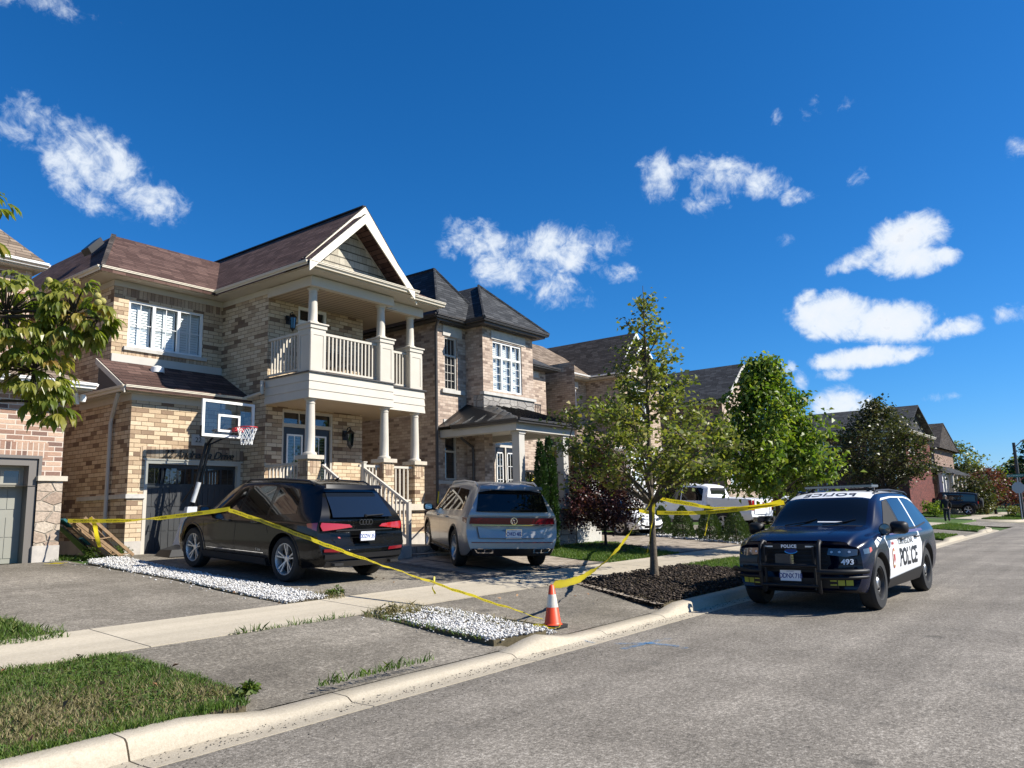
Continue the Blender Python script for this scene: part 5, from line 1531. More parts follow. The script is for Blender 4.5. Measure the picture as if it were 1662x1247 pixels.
for q in ((26.8, 29.1, 18.57, 18.7, 6.93, 7.2), (26.8, 29.1, 18.53, 18.7, 5.5, 5.62), (30.2, 32.0, 16.67, 16.8, 6.93, 7.2), (29.76, 33.25, 16.65, 16.8, 4.2, 4.32)):
 mb = MB(); mb.box(*q); mb.build('stone_band', M['cast_stone'], T)
mb = MB(); mb.box(29.75, 33.25, 16.64, 17.0, 0.6, 2.0); mb.build('stone_base', M['stone'], T)
mb = MB()
obox(mb, 'y', 16.3, -1, 25.6, 27.5, 0.8, 2.9, -0.12, -0.09)
for k in range(4):
 for i in range(4): obox(mb, 'y', 16.3, -1, 25.66 + 0.46 * i, 26.06 + 0.46 * i, 0.86 + 0.52 * k, 1.30 + 0.52 * k, -0.09, -0.08)
mb.build('garage_door', M['trim_white'], T)
mb = MB()
gutter(mb, (25.0, 18.2, 7.36), (29.5, 18.2, 7.36), (0, -1, 0)); gutter(mb, (29.5, 16.32, 7.36), (29.5, 18.2, 7.36), (-1, 0, 0)); gutter(mb, (25.0, 18.1, 7.36), (25.0, 27, 7.36), (-1, 0, 0))
gutter(mb, (24.9, 15.9, 3.93), (29.7, 15.9, 3.93), (0, -1, 0)); gutter(mb, (24.95, 15.85, 3.93), (24.95, 18.5, 3.93), (-1, 0, 0))
mb.build('gutter', M['trim_white'], T)
mb = MB()
mb.slab([(x, y, 7.32) for x, y in ((25.02, 27), (25.02, 18.22), (29.52, 18.22), (29.52, 16.34), (33.5, 16.34), (33.5, 27), (33.1, 27), (33.1, 16.75), (29.85, 16.75), (29.85, 18.65), (25.4, 18.65), (25.4, 27))], (0, 0, 0.05))
mb.slab([(x, y, 3.90) for x, y in ((25.0, 18.5), (25.0, 15.92), (29.75, 15.92), (29.75, 17.55), (27.85, 17.55), (27.85, 16.32), (25.32, 16.32), (25.32, 18.5))], (0, 0, 0.04))
mb.build('soffit', M['trim'], T)
mb = MB()
roof_face(mb, [(24.9, 18.12, 7.45), (30.6, 18.12, 7.45), (30.6, 21.5, 9.52), (27.2, 21.5, 9.52)], 0.08)
roof_face(mb, [(24.9, 18.12, 7.45), (27.2, 21.5, 9.52), (27.2, 24, 9.52), (24.9, 27, 7.45)], 0.08)
rf = mb.build('roof', M['shingle_tan'], T)
mb = MB()
roof_face(mb, [(29.42, 16.75, 7.44), (31.35, 16.75, 9.58), (31.35, 26, 9.58), (29.42, 26, 7.44)], 0.08)
roof_face(mb, [(33.5, 16.75, 7.44), (33.5, 26, 7.44), (31.35, 26, 9.58), (31.35, 16.75, 9.58)], 0.08)
roof_face(mb, [(27.2, 21.5, 9.52), (30.6, 21.5, 9.52), (31.35, 23, 9.58), (31.35, 25, 9.58), (27.2, 24, 9.52)], 0.05)
roof_face(mb, [(29.42, 16.24, 7.435), (31.06, 16.24, 9.14), (31.06, 17.4, 9.14), (29.42, 17.4, 7.435)], 0.08)
roof_face(mb, [(32.7, 16.24, 7.435), (32.7, 17.4, 7.435), (31.06, 17.4, 9.14), (31.06, 16.24, 9.14)], 0.08)
mb.build('roof', M['shingle_dark'], T)
mb = MB()
roof_face(mb, [(24.88, 15.82, 4.0), (29.8, 15.82, 4.0), (29.8, 18.6, 5.3), (26.6, 18.6, 5.3)], 0.06)
roof_face(mb, [(24.88, 15.82, 4.0), (26.6, 18.6, 5.3), (24.88, 18.6, 4.0)], 0.06)
mb.build('garage_roof', M['shingle_tan'], T)
mb = MB()
rake(mb, (29.42, 16.235, 7.44), (31.06, 16.235, 9.14), 0.2, 0.03); rake(mb, (32.7, 16.235, 7.44), (31.06, 16.235, 9.14), 0.2, 0.028)
rake(mb, (30.2, 16.745, 8.3), (31.35, 16.745, 9.58), 0.2, 0.03); rake(mb, (33.5, 16.745, 7.44), (31.35, 16.745, 9.58), 0.2, 0.028)
mb.build('rake_board', M['trim_white'], rf)
mb = MB(); mb.box(27.8, 29.9, 15.4, 17.6, 1.55, 1.70); mb.box(27.85, 29.85, 15.5, 17.6, 0.5, 1.55); mb.build('porch_floor', M['cast_stone'], T)
railing(T, (27.85, 15.45, 1.70), (29.85, 15.45, 1.70), h=0.95, gap=0.15, mat='trim_white')
for x in (27.8, 29.7):
 mb = MB(); mb.box(x, x + 0.2, 15.4, 15.6, 1.7, 3.88); mb.build('porch_post', M['trim_white'], T)

# ------------------------------------------------------------------ fourth house
F = thing('brick_house', 'brown brick house with one steep charcoal gable and stone bay behind the pickup', 'house', (41.5, 16.2, 0.8))
mb = MB()
wall(mb, 'x', 39.5, 16.2, 28, 0.8, 7.2, out=-1)
wall(mb, 'x', 44.1, 16.2, 28, 0.8, 7.2, out=1)
mb.build('wall', M['brick_brown'], F)
mb = MB()
wall(mb, 'y', 16.2, 39.5, 44.1, 0.8, 7.2, [(40.8, 42.6, 5.4, 6.7), (40.0, 43.7, 2.6, 3.9)], 0.1)
mb.poly([(39.5, 16.2, 7.2), (44.1, 16.2, 7.2), (41.8, 16.2, 9.3)])
mb.build('wall', M['brick_pink'], F)
mb = MB(); mb.box(39.44, 44.16, 16.12, 16.6, 0.6, 2.42); mb.build('stone_base', M['stone'], F)
mb = MB(); mb.box(39.38, 44.2, 16.05, 16.6, 2.42, 2.56); mb.build('stone_band', M['cast_warm'], F)
window(F, 'y', 16.2, -1, 40.0, 41.7, 2.6, 3.9, cols=2, grid=(1, 1), shutter=True)
window(F, 'y', 16.2, -1, 42.0, 43.7, 2.6, 3.9, cols=2, grid=(1, 1), shutter=True)
window(F, 'y', 16.2, -1, 40.8, 42.6, 5.4, 6.7, cols=2, grid=(1, 1), shutter=True)
mb = MB(); mb.box(41.7, 42.0, 16.19, 16.4, 2.6, 3.9); mb.build('mullion', M['trim_grey'], F)
mb = MB(); roof_face(mb, [(39.7, 15.5, 4.15), (44.2, 15.5, 4.15), (44.0, 16.2, 4.7), (39.8, 16.2, 4.7)], 0.05); mb.build('bay_roof', M['shingle_grey'], F)
mb = MB(); mb.box(39.75, 44.1, 15.6, 16.2, 4.0, 4.13); mb.build('soffit', M['trim_grey'], F)
mb = MB()
roof_face(mb, [(39.05, 15.75, 7.2), (41.8, 15.75, 9.42), (41.8, 28, 9.42), (39.05, 28, 7.2)], 0.08)
roof_face(mb, [(44.55, 15.75, 7.2), (44.55, 28, 7.2), (41.8, 28, 9.42), (41.8, 15.75, 9.42)], 0.08)
rf = mb.build('roof', M['shingle_grey'], F)
mb = MB()
rake(mb, (39.05, 15.745, 7.2), (41.8, 15.745, 9.42), 0.24, 0.03); rake(mb, (44.55, 15.745, 7.2), (41.8, 15.745, 9.42), 0.24, 0.028)
mb.box(39.1, 39.5, 15.75, 28, 7.0, 7.1)
mb.build('rake_board', M['trim_grey'], rf)
mb = MB(); gutter(mb, (39.08, 15.8, 7.08), (39.08, 28, 7.08), (-1, 0, 0)); mb.build('gutter', M['trim_dark'], F)
mb = MB(); mb.box(40.1, 40.5, 19.5, 19.9, 7.9, 8.5); mb.build('roof_vent', M['metal_black'], rf)

# ------------------------------------------------------------------ red brick corner house across the side street
D = thing('brick_house', 'dark red brick corner house with grey roof and white porch across the side street', 'house', (70, 16, 0.8))
mb = MB()
wall(mb, 'x', 66.0, 12.6, 27.0, 0.7, 6.95, [(13.6, 15.35, 5.35, 6.6), (13.4, 15.3, 2.3, 4.05), (18.6, 20.2, 5.35, 6.6), (18.6, 20.2, 2.3, 4.05)], 0.1)
wall(mb, 'y', 12.6, 66.0, 76.0, 0.7, 6.95, [(67.6, 69.4, 5.3, 6.6)], 0.1)
wall(mb, 'y', 27.0, 66.0, 76.0, 0.7, 6.95, out=1)
wall(mb, 'x', 76.0, 12.6, 27.0, 0.7, 6.95, out=1)
mb.build('wall', M['brick_red'], D)
for a, b, z0, z1 in ((13.6, 15.35, 5.35, 6.6), (13.4, 15.3, 2.3, 4.05), (18.6, 20.2, 5.35, 6.6), (18.6, 20.2, 2.3, 4.05)):
 window(D, 'x', 66.0, -1, a, b, z0, z1, cols=2, grid=(2, 3), shutter=False, glass='glass', fw=0.09)
 mb = MB(); mb.box(65.93, 66.05, a - 0.25, b + 0.25, z0 - 0.16, z0 - 0.02); mb.build('stone_band', M['cast_stone'], D)
window(D, 'y', 12.6, -1, 67.6, 69.4, 5.3, 6.6, cols=2, grid=(1, 1), shutter=False, fw=0.09)
for z in (6.1, 5.72, 4.5):
 mb = MB(); mb.box(65.96, 66.05, 15.7, 27.0, z, z + 0.09); mb.build('stone_band', M['cast_stone'], D)
mb = MB(); gutter(mb, (65.55, 12.3, 6.9), (65.55, 27.3, 6.9), (-1, 0, 0), s=0.16); gutter(mb, (65.5, 12.2, 6.9), (76.4, 12.2, 6.9), (0, -1, 0), s=0.16); mb.build('gutter', M['gutter_cream'], D)
mb = MB(); mb.slab([(65.55, 12.2, 6.85), (76.4, 12.2, 6.85), (76.4, 27.4, 6.85), (65.55, 27.4, 6.85)], (0, 0, 0.1)); mb.build('soffit', M['trim'], D)
mb = MB()
roof_face(mb, [(65.45, 12.1, 7.0), (65.45, 27.5, 7.0), (70.0, 27.5, 9.35), (70.0, 12.1, 9.35)][::-1], 0.1)
roof_face(mb, [(76.5, 12.1, 7.0), (70.0, 12.1, 9.35), (70.0, 27.5, 9.35), (76.5, 27.5, 7.0)], 0.1)
mb.poly([(65.6, 12.62, 6.95), (76.4, 12.62, 6.95), (70.0, 12.62, 9.2)])
mb.build('roof', M['shingle_grey'], D)
mb = MB(); mb.box(76.4, 80.8, 11.9, 14.4, 1.2, 1.4); mb.box(76.5, 80.7, 12.0, 14.4, 0.3, 1.2); mb.build('porch_floor', M['cast_stone'], D)
for x in (76.5, 77.9, 79.3, 80.5):
 mb = MB(); mb.box(x, x + 0.28, 11.95, 12.23, 1.4, 4.0); mb.build('porch_post', M['trim_white'], D)
mb = MB(); roof_face(mb, [(76.1, 11.6, 4.1), (81.1, 11.6, 4.1), (80.8, 14.4, 4.9), (76.1, 14.4, 4.9)], 0.1); mb.build('porch_roof', M['shingle_grey'], D)
mb = MB(); mb.box(76.4, 80.8, 11.9, 12.3, 3.85, 4.08); mb.build('beam', M['trim_white'], D)
railing(D, (76.6, 12.1, 1.4), (80.5, 12.1, 1.4), h=0.95, gap=0.2, mat='trim_white', bw=0.04)

# ------------------------------------------------------------------ brown-roofed house with a columned porch further on
Q = thing('house', 'brown roofed house with a row of pale porch columns beyond the red brick house', 'house', (86, 15, 0.8))
mb = MB(); mb.box(81.5, 92, 13.2, 24, 0.5, 6.6); mb.build('wall', M['brick_brown'], Q)
mb = MB()
roof_face(mb, [(80.9, 12.6, 6.5), (80.9, 24.5, 6.5), (84.5, 24.5, 9.0), (84.5, 12.6, 9.0)][::-1], 0.1)
roof_face(mb, [(92.5, 12.6, 6.5), (84.5, 12.6, 9.0), (84.5, 24.5, 9.0), (92.5, 24.5, 6.5)], 0.1)
mb.poly([(81.0, 12.65, 6.5), (92.4, 12.65, 6.5), (84.5, 12.65, 8.9)])
mb.build('roof', M['shingle_dark'], Q)
mb = MB(); roof_face(mb, [(79.2, 11.4, 4.0), (90, 11.4, 4.0), (90, 13.2, 4.9), (81.5, 13.2, 4.9)], 0.1); roof_face(mb, [(79.2, 11.4, 4.0), (81.5, 13.2, 4.9), (81.5, 22, 4.9), (79.2, 22, 4.0)], 0.1); mb.build('porch_roof', M['shingle_grey'], Q)
for x, y in ((79.5, 11.7), (81.8, 11.7), (84.1, 11.7), (86.4, 11.7), (79.5, 14.2), (79.5, 16.7)):
 column(Q, x, y, 1.4, 3.9, 0.2, 'porch_post', 'trim')
mb = MB(); mb.box(79.3, 89, 11.5, 13.2, 0.5, 1.4); mb.build('porch_floor', M['cast_stone'], Q)
for i, (x, y, w, h) in enumerate(((150, 12.5, 9, 5.5), (168, 7.0, 12, 6.3))):
 R_ = thing('house', ['small distant house with a grey hipped roof above the shrubs', 'low distant house with a brown roof at the end of the street'][i], 'house', (x, y, 0.8), 'distant houses at the end of the street')
 mb = MB(); mb.box(x, x + 9, y - w / 2, y + w / 2, 0.3, h - 1.6); mb.build('wall', M['brick_brown'], R_)
 mb = MB(); tri_hip(mb, x - 0.5, x + 9.5, y - w / 2 - 0.5, y + w / 2 + 0.5, h - 1.6, (x + 4.5, y, h + 0.6), 0.1); mb.build('roof', M['shingle_grey' if i == 0 else 'shingle_brown'], R_)


# ================================================================== VEHICLES
def pchip(xs, ys):
 xs, ys = np.array(xs, float), np.array(ys, float)
 h = np.diff(xs); d = np.diff(ys) / h
 m = np.zeros(len(xs))
 for i in range(1, len(xs) - 1):
  if d[i - 1] * d[i] > 0:
   w1, w2 = 2 * h[i] + h[i - 1], h[i] + 2 * h[i - 1]
   m[i] = (w1 + w2) / (w1 / d[i - 1] + w2 / d[i])
 m[0], m[-1] = d[0], d[-1]
 def f(x):
  x = np.clip(x, xs[0], xs[-1])
  i = np.clip(np.searchsorted(xs, x) - 1, 0, len(xs) - 2)
  t = (x - xs[i]) / h[i]
  return ((1 + 2 * t) * (1 - t) ** 2 * ys[i] + t * (1 - t) ** 2 * h[i] * m[i] + t * t * (3 - 2 * t) * ys[i + 1] + t * t * (t - 1) * h[i] * m[i + 1])
 return f

def car_paint(name, base, rough=0.28, metal=0.0, flake=0.0, coat=0.3):
 m, t, b = new_mat(name, base, rough, metal, 0.2, coat)
 if flake:
  tc = t.n('TexCoord').outputs['Object']
  vo = t.n('TexVoronoi', {'Vector': tc, 'Scale': 900.0})
  t.link(t.mix(flake, base, t.mix(1.0, base, vo.outputs['Color'], 'OVERLAY')), b.inputs['Base Color'])
 return m
M['paint_black'] = car_paint('paint_black', (0.003, 0.003, 0.0033), 0.22)
M['paint_silver'] = car_paint('paint_silver', (0.33, 0.328, 0.322), 0.32, 0.45, 0.2)
M['paint_navy'] = car_paint('paint_navy', (0.003, 0.006, 0.024), 0.25)
M['paint_white'] = car_paint('paint_white', (0.76, 0.77, 0.78), 0.3)
M['paint_darkblue'] = car_paint('paint_darkblue', (0.012, 0.022, 0.05), 0.25)
M['paint_charcoal'] = car_paint('paint_charcoal', (0.018, 0.020, 0.024), 0.3)
M['car_glass'] = simple('car_glass', (0.004, 0.0045, 0.005), 0.03, spec=0.5)
M['car_glass_blue'] = simple('car_glass_blue', (0.008, 0.012, 0.020), 0.03, spec=0.8)
M['lens_red'] = simple('lens_red', (0.34, 0.008, 0.010), 0.12, spec=0.7, coat=0.6)
M['lens_dark_red'] = simple('lens_dark_red', (0.15, 0.006, 0.012), 0.15, spec=0.4, coat=0.2)
M['lens_clear'] = simple('lens_clear', (0.05, 0.055, 0.06), 0.05, spec=0.9, coat=1.0)
M['lens_amber'] = simple('lens_amber', (0.55, 0.09, 0.05), 0.15, coat=0.6)
M['plate_white'] = simple('plate_white', (0.72, 0.74, 0.76), 0.5)
M['plate_blue'] = simple('plate_blue', (0.02, 0.05, 0.22), 0.5)
M['decal_black'] = simple('decal_black', (0.010, 0.010, 0.012), 0.45)
M['decal_white'] = simple('decal_white', (0.80, 0.81, 0.82), 0.4)
M['decal_purple'] = simple('decal_purple', (0.075, 0.055, 0.13), 0.4)
M['decal_yellow'] = simple('decal_yellow', (0.30, 0.33, 0.03), 0.5)
M['decal_red'] = simple('decal_red', (0.35, 0.03, 0.03), 0.4)
M['decal_gold'] = simple('decal_gold', (0.42, 0.27, 0.07), 0.4)
M['wheel_black'] = simple('wheel_black', (0.02, 0.02, 0.021), 0.4)
M['interior_dark'] = simple('interior_dark', (0.004, 0.004, 0.004), 0.8)

class Car:
 """body lofted through cross sections; x forward from the rear bumper, y left, z up, ground at 0"""
 def __init__(s, st, fprof, rprof, fz=1.0, rz=1.0, fc=0.16, rc=0.12, wheel=None):
  st = np.array(st, float)
  s.L = st[-1, 0]
  s.fn = [pchip(st[:, 0], st[:, k]) for k in range(1, 9)]   # zb zs ze zt wb ws we crown
  s.fprof, s.rprof = pchip(*zip(*fprof)), pchip(*zip(*rprof))
  s.fz, s.rz, s.fc, s.rc = fz, rz, fc, rc
 def ctrl(s, x):
  zb, zs, ze, zt, wb, ws, we, cr = [float(f(x)) for f in s.fn]
  dz = ze - zs
  t = min(max(dz / 0.25, 0), 1)
  P = [(0, zb), (wb * 0.93, zb), (wb * 0.985, zb + 0.05), (ws + 0.012 * 1, zb + 0.50 * (zs - zb)), (ws, zs - 0.10), (ws - 0.035, zs),
   (we + 0.025, ze - 0.035), (we - 0.035, ze + (zt - ze) * 0.35), (we * 0.55, zt - (zt - ze) * 0.12), (0, zt)]
  return P
 def section(s, x, nt=4):
  P = s.ctrl(x)
  idx = np.arange(len(P))
  fy, fz = pchip(idx, [p[0] for p in P]), pchip(idx, [p[1] for p in P])
  t = np.linspace(0, len(P) - 1, (len(P) - 1) * nt + 1)
  return fy(t), fz(t)
 def bend(s, x, y, z):
  """plan curvature and profile of nose and tail"""
  x = np.asarray(x, float); y = np.asarray(y, float); z = np.asarray(z, float)
  wf = np.clip((x - (s.L - s.fz)) / s.fz, 0, 1)
  wr = np.clip((s.rz - x) / s.rz, 0, 1)
  q = np.abs(y)
  cf = s.fc * (0.6 * q ** 2 + 0.6 * q ** 6)
  cr = s.rc * (0.6 * q ** 2 + 0.6 * q ** 6)
  return x - wf * wf * (s.fprof(z) + cf) + (wr * s.rprof(z) + wr * wr * cr)
 def side(s, x, z):
  y, zz = s.section(x)
  i0 = 4
  return float(np.interp(z, zz[i0:7 * 4 + 1], y[i0:7 * 4 + 1]))
 def top(s, x, y):
  yy, zz = s.section(x)
  return float(np.interp(-abs(y), -yy[6 * 4:], zz[6 * 4:]))
 def pt(s, kind, a, b, eps):
  if kind == 'side_l':  x, y, z = a, s.side(a, b) + eps, b
  elif kind == 'side_r': x, y, z = a, -s.side(a, b) - eps, b
  elif kind == 'front': x, y, z = s.L + eps, a, b
  elif kind == 'rear': x, y, z = -eps, a, b
  elif kind == 'top': x, y, z = a, b, s.top(a, b) + eps
  if kind in ('front', 'rear'):
   xx = float(s.bend(s.L if kind == 'front' else 0.0, y, z)) + (eps if kind == 'front' else -eps)
   return (xx, y, z)
  return (float(s.bend(x, y, z)), y, z)
 def body(s, name, mats, parent, wheels, R, cut=None, W=None):
  xs = np.unique(np.concatenate([np.linspace(0, s.L, 58), s.L - np.array([0.02, 0.05]), np.array([0.02, 0.05])]))
  ring = []
  for x in xs:
   y, z = s.section(x)
   yy = np.concatenate([y, -y[::-1][1:-1]]); zz = np.concatenate([z, z[::-1][1:-1]])
   ring.append(np.stack([s.bend(np.full(len(yy), x), yy, zz), yy, zz], 1))
  n = len(ring[0])
  v = np.concatenate(ring)
  f = []
  for i in range(len(xs) - 1):
   for j in range(n):
    f.append((i * n + j, i * n + (j + 1) % n, (i + 1) * n + (j + 1) % n, (i + 1) * n + j))
  half = (n + 2) // 2
  for base in (0, (len(xs) - 1) * n):
   # close nose and tail row by row
   for j in range(half - 1):
    a, b = j, j + 1
    c, d = (n - j) % n, (n - j - 1) % n
    q = []
    for k in (a, b, d, c):
     if not q or (base + k) not in q:
      q.append(base + k)
    if len(q) >= 3:
     f.append(tuple(q))
  me = bpy.data.meshes.new(name)
  me.from_pydata(v.tolist(), [], f)
  bm = bmesh.new(); bm.from_mesh(me)
  bmesh.ops.remove_doubles(bm, verts=bm.verts, dist=1e-5)
  bmesh.ops.recalc_face_normals(bm, faces=bm.faces)
  bm.to_mesh(me); bm.free()
  for m in mats: me.materials.append(m)
  ob = bpy.data.objects.new(name, me); COL.objects.link(ob)
  cm = MB()
  for x in wheels:
   for sg in (1, -1):
    cm.cyl((x, sg * 0.55, R + 0.01), (x, sg * 1.4, R + 0.01), R + 0.055, n=40)
  if cut:
   for c in cut: cm.box(*c)
  cutter = cm.build('cutter', M['black_plastic'])
  md = ob.modifiers.new('cut', 'BOOLEAN'); md.operation = 'DIFFERENCE'; md.object = cutter; md.solver = 'EXACT'
  bpy.context.view_layer.update()
  dg = bpy.context.evaluated_depsgraph_get()
  m2 = bpy.data.meshes.new_from_object(ob.evaluated_get(dg))
  bpy.data.objects.remove(ob); bpy.data.objects.remove(cutter)
  m2.name = name
  m2.materials.clear()
  for m in mats: m2.materials.append(m)
  mi = []
  for p in m2.polygons:
   c = p.center; k = 0
   for x in wheels:
    if math.hypot(c.x - x, c.z - R - 0.01) < R + 0.06 and abs(c.y) < 1.2 and abs(c.y) > 0.5 and c.z < 2 * R + 0.2:
     if math.hypot(c.x - x, c.z - R - 0.01) < R + 0.052 or abs(p.normal.y) < 0.5: k = 1
   if p.normal.z < -0.6 and c.z < 0.6: k = 1
   mi.append(k)
  m2.polygons.foreach_set('material_index', mi)
  return link(name, m2, parent, 32)
 def panel(s, name, mat, parent, kind, pts, eps=0.004, th=0.0, cuts=0.12, both=False, mirror=False, kinds=None):
  """an outline laid on the body: side (x,z), front/rear (y,z) or top (x,y)"""
  if both or mirror:
   o = s.panel(name, mat, parent, 'side_l' if both else kind, pts, eps, th, cuts)
   s.panel(name, mat, parent, 'side_r' if both else kind, pts if both else [(-a, b) for a, b in pts][::-1], eps, th, cuts)
   return o
  mb = MB()
  for kd, P in [(kind, pts)]:
   bm = bmesh.new()
   bm.faces.new([bm.verts.new((a, b, 0)) for a, b in P])
   for ax in (0, 1):
    lo, hi = min(p[ax] for p in P), max(p[ax] for p in P)
    k = int((hi - lo) / cuts)
    for i in range(1, k + 1):
     co = [0, 0, 0]; no = [0, 0, 0]
     co[ax] = lo + (hi - lo) * i / (k + 1); no[ax] = 1
     bmesh.ops.bisect_plane(bm, geom=bm.verts[:] + bm.edges[:] + bm.faces[:], plane_co=co, plane_no=no)
   bmesh.ops.triangulate(bm, faces=[f for f in bm.faces if len(f.verts) > 4])
   uv = [(v.co.x, v.co.y) for v in bm.verts]
   for i, v in enumerate(bm.verts): v.index = i
   fs = [tuple(v.index for v in f.verts) for f in bm.faces]
   bd = [tuple(v.index for v in e.verts) for e in bm.edges if e.is_boundary]
   bm.free()
   out = [s.pt(kd, a, b, eps + th) for a, b in uv]
   o = len(mb.v)
   mb.add(out, fs)
   if th:
    inn = [s.pt(kd, a, b, eps - 0.01) for a, b in uv]
    o2 = len(mb.v)
    mb.v += inn
    for a, b in bd:
     mb.f.append((o + a, o + b, o2 + b, o2 + a)); mb.m.append(0)
  ob = mb.build(name, mat, parent, smooth=40)
  # face outwards
  me = ob.data
  bm = bmesh.new(); bm.from_mesh(me)
  cen = Vector((s.L / 2, 0, 0.8))
  for f in bm.faces:
   d = f.calc_center_median() - cen
   d.x *= 0.25 if kind.startswith('side') or both else 1.0
   if kind == 'top': d = Vector((0, 0, 1))
   if f.normal.dot(d) < 0: f.normal_flip()
  bm.to_mesh(me); bm.free()
  return ob
 def text(s, name, body, size, mat, parent, kind, at, slope=0.0, eps=0.006, flip=False, **kw):
  vs, fs = text_mesh(body, size, 0.0, **kw)
  ca, sa = math.cos(slope), math.sin(slope)
  out = []
  for x, y, _ in vs:
   u, v = x * ca - y * sa, x * sa + y * ca
   if kind == 'side_l': a, b = at[0] - u, at[1] + v       # reads towards the rear on the left flank
   elif kind == 'side_r': a, b = at[0] + u, at[1] + v
   elif kind == 'front': a, b = at[0] + u, at[1] + v
   elif kind == 'rear': a, b = at[0] - u, at[1] + v
   else: a, b = at[0] - v, at[1] + u
   if flip:
    a, b = (at[0] - v, at[1] - u) if kind == 'top' else (2 * at[0] - a, b)
   out.append(s.pt(kind, a, b, eps))
  mb = MB(); mb.add(out, fs)
  ob = mb.build(name, mat, parent, recalc=False)
  return ob

def wheel(parent, x, y, R, rim, spokes=5, mats=('rubber', 'alloy'), w=0.24, dark='black_plastic', twin=True, dish=0.05, steel=False):
 sg = 1 if y > 0 else -1
 tmb = MB()
 prof = [(rim - 0.005, -w / 2 + 0.02), (rim + 0.01, -w / 2), (R - 0.03, -w / 2 + 0.005), (R - 0.006, -w / 2 + 0.03), (R, -w / 2 + 0.06), (R, w / 2 - 0.06), (R - 0.006, w / 2 - 0.03), (R - 0.03, w / 2 - 0.005), (rim + 0.01, w / 2), (rim - 0.005, w / 2 - 0.02)]
 tmb.lathe(prof, (x, y, R), 'y', 44)
 # tread grooves and sidewall rib
 for h in (-0.05, 0.0, 0.05):
  tmb.lathe([(R + 0.001, h - 0.006), (R + 0.0015, h + 0.006)], (x, y, R), 'y', 44)
 ty = tmb.build('tyre', M[mats[0]])
 root = bpy.data.objects.new('wheel', ty.data)
 bpy.data.objects.remove(ty)
 COL.objects.link(root); root.parent = parent
 for p in root.data.polygons: p.use_smooth = True
 root.data.set_sharp_from_angle(angle=math.radians(35))
 r = MB()
 o = w / 2 - 0.02
 r.lathe([(rim, sg * (o + 0.005)), (rim - 0.012, sg * (o + 0.006)), (rim - 0.02, sg * (o - 0.01)), (rim - 0.03, sg * (o - 0.06)), (rim - 0.035, -sg * 0.08)], (x, y, R), 'y', 44)
 c = (x, y + sg * (o - dish), R)
 if not steel:
  r.lathe([(0.0, sg * 0.012), (0.05, sg * 0.012), (0.062, 0.0), (0.062, -sg * 0.03)], c, 'y', 20)
  for k in range(spokes):
   a0 = 2 * math.pi * k / spokes + 0.31
   for da in ((-0.17, 0.17) if twin else (0.0,)):
    a = a0 + da
    hw0, hw1 = (0.010, 0.013) if twin else (0.03, 0.04)
    p0 = Vector((math.cos(a0 + da * 0.5), 0, math.sin(a0 + da * 0.5))) * 0.05
    p1 = Vector((math.cos(a), 0, math.sin(a))) * (rim - 0.018)
    n = Vector((-math.sin(a), 0, math.cos(a)))
    q = [p0 - n * hw0, p0 + n * hw0, p1 + n * hw1, p1 - n * hw1]
    up = [Vector(c) + v + Vector((0, sg * (0.008 + 0.03 * (i > 1)), 0)) for i, v in enumerate(q)]
    r.slab(up, (0, -sg * 0.035, 0))
 else:
  r.lathe([(0.0, sg * 0.05), (0.055, sg * 0.045), (0.07, sg * 0.0)], c, 'y', 20)
  r.lathe([(0.07, 0.0), (0.12, -sg * 0.015), (rim - 0.09, sg * 0.02), (rim - 0.05, sg * 0.0), (rim - 0.03, -sg * 0.03)], c, 'y', 40)
  for k in range(8):
   a = 2 * math.pi * k / 8
   p = Vector(c) + Vector((math.cos(a), 0, math.sin(a))) * (rim - 0.105)
   r.cyl(p + Vector((0, sg * 0.008, 0)), p + Vector((0, sg * 0.018, 0)), 0.02, n=10)
 r.build('rim', M[mats[1]], root, smooth=35)
 if not steel:
  d = MB(); d.lathe([(0.0, sg * (o - dish - 0.06)), (rim - 0.03, sg * (o - dish - 0.06))], (x, y, R), 'y', 32)
  d.build('brake', M[dark], root)
 else:
  d = MB(); d.lathe([(0.0, sg * (o - 0.004)), (0.055, sg * (o - 0.006)), (0.085, sg * (o - 0.03)), (0.09, sg * (o - 0.05))], (x, y, R), 'y', 24)
  d.build('hub_cap', M['alloy'], root, smooth=40)
 return root

def arch_ring(c, parent, xw, R, z0, r0, r1, mat='black_plastic', eps=0.012):
 a0 = math.asin(max(-1, min(1, (z0 - R) / r1)))
 n = 22
 angs = [a0 + (math.pi - 2 * a0) * i / n for i in range(n + 1)]
 for kd in ('side_l', 'side_r'):
  sg = 1 if kd == 'side_l' else -1
  mb = MB(); vs = []
  for a in angs:
   for r, e in ((r0 - 0.03, -0.08), (r0, eps), (r1 - 0.015, eps), (r1, -0.006)):
    x, z = xw + r * math.cos(a), R + 0.01 + r * math.sin(a)
    vs.append(c.pt(kd, x, max(z, 0.2), e))
  fs = [(i * 4 + j, (i + 1) * 4 + j, (i + 1) * 4 + j + 1, i * 4 + j + 1) for i in range(n) for j in range(3)]
  mb.add(vs, fs)
  mb.build('wheel_arch', M[mat], parent, smooth=40)

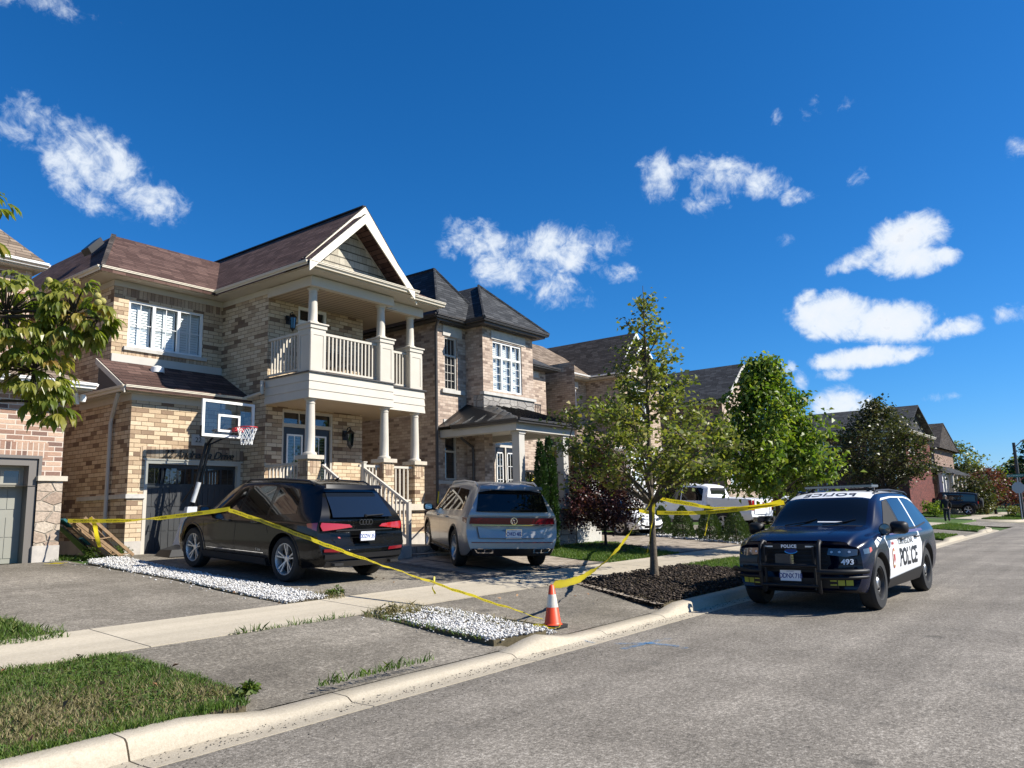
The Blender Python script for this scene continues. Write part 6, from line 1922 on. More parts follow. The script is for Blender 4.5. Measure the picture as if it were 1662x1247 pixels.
def mirror(c, parent, x, z, mat, glassm='car_glass', s=1.0, out=0.09):
 for sg, kd in ((1, 'side_l'), (-1, 'side_r')):
  b = Vector(c.pt(kd, x, z, 0.0))
  mb = MB()
  ctr = b + Vector((0.02, sg * (out + 0.08 * s), 0.06 * s))
  prof = []
  for i, (dx, hy, hz) in enumerate(((-0.055, 0.095, 0.068), (-0.05, 0.115, 0.085), (0.0, 0.12, 0.09), (0.05, 0.10, 0.075), (0.085, 0.06, 0.045), (0.095, 0.0, 0.0))):
   prof.append([ctr + Vector((dx * s, math.copysign(abs(math.cos(t)) ** 0.6, math.cos(t)) * hy * s, math.copysign(abs(math.sin(t)) ** 0.6, math.sin(t)) * hz * s)) for t in [k * math.pi / 8 for k in range(16)]])
  vs = [p for ring in prof for p in ring]
  fs = [(i * 16 + j, i * 16 + (j + 1) % 16, (i + 1) * 16 + (j + 1) % 16, (i + 1) * 16 + j) for i in range(5) for j in range(16)]
  mb.add(vs, fs + [tuple(range(16))])
  mb.tube([b + Vector((0, -sg * 0.02, -0.01)), b + Vector((0.01, sg * out * 0.6, 0.0)), ctr + Vector((0, 0, -0.05 * s))], 0.022, 6)
  o = mb.build('mirror', M[mat], parent, smooth=45)
  g = MB(); g.poly([ctr + Vector((-0.058 * s, math.copysign(abs(math.cos(t)) ** 0.6, math.cos(t)) * 0.085 * s, math.copysign(abs(math.sin(t)) ** 0.6, math.sin(t)) * 0.06 * s)) for t in [k * math.pi / 8 for k in range(16)]])
  g.build('mirror_glass', M['chrome'], o)

def plate(c, parent, kind, at, chars, frame='black_plastic', tone='plate_white', dark=False, tilt=0):
 w, h = 0.305, 0.152
 y0, z0 = at
 mb = MB()
 def P(a, b, e): 
  p = c.pt(kind, y0, z0, 0.012)
  return (p[0] + (e if kind == 'front' else -e), y0 + a, z0 + b)
 for e, ww, hh in ((0.0, w / 2 + 0.014, h / 2 + 0.014),):
  mb.slab([P(-ww, -hh, e), P(ww, -hh, e), P(ww, hh, e), P(-ww, hh, e)], (0.006 if kind == 'front' else -0.006, 0, 0))
 o = mb.build('license_plate', M[frame], parent)
 mb = MB(); mb.slab([P(-w / 2, -h / 2, 0.0065), P(w / 2, -h / 2, 0.0065), P(w / 2, h / 2, 0.0065), P(-w / 2, h / 2, 0.0065)], (0.003 if kind == 'front' else -0.003, 0, 0))
 mb.build('plate_face', M[tone], o)
 sgn = 1 if kind == 'front' else -1
 vs, fs = text_mesh(chars, 0.098, 0.0, bold=0.002, spacing=0.86)
 mb = MB(); mb.add([P(sgn * v[0] * 0.82, v[1] - 0.006, 0.0108) for v in vs], fs)
 mb.build('plate_lettering', M['plate_blue'], o, recalc=False)
 vs, fs = text_mesh('ONTARIO', 0.024, 0.0)
 mb = MB(); mb.add([P(sgn * v[0], v[1] + 0.06, 0.0108) for v in vs], fs)
 mb.build('plate_lettering', M['plate_blue'], o, recalc=False)

def place_car(root, x, y, heading, slope=True, z=None, pitch=None):
 """heading: angle of the car's nose from +X; stands on the rising lots when slope is set"""
 f = Vector((math.cos(heading), math.sin(heading), 0))
 n = Vector((0, -0.059, 1)).normalized() if slope else Vector((0, 0, 1))
 f = (f - n * f.dot(n)).normalized()
 l = n.cross(f)
 z = zg(y) + 0.006 if z is None else z
 root.matrix_world = Matrix(((f.x, l.x, n.x, x), (f.y, l.y, n.y, y), (f.z, l.z, n.z, z), (0, 0, 0, 1)))

def car_root(name, label, cat, group=None):
 o = bpy.data.objects.new(name, None); COL.objects.link(o)
 return tag(o, label, cat, group)

def quad(a0, a1, b0, b1): return [(a0, b0), (a1, b0), (a1, b1), (a0, b1)]

def seams(c, root, xs, z0, zt, sill=None):
 for x0, x1, za, zb in xs:
  n = 5
  L_ = [(x0 + (x1 - x0) * i / n - 0.004, za + (zb - za) * i / n) for i in range(n + 1)]
  R__ = [(x + 0.008, z) for x, z in L_][::-1]
  c.panel('door_seam', M['interior_dark'], root, 'side_l', L_ + R__, 0.002, both=True)

# ------------------------------------------------------------------ black SUV in the drive
#        x     zb    zs    ze    zt    wb    ws    we    cr
st = [(0.00, 0.40, 1.08, 1.56, 1.66, 0.86, 0.93, 0.60, 0),
 (0.20, 0.30, 1.09, 1.60, 1.70, 0.90, 0.955, 0.62, 0),
 (0.80, 0.24, 1.08, 1.635, 1.735, 0.94, 0.985, 0.645, 0),
 (1.80, 0.22, 1.06, 1.655, 1.745, 0.95, 0.985, 0.66, 0),
 (2.80, 0.22, 1.04, 1.625, 1.72, 0.95, 0.985, 0.66, 0),
 (3.15, 0.22, 1.03, 1.50, 1.63, 0.95, 0.985, 0.68, 0),
 (3.85, 0.22, 1.01, 1.09, 1.15, 0.95, 0.985, 0.78, 0),
 (4.40, 0.23, 0.96, 1.02, 1.07, 0.93, 0.975, 0.76, 0),
 (4.84, 0.26, 0.86, 0.92, 0.97, 0.88, 0.93, 0.72, 0),
 (4.98, 0.32, 0.78, 0.84, 0.90, 0.82, 0.87, 0.68, 0)]
FP = [(0.2, 0.10), (0.45, 0.0), (0.7, 0.02), (0.95, 0.12), (1.2, 0.2), (1.8, 0.2)]
RP = [(0.2, 0.16), (0.45, 0.01), (0.62, 0.0), (0.80, 0.05), (1.05, 0.08), (1.15, 0.13), (1.60, 0.52), (1.75, 0.60)]
A = car_root('parked_car', 'black sport utility vehicle with yellow tape round its mirror before the garage', 'car')
ca = Car(st, FP, RP, fc=0.32, rc=0.12)
R = 0.385; WX = (1.02, 4.02)
ca.body('body', [M['paint_black'], M['black_plastic']], A, WX, R)
side_win = lambda a, b, e, f, zl, zh: [(a, zl), (b, zl), (f, zh), (e, zh)]
ca.panel('rear_door_window', M['car_glass'], A, 'side_l', [(1.66, 1.105), (2.50, 1.085), (2.50, 1.60), (1.72, 1.605)], 0.004, both=True)
ca.panel('front_door_window', M['car_glass'], A, 'side_l', [(2.58, 1.085), (3.62, 1.065), (3.05, 1.44), (2.82, 1.56), (2.60, 1.595)], 0.004, both=True)
ca.panel('quarter_window', M['car_glass'], A, 'side_l', [(0.78, 1.16), (1.58, 1.105), (1.60, 1.60), (1.05, 1.57), (0.92, 1.50)], 0.004, both=True)
ca.panel('rear_window', M['car_glass_blue'], A, 'rear', [(-0.66, 1.12), (0.66, 1.12), (0.58, 1.55), (0.3, 1.58), (-0.3, 1.58), (-0.58, 1.55)], 0.006)
ca.panel('windshield', M['car_glass'], A, 'top', [(3.16, -0.56), (3.80, -0.66), (3.86, 0.0), (3.80, 0.66), (3.16, 0.56)], 0.004)
ca.panel('spoiler', M['paint_black'], A, 'rear', [(-0.62, 1.60), (0.62, 1.60), (0.60, 1.665), (-0.60, 1.665)], 0.12, 0.02)
ca.panel('taillight', M['lens_red'], A, 'rear', [(0.30, 0.955), (0.86, 0.90), (0.90, 0.98), (0.88, 1.035), (0.6, 1.02), (0.36, 1.0)], 0.006, 0.006)
ca.panel('taillight', M['lens_red'], A, 'rear', [(-0.30, 0.955), (-0.36, 1.0), (-0.6, 1.02), (-0.88, 1.035), (-0.90, 0.98), (-0.86, 0.90)], 0.006, 0.006)
ca.panel('taillight', M['lens_red'], A, 'side_l', [(0.02, 0.90), (0.30, 0.95), (0.34, 1.01), (0.02, 1.035)], 0.005, both=True)
ca.panel('reflector', M['lens_dark_red'], A, 'rear', [(0.48, 0.55), (0.86, 0.56), (0.86, 0.61), (0.5, 0.60)], 0.006, 0.004, mirror=True)
ca.panel('trim_strip', M['black_plastic'], A, 'rear', quad(-0.62, 0.62, 0.895, 0.915), 0.008, 0.004)
ca.panel('bumper_grille', M['black_plastic'], A, 'rear', quad(-0.84, 0.84, 0.44, 0.52), 0.008, 0.006)
ca.panel('lower_bumper', M['wheel_black'], A, 'rear', quad(-0.80, 0.80, 0.30, 0.40), 0.01, 0.006)
for sg in (1, -1):
 mb = MB(); mb.box(-0.02, 0.1, sg * 0.52, sg * 0.70, 0.335, 0.375); mb.build('exhaust', M['wheel_black'], A)
for k in range(4):
 mb = MB()
 p = ca.pt('rear', 0, 1.035, 0.008)
 cy = 0.068 * (k - 1.5)
 ring = []
 for i in range(20):
  t = 2 * math.pi * i / 20
  for r in (0.036, 0.048):
   ring.append((p[0] - 0.004, cy + r * math.cos(t), 1.035 + r * math.sin(t)))
 mb.add(ring, [(2 * i, 2 * i + 1, (2 * i + 3) % 40, (2 * i + 2) % 40) for i in range(20)])
 mb.build('emblem_ring', M['wheel_black'], A)
mb = MB()
p0, p1 = Vector(ca.pt('rear', -0.02, 1.14, 0.03)), Vector(ca.pt('rear', -0.42, 1.155, 0.03))
mb.tube([p0, p1], 0.012, 6); mb.tube([p0 + Vector((0.06, 0, 0.0)), p0], 0.025, 8); mb.build('rear_wiper', M['black_plastic'], A)
plate(ca, A, 'rear', (-0.02, 0.80), 'DDZW 351')
ca.panel('badge', M['decal_red'], A, 'rear', [(0.54, 0.775), (0.58, 0.775), (0.60, 0.80), (0.56, 0.80)], 0.008)
ca.text('badge', 'Q7', 0.05, M['alloy'], A, 'rear', (-0.66, 1.00), shear=0.2)
seams(ca, A, [(2.54, 2.54, 0.34, 1.60), (3.60, 3.66, 0.34, 1.05), (1.50, 1.66, 0.80, 1.10)], 0, 0)
ca.panel('door_trim', M['chrome'], A, 'side_l', [(1.62, 0.445), (3.5, 0.43), (3.5, 0.438), (1.62, 0.455)], 0.006, both=True)
ca.panel('sill', M['wheel_black'], A, 'side_l', quad(1.58, 3.68, 0.245, 0.36), 0.008, 0.01, both=True)
ca.text('badge', 'S line', 0.07, M['alloy'], A, 'side_l', (1.78, 0.50), shear=0.3)
for x in (1.78, 2.72):
 for sg in (1, -1):
  mb = MB(); a, b = [Vector(ca.pt('side_l', x + d, 0.965, 0.03)) for d in (0.0, 0.22)]
  a.y *= sg; b.y *= sg
  mb.tube([a - Vector((0, sg * 0.03, 0)), a, b, b - Vector((0, sg * 0.03, 0))], 0.014, 6); mb.build('door_handle', M['paint_black'], A, smooth=60)
for sg in (1, -1):
 mb = MB(); mb.tube([(x, sg * (ca.side(x, 1.5) * 0 + 0.615), ca.top(x, 0.615) + dz) for x, dz in ((0.75, 0.0), (0.9, 0.05), (1.8, 0.055), (2.7, 0.05), (2.85, 0.0))], 0.018, 6); mb.build('roof_rail', M['wheel_black'], A, smooth=60)
mb = MB(); mb.tube([(0.95, 0, ca.top(0.95, 0)), (0.86, 0, ca.top(0.95, 0) + 0.05)], [0.03, 0.006], 6); mb.build('antenna', M['paint_black'], A)
mirror(ca, A, 3.48, 1.06, 'paint_black')
ca.panel('headlight', M['lens_clear'], A, 'front', [(0.50, 0.74), (0.84, 0.72), (0.84, 0.82), (0.5, 0.82)], 0.004, mirror=True)
ca.panel('front_grille', M['wheel_black'], A, 'front', [(-0.42, 0.40), (0.42, 0.40), (0.5, 0.6), (0.42, 0.82), (-0.42, 0.82), (-0.5, 0.6)], 0.006, 0.006)
for x in WX: arch_ring(ca, A, x, R, 0.30, R + 0.052, R + 0.095, 'paint_black', 0.010)
for x in WX:
 for sg in (1, -1): wheel(A, x, sg * 0.855, R, 0.268, 5, ('rubber', 'alloy'), twin=True)
hd = math.radians(88.6)
place_car(A, 9.30, 10.38, hd)

# ------------------------------------------------------------------ silver SUV on the stone drive
st2 = [(0.00, 0.42, 1.12, 1.58, 1.69, 0.90, 0.945, 0.66, 0),
 (0.20, 0.30, 1.13, 1.63, 1.73, 0.93, 0.97, 0.67, 0),
 (0.80, 0.25, 1.12, 1.665, 1.765, 0.95, 0.99, 0.69, 0),
 (1.90, 0.24, 1.10, 1.685, 1.78, 0.95, 0.992, 0.70, 0),
 (2.85, 0.24, 1.08, 1.66, 1.755, 0.95, 0.992, 0.70, 0),
 (3.20, 0.24, 1.07, 1.54, 1.67, 0.95, 0.99, 0.71, 0),
 (3.90, 0.24, 1.05, 1.13, 1.19, 0.95, 0.985, 0.80, 0),
 (4.50, 0.25, 1.00, 1.07, 1.12, 0.93, 0.975, 0.78, 0),
 (4.95, 0.28, 0.92, 0.98, 1.03, 0.90, 0.94, 0.76, 0),
 (5.10, 0.33, 0.86, 0.92, 0.97, 0.86, 0.90, 0.74, 0)]
RP2 = [(0.2, 0.14), (0.45, 0.01), (0.62, 0.0), (0.82, 0.04), (1.08, 0.05), (1.18, 0.08), (1.62, 0.34), (1.80, 0.42)]
V = car_root('parked_car', 'silver sport utility vehicle with dark red light bar parked on the stone driveway', 'car')
cv = Car(st2, FP, RP2, fc=0.2, rc=0.10)
R = 0.39; WX = (1.16, 4.14)
cv.body('body', [M['paint_silver'], M['black_plastic']], V, WX, R)
cv.panel('rear_door_window', M['car_glass'], V, 'side_l', [(1.72, 1.15), (2.55, 1.13), (2.55, 1.635), (1.76, 1.64)], 0.004, both=True)
cv.panel('front_door_window', M['car_glass'], V, 'side_l', [(2.62, 1.13), (3.68, 1.11), (3.12, 1.48), (2.88, 1.60), (2.64, 1.63)], 0.004, both=True)
cv.panel('quarter_window', M['car_glass'], V, 'side_l', [(0.62, 1.20), (1.64, 1.15), (1.66, 1.635), (0.80, 1.60), (0.68, 1.54)], 0.004, both=True)
cv.panel('rear_window', M['car_glass'], V, 'rear', [(-0.76, 1.18), (0.76, 1.18), (0.68, 1.56), (0.4, 1.61), (-0.4, 1.61), (-0.68, 1.56)], 0.006)
cv.panel('windshield', M['car_glass'], V, 'top', [(3.20, -0.60), (3.84, -0.68), (3.90, 0.0), (3.84, 0.68), (3.20, 0.60)], 0.004)
cv.panel('spoiler', M['paint_silver'], V, 'rear', [(-0.68, 1.63), (0.68, 1.63), (0.66, 1.69), (-0.66, 1.69)], 0.10, 0.02)
cv.panel('taillight_bar', M['lens_dark_red'], V, 'rear', [(-0.90, 0.935), (0.90, 0.935), (0.88, 1.06), (-0.88, 1.06)], 0.006, 0.006)
cv.panel('taillight', M['lens_dark_red'], V, 'side_l', [(0.02, 0.94), (0.32, 0.98), (0.36, 1.05), (0.02, 1.06)], 0.005, both=True)
cv.panel('chrome_strip', M['chrome'], V, 'rear', quad(-0.86, 0.86, 0.905, 0.92), 0.006, 0.004)
cv.panel('tailgate_recess', M['paint_silver'], V, 'rear', [(-0.70, 0.66), (0.70, 0.66), (0.74, 0.88), (0.40, 0.79), (-0.40, 0.79), (-0.74, 0.88)], -0.004, 0.008)
cv.panel('reflector_strip', M['lens_dark_red'], V, 'rear', quad(-0.86, 0.86, 0.565, 0.58), 0.008, 0.003)
cv.panel('lower_bumper', M['black_plastic'], V, 'rear', [(-0.80, 0.30), (0.80, 0.30), (0.86, 0.45), (-0.86, 0.45)], 0.010, 0.004)
for sg in (1, -1):
 pp = [(0.42, 0.36), (0.74, 0.36), (0.82, 0.455), (0.42, 0.45)]
 pp = [(sg * a, b) for a, b in pp]
 ex = cv.panel('exhaust', M['chrome'], V, 'rear', pp, 0.016, 0.006)
 ii = [(0.45, 0.375), (0.585, 0.375), (0.585, 0.44), (0.45, 0.437)]
 cv.panel('exhaust_opening', M['interior_dark'], ex, 'rear', [(sg * a, b) for a, b in ii], 0.0225)
 cv.panel('exhaust_opening', M['interior_dark'], ex, 'rear', [(sg * a, b) for a, b in [(0.605, 0.375), (0.73, 0.375), (0.785, 0.443), (0.605, 0.44)]], 0.0225)
cv.panel('tow_cover', M['interior_dark'], V, 'rear', quad(-0.05, 0.05, 0.35, 0.42), 0.018)
mb = MB(); p = cv.pt('rear', 0, 0.995, 0.016)
def ringpts(mb, c, r0, r1, n=28, ax=(0, 1, 0), ay=(0, 0, 1)):
 ax, ay, c = Vector(ax), Vector(ay), Vector(c)
 vs = []
 for i in range(n):
  t = 2 * math.pi * i / n
  for r in (r0, r1): vs.append(c + ax * (r * math.cos(t)) + ay * (r * math.sin(t)))
 mb.add(vs, [(2 * i, 2 * i + 1, (2 * i + 3) % (2 * n), (2 * i + 2) % (2 * n)) for i in range(n)])
ringpts(mb, (p[0] - 0.006, 0, 0.995), 0.060, 0.073)
for a, b in (((-0.028, 0.053), (-0.012, 0.004)), ((-0.012, 0.004), (0.0, 0.032)), ((0.0, 0.032), (0.012, 0.004)), ((0.012, 0.004), (0.028, 0.053)),
   ((-0.055, 0.020), (-0.026, -0.052)), ((-0.026, -0.052), (0.0, -0.008)), ((0.0, -0.008), (0.026, -0.052)), ((0.026, -0.052), (0.055, 0.020))):
 mb.tube([(p[0] - 0.006, a[0], 0.995 + a[1]), (p[0] - 0.006, b[0], 0.995 + b[1])], 0.006, 5)
mb.build('emblem', M['chrome'], V)
cv.text('badge', 'ATLAS', 0.045, M['chrome'], V, 'rear', (0.0, 0.862), spacing=1.3, eps=0.012)
cv.text('badge', '4MOTION', 0.022, M['chrome'], V, 'rear', (-0.62, 0.80), eps=0.012)
plate(cv, V, 'rear', (0.0, 0.745), 'CVKD 482', 'chrome', 'plate_white')
mb = MB()
p0, p1 = Vector(cv.pt('rear', 0.03, 1.21, 0.03)), Vector(cv.pt('rear', -0.40, 1.225, 0.03))
mb.tube([p0, p1], 0.012, 6); mb.tube([p0 + Vector((0.06, 0, 0)), p0], 0.025, 8); mb.build('rear_wiper', M['black_plastic'], V)
seams(cv, V, [(2.585, 2.585, 0.34, 1.63), (3.66, 3.70, 0.34, 1.10), (1.56, 1.70, 0.80, 1.15)], 0, 0)
cv.panel('side_step', M['chrome'], V, 'side_l', quad(1.66, 3.62, 0.29, 0.315), 0.03, 0.01, both=True)
cv.panel('sill', M['black_plastic'], V, 'side_l', quad(1.62, 3.70, 0.25, 0.36), 0.008, 0.01, both=True)
cv.panel('window_trim', M['chrome'], V, 'side_l', [(0.62, 1.185), (3.7, 1.095), (3.7, 1.11), (0.62, 1.20)], 0.006, both=True)
for x in (1.82, 2.76):
 for sg in (1, -1):
  mb = MB(); a, b = [Vector(cv.pt('side_l', x + d, 1.0, 0.03)) for d in (0.0, 0.22)]
  a.y *= sg; b.y *= sg
  mb.tube([a - Vector((0, sg * 0.03, 0)), a, b, b - Vector((0, sg * 0.03, 0))], 0.014, 6); mb.build('door_handle', M['paint_silver'], V, smooth=60)
for sg in (1, -1):
 mb = MB(); mb.tube([(x, sg * 0.645, cv.top(x, 0.645) + dz) for x, dz in ((0.55, 0.0), (0.75, 0.055), (1.8, 0.065), (2.75, 0.06), (2.95, 0.0))], 0.02, 6); mb.build('roof_rail', M['alloy'], V, smooth=60)
mb = MB(); mb.tube([(0.75, 0, cv.top(0.75, 0)), (0.66, 0, cv.top(0.75, 0) + 0.05)], [0.03, 0.006], 6); mb.build('antenna', M['black_plastic'], V)
mirror(cv, V, 3.52, 1.10, 'black_plastic')
cv.panel('headlight', M['lens_clear'], V, 'front', [(0.46, 0.78), (0.86, 0.78), (0.86, 0.88), (0.46, 0.88)], 0.004, mirror=True)
cv.panel('front_grille', M['wheel_black'], V, 'front', quad(-0.45, 0.45, 0.68, 0.88), 0.006, 0.006)
for x in WX: arch_ring(cv, V, x, R, 0.30, R + 0.052, R + 0.10, 'black_plastic', 0.012)
for x in WX:
 for sg in (1, -1): wheel(V, x, sg * 0.86, R, 0.268, 5, ('rubber', 'alloy'), twin=False)
hv = math.radians(54.5)
place_car(V, 13.32 - 1.16 * math.cos(hv), 10.72 - 1.16 * math.sin(hv), hv)


# ------------------------------------------------------------------ police SUV at the kerb
st3 = [(0.00, 0.42, 1.10, 1.56, 1.67, 0.90, 0.94, 0.63, 0),
 (0.20, 0.32, 1.12, 1.61, 1.72, 0.93, 0.97, 0.655, 0),
 (0.85, 0.27, 1.12, 1.655, 1.755, 0.95, 0.995, 0.69, 0),
 (1.90, 0.25, 1.11, 1.675, 1.775, 0.955, 1.0, 0.715, 0),
 (2.75, 0.25, 1.10, 1.655, 1.755, 0.955, 1.0, 0.715, 0),
 (3.10, 0.25, 1.10, 1.54, 1.68, 0.955, 1.0, 0.755, 0),
 (3.82, 0.25, 1.08, 1.16, 1.215, 0.955, 0.995, 0.82, 0),
 (4.45, 0.26, 1.04, 1.11, 1.165, 0.94, 0.985, 0.80, 0),
 (4.90, 0.28, 0.97, 1.04, 1.09, 0.91, 0.95, 0.78, 0),
 (5.05, 0.33, 0.92, 0.99, 1.03, 0.87, 0.91, 0.76, 0)]
FP3 = [(0.2, 0.08), (0.45, 0.0), (0.7, 0.01), (0.95, 0.06), (1.1, 0.12), (1.8, 0.15)]
P_ = car_root('police_car', 'navy and white police sport utility vehicle with black push bar parked at the kerb', 'police car')
c = Car(st3, FP3, [(0.2, 0.14), (0.45, 0.01), (0.62, 0.0), (0.82, 0.03), (1.08, 0.05), (1.18, 0.09), (1.62, 0.40), (1.80, 0.48)], fc=0.30, rc=0.10)
R = 0.385; WX = (1.12, 4.15)
c.body('body', [M['paint_navy'], M['black_plastic']], P_, WX, R)
c.panel('roof_panel', M['paint_white'], P_, 'top', [(0.45, -0.62), (3.08, -0.66), (3.15, -0.3), (3.17, 0.0), (3.15, 0.3), (3.08, 0.66), (0.45, 0.62)], 0.003)
c.panel('roof_side', M['paint_white'], P_, 'side_l', [(0.4, 1.60), (1.2, 1.655), (2.2, 1.66), (2.78, 1.63), (2.9, 1.59), (2.76, 1.60), (2.2, 1.635), (1.3, 1.63), (0.95, 1.60), (0.4, 1.52)], 0.003, both=True)
DOORS = [(1.62, 1.02), (1.50, 0.86), (1.585, 0.64), (1.66, 0.40), (3.66, 0.38), (3.70, 0.60), (3.64, 0.84), (3.78, 1.00), (3.90, 1.05), (3.64, 1.06), (1.60, 1.065)]
c.panel('door_livery', M['paint_white'], P_, 'side_l', DOORS, 0.003, both=True)
c.panel('livery_stripe', M['decal_purple'], P_, 'side_l', [(1.30, 1.10), (1.28, 1.058), (3.60, 1.05), (3.64, 1.088)], 0.0045, both=True)
c.panel('livery_stripe', M['paint_white'], P_, 'side_l', [(3.92, 1.02), (4.28, 0.90), (4.36, 0.985), (4.08, 1.05)], 0.0045, both=True)
c.panel('livery_stripe', M['paint_navy'], P_, 'side_l', [(4.02, 0.96), (4.06, 0.945), (4.20, 1.015), (4.16, 1.03)], 0.006, both=True)
c.panel('rear_door_window', M['car_glass_blue'], P_, 'side_l', [(1.68, 1.14), (2.52, 1.12), (2.52, 1.60), (1.74, 1.615)], 0.005, both=True)
c.panel('front_door_window', M['interior_dark'], P_, 'side_l', [(2.60, 1.12), (3.56, 1.11), (3.00, 1.48), (2.84, 1.575), (2.62, 1.60)], 0.005, both=True)
c.panel('quarter_window', M['car_glass_blue'], P_, 'side_l', [(0.72, 1.20), (1.60, 1.14), (1.64, 1.60), (0.86, 1.575), (0.76, 1.50)], 0.005, both=True)
c.panel('pillar_trim', M['black_plastic'], P_, 'side_l', [(2.53, 1.10), (2.59, 1.10), (2.61, 1.61), (2.53, 1.61)], 0.004, both=True)
c.panel('pillar_trim', M['paint_white'], P_, 'side_l', [(1.61, 1.10), (1.67, 1.10), (1.74, 1.64), (1.65, 1.64)], 0.004, both=True)
c.panel('window_trim', M['black_plastic'], P_, 'side_l', [(0.70, 1.175), (1.6, 1.105), (3.66, 1.085), (3.66, 1.11), (1.6, 1.135), (0.70, 1.20)], 0.0055, both=True)
c.panel('windshield', M['car_glass'], P_, 'top', [(3.15, -0.65), (3.74, -0.72), (3.82, -0.3), (3.84, 0.0), (3.82, 0.3), (3.74, 0.72), (3.15, 0.65), (3.21, 0.3), (3.23, 0.0), (3.21, -0.3)], 0.004)
c.panel('cowl', M['black_plastic'], P_, 'top', [(3.76, -0.70), (3.84, -0.68), (3.91, 0.0), (3.84, 0.68), (3.76, 0.70), (3.855, 0.0)], 0.003)
c.panel('rear_window', M['car_glass'], P_, 'rear', [(-0.74, 1.18), (0.74, 1.18), (0.66, 1.56), (-0.66, 1.56)], 0.006)
c.panel('taillight', M['lens_red'], P_, 'rear', [(0.5, 0.96), (0.88, 0.96), (0.86, 1.10), (0.5, 1.06)], 0.006, 0.005, mirror=True)
for x0, x1, w in ((3.0, 4.7, 0.62),):
 for sg in (1, -1):
  c.panel('hood_crease', M['paint_navy'], P_, 'top', [(3.95, sg * 0.50), (4.75, sg * 0.44), (4.75, sg * 0.455), (3.95, sg * 0.52)], 0.006)
# nose
c.panel('front_grille', M['interior_dark'], P_, 'front', [(-0.44, 0.58), (0.44, 0.58), (0.55, 0.70), (0.52, 0.93), (-0.52, 0.93), (-0.55, 0.70)], 0.004)
for k in range(5):
 c.panel('grille_bar', M['black_plastic'], P_, 'front', quad(-0.50, 0.50, 0.63 + 0.058 * k, 0.645 + 0.058 * k), 0.010, 0.006)
c.panel('lower_grille', M['black_plastic'], P_, 'front', quad(-0.62, 0.62, 0.36, 0.50), 0.006, 0.004)
c.panel('air_intake', M['interior_dark'], P_, 'front', [(0.58, 0.56), (0.84, 0.58), (0.82, 0.66), (0.58, 0.64)], 0.005, mirror=True)
c.panel('headlight', M['lens_clear'], P_, 'front', [(0.50, 0.83), (0.74, 0.80), (0.87, 0.82), (0.875, 0.90), (0.70, 0.915), (0.52, 0.92)], 0.005, 0.005, mirror=True)
c.panel('headlight', M['lens_clear'], P_, 'side_l', [(4.70, 0.84), (4.98, 0.83), (4.98, 0.90), (4.72, 0.915)], 0.005, both=True)
c.panel('turn_signal', M['lens_amber'], P_, 'side_l', [(4.60, 0.87), (4.74, 0.84), (4.74, 0.915), (4.62, 0.92)], 0.007, both=True)
for y in (0.56, 0.66, 0.78):
 for sg in (1, -1):
  c.panel('lamp_lens', M['alloy'], P_, 'front', [(sg * y + 0.018 * math.cos(t), 0.868 + 0.016 * math.sin(t)) for t in [i * math.pi / 6 for i in range(12)]], 0.012)
c.panel('emblem', M['chrome'], P_, 'front', [(0.098 * math.cos(t), 0.885 + 0.042 * math.sin(t)) for t in [i * math.pi / 12 for i in range(24)]], 0.022, 0.004)
c.panel('emblem_field', M['plate_blue'], P_, 'front', [(0.088 * math.cos(t), 0.885 + 0.034 * math.sin(t)) for t in [i * math.pi / 12 for i in range(24)]], 0.028)
for k in range(3):
 c.panel('marker_tape', M['decal_yellow'], P_, 'front', quad(0.52 + 0.10 * k, 0.605 + 0.10 * k, 0.40, 0.475), 0.010, mirror=True)
c.text('fleet_number', '493', 0.105, M['decal_white'], P_, 'front', (0.755, 0.725), bold=0.003, eps=0.008)
plate(c, P_, 'front', (-0.02, 0.53), 'DDNX 718', 'black_plastic')
# push bar
mb = MB()
fx = c.L + 0.06
for sg in (1, -1):
 mb.tube([(fx - 0.02, sg * 0.40, 0.30), (fx + 0.05, sg * 0.42, 0.42), (fx + 0.06, sg * 0.43, 0.7), (fx + 0.0, sg * 0.43, 0.96), (fx - 0.08, sg * 0.42, 1.02), (fx - 0.14, sg * 0.41, 1.0)], 0.032, 8)
 mb.tube([(fx + 0.02, sg * 0.36, 0.34), (fx + 0.03, sg * 0.36, 0.95)], 0.02, 6)
 for z, r in ((0.60, 0.036), (0.52, 0.022)):
  mb.tube([(fx + 0.06, sg * 0.40, z), (fx + 0.05, sg * 0.62, z), (fx - 0.06, sg * 0.82, z), (fx - 0.26, sg * 0.97, z), (fx - 0.34, sg * 0.98, z)], r, 8)
for z in (0.40, 0.68):
 mb.tube([(fx + 0.055, -0.42, z), (fx + 0.055, 0.42, z)], 0.026, 8)
mb.box(fx - 0.03, fx + 0.0, -0.42, 0.42, 0.915, 0.985)
pb = mb.build('push_bar', M['black_plastic'], P_, smooth=50)
vs, fs = text_mesh('POLICE', 0.062, 0.0, bold=0.003, spacing=1.15)
mb = MB(); mb.add([(fx + 0.004, v[0], 0.951 + v[1]) for v in vs], fs); mb.build('lettering', M['decal_white'], pb, recalc=False)
for sg in (1, -1):
 mb = MB(); mb.box(fx, fx + 0.004, sg * 0.24, sg * 0.36, 0.94, 0.96); mb.build('marker_light', M['alloy'], pb)
mb = MB(); mb.box(fx - 0.03, fx + 0.04, -0.20, 0.02, 0.70, 0.84); mb.build('radar_box', M['wheel_black'], pb)
mb = MB()
for i in range(6): mb.box(fx + 0.04, fx + 0.046, 0.04, 0.075, 0.70 + 0.024 * i, 0.713 + 0.024 * i)
mb.build('strobe_light', M['chrome'], pb)
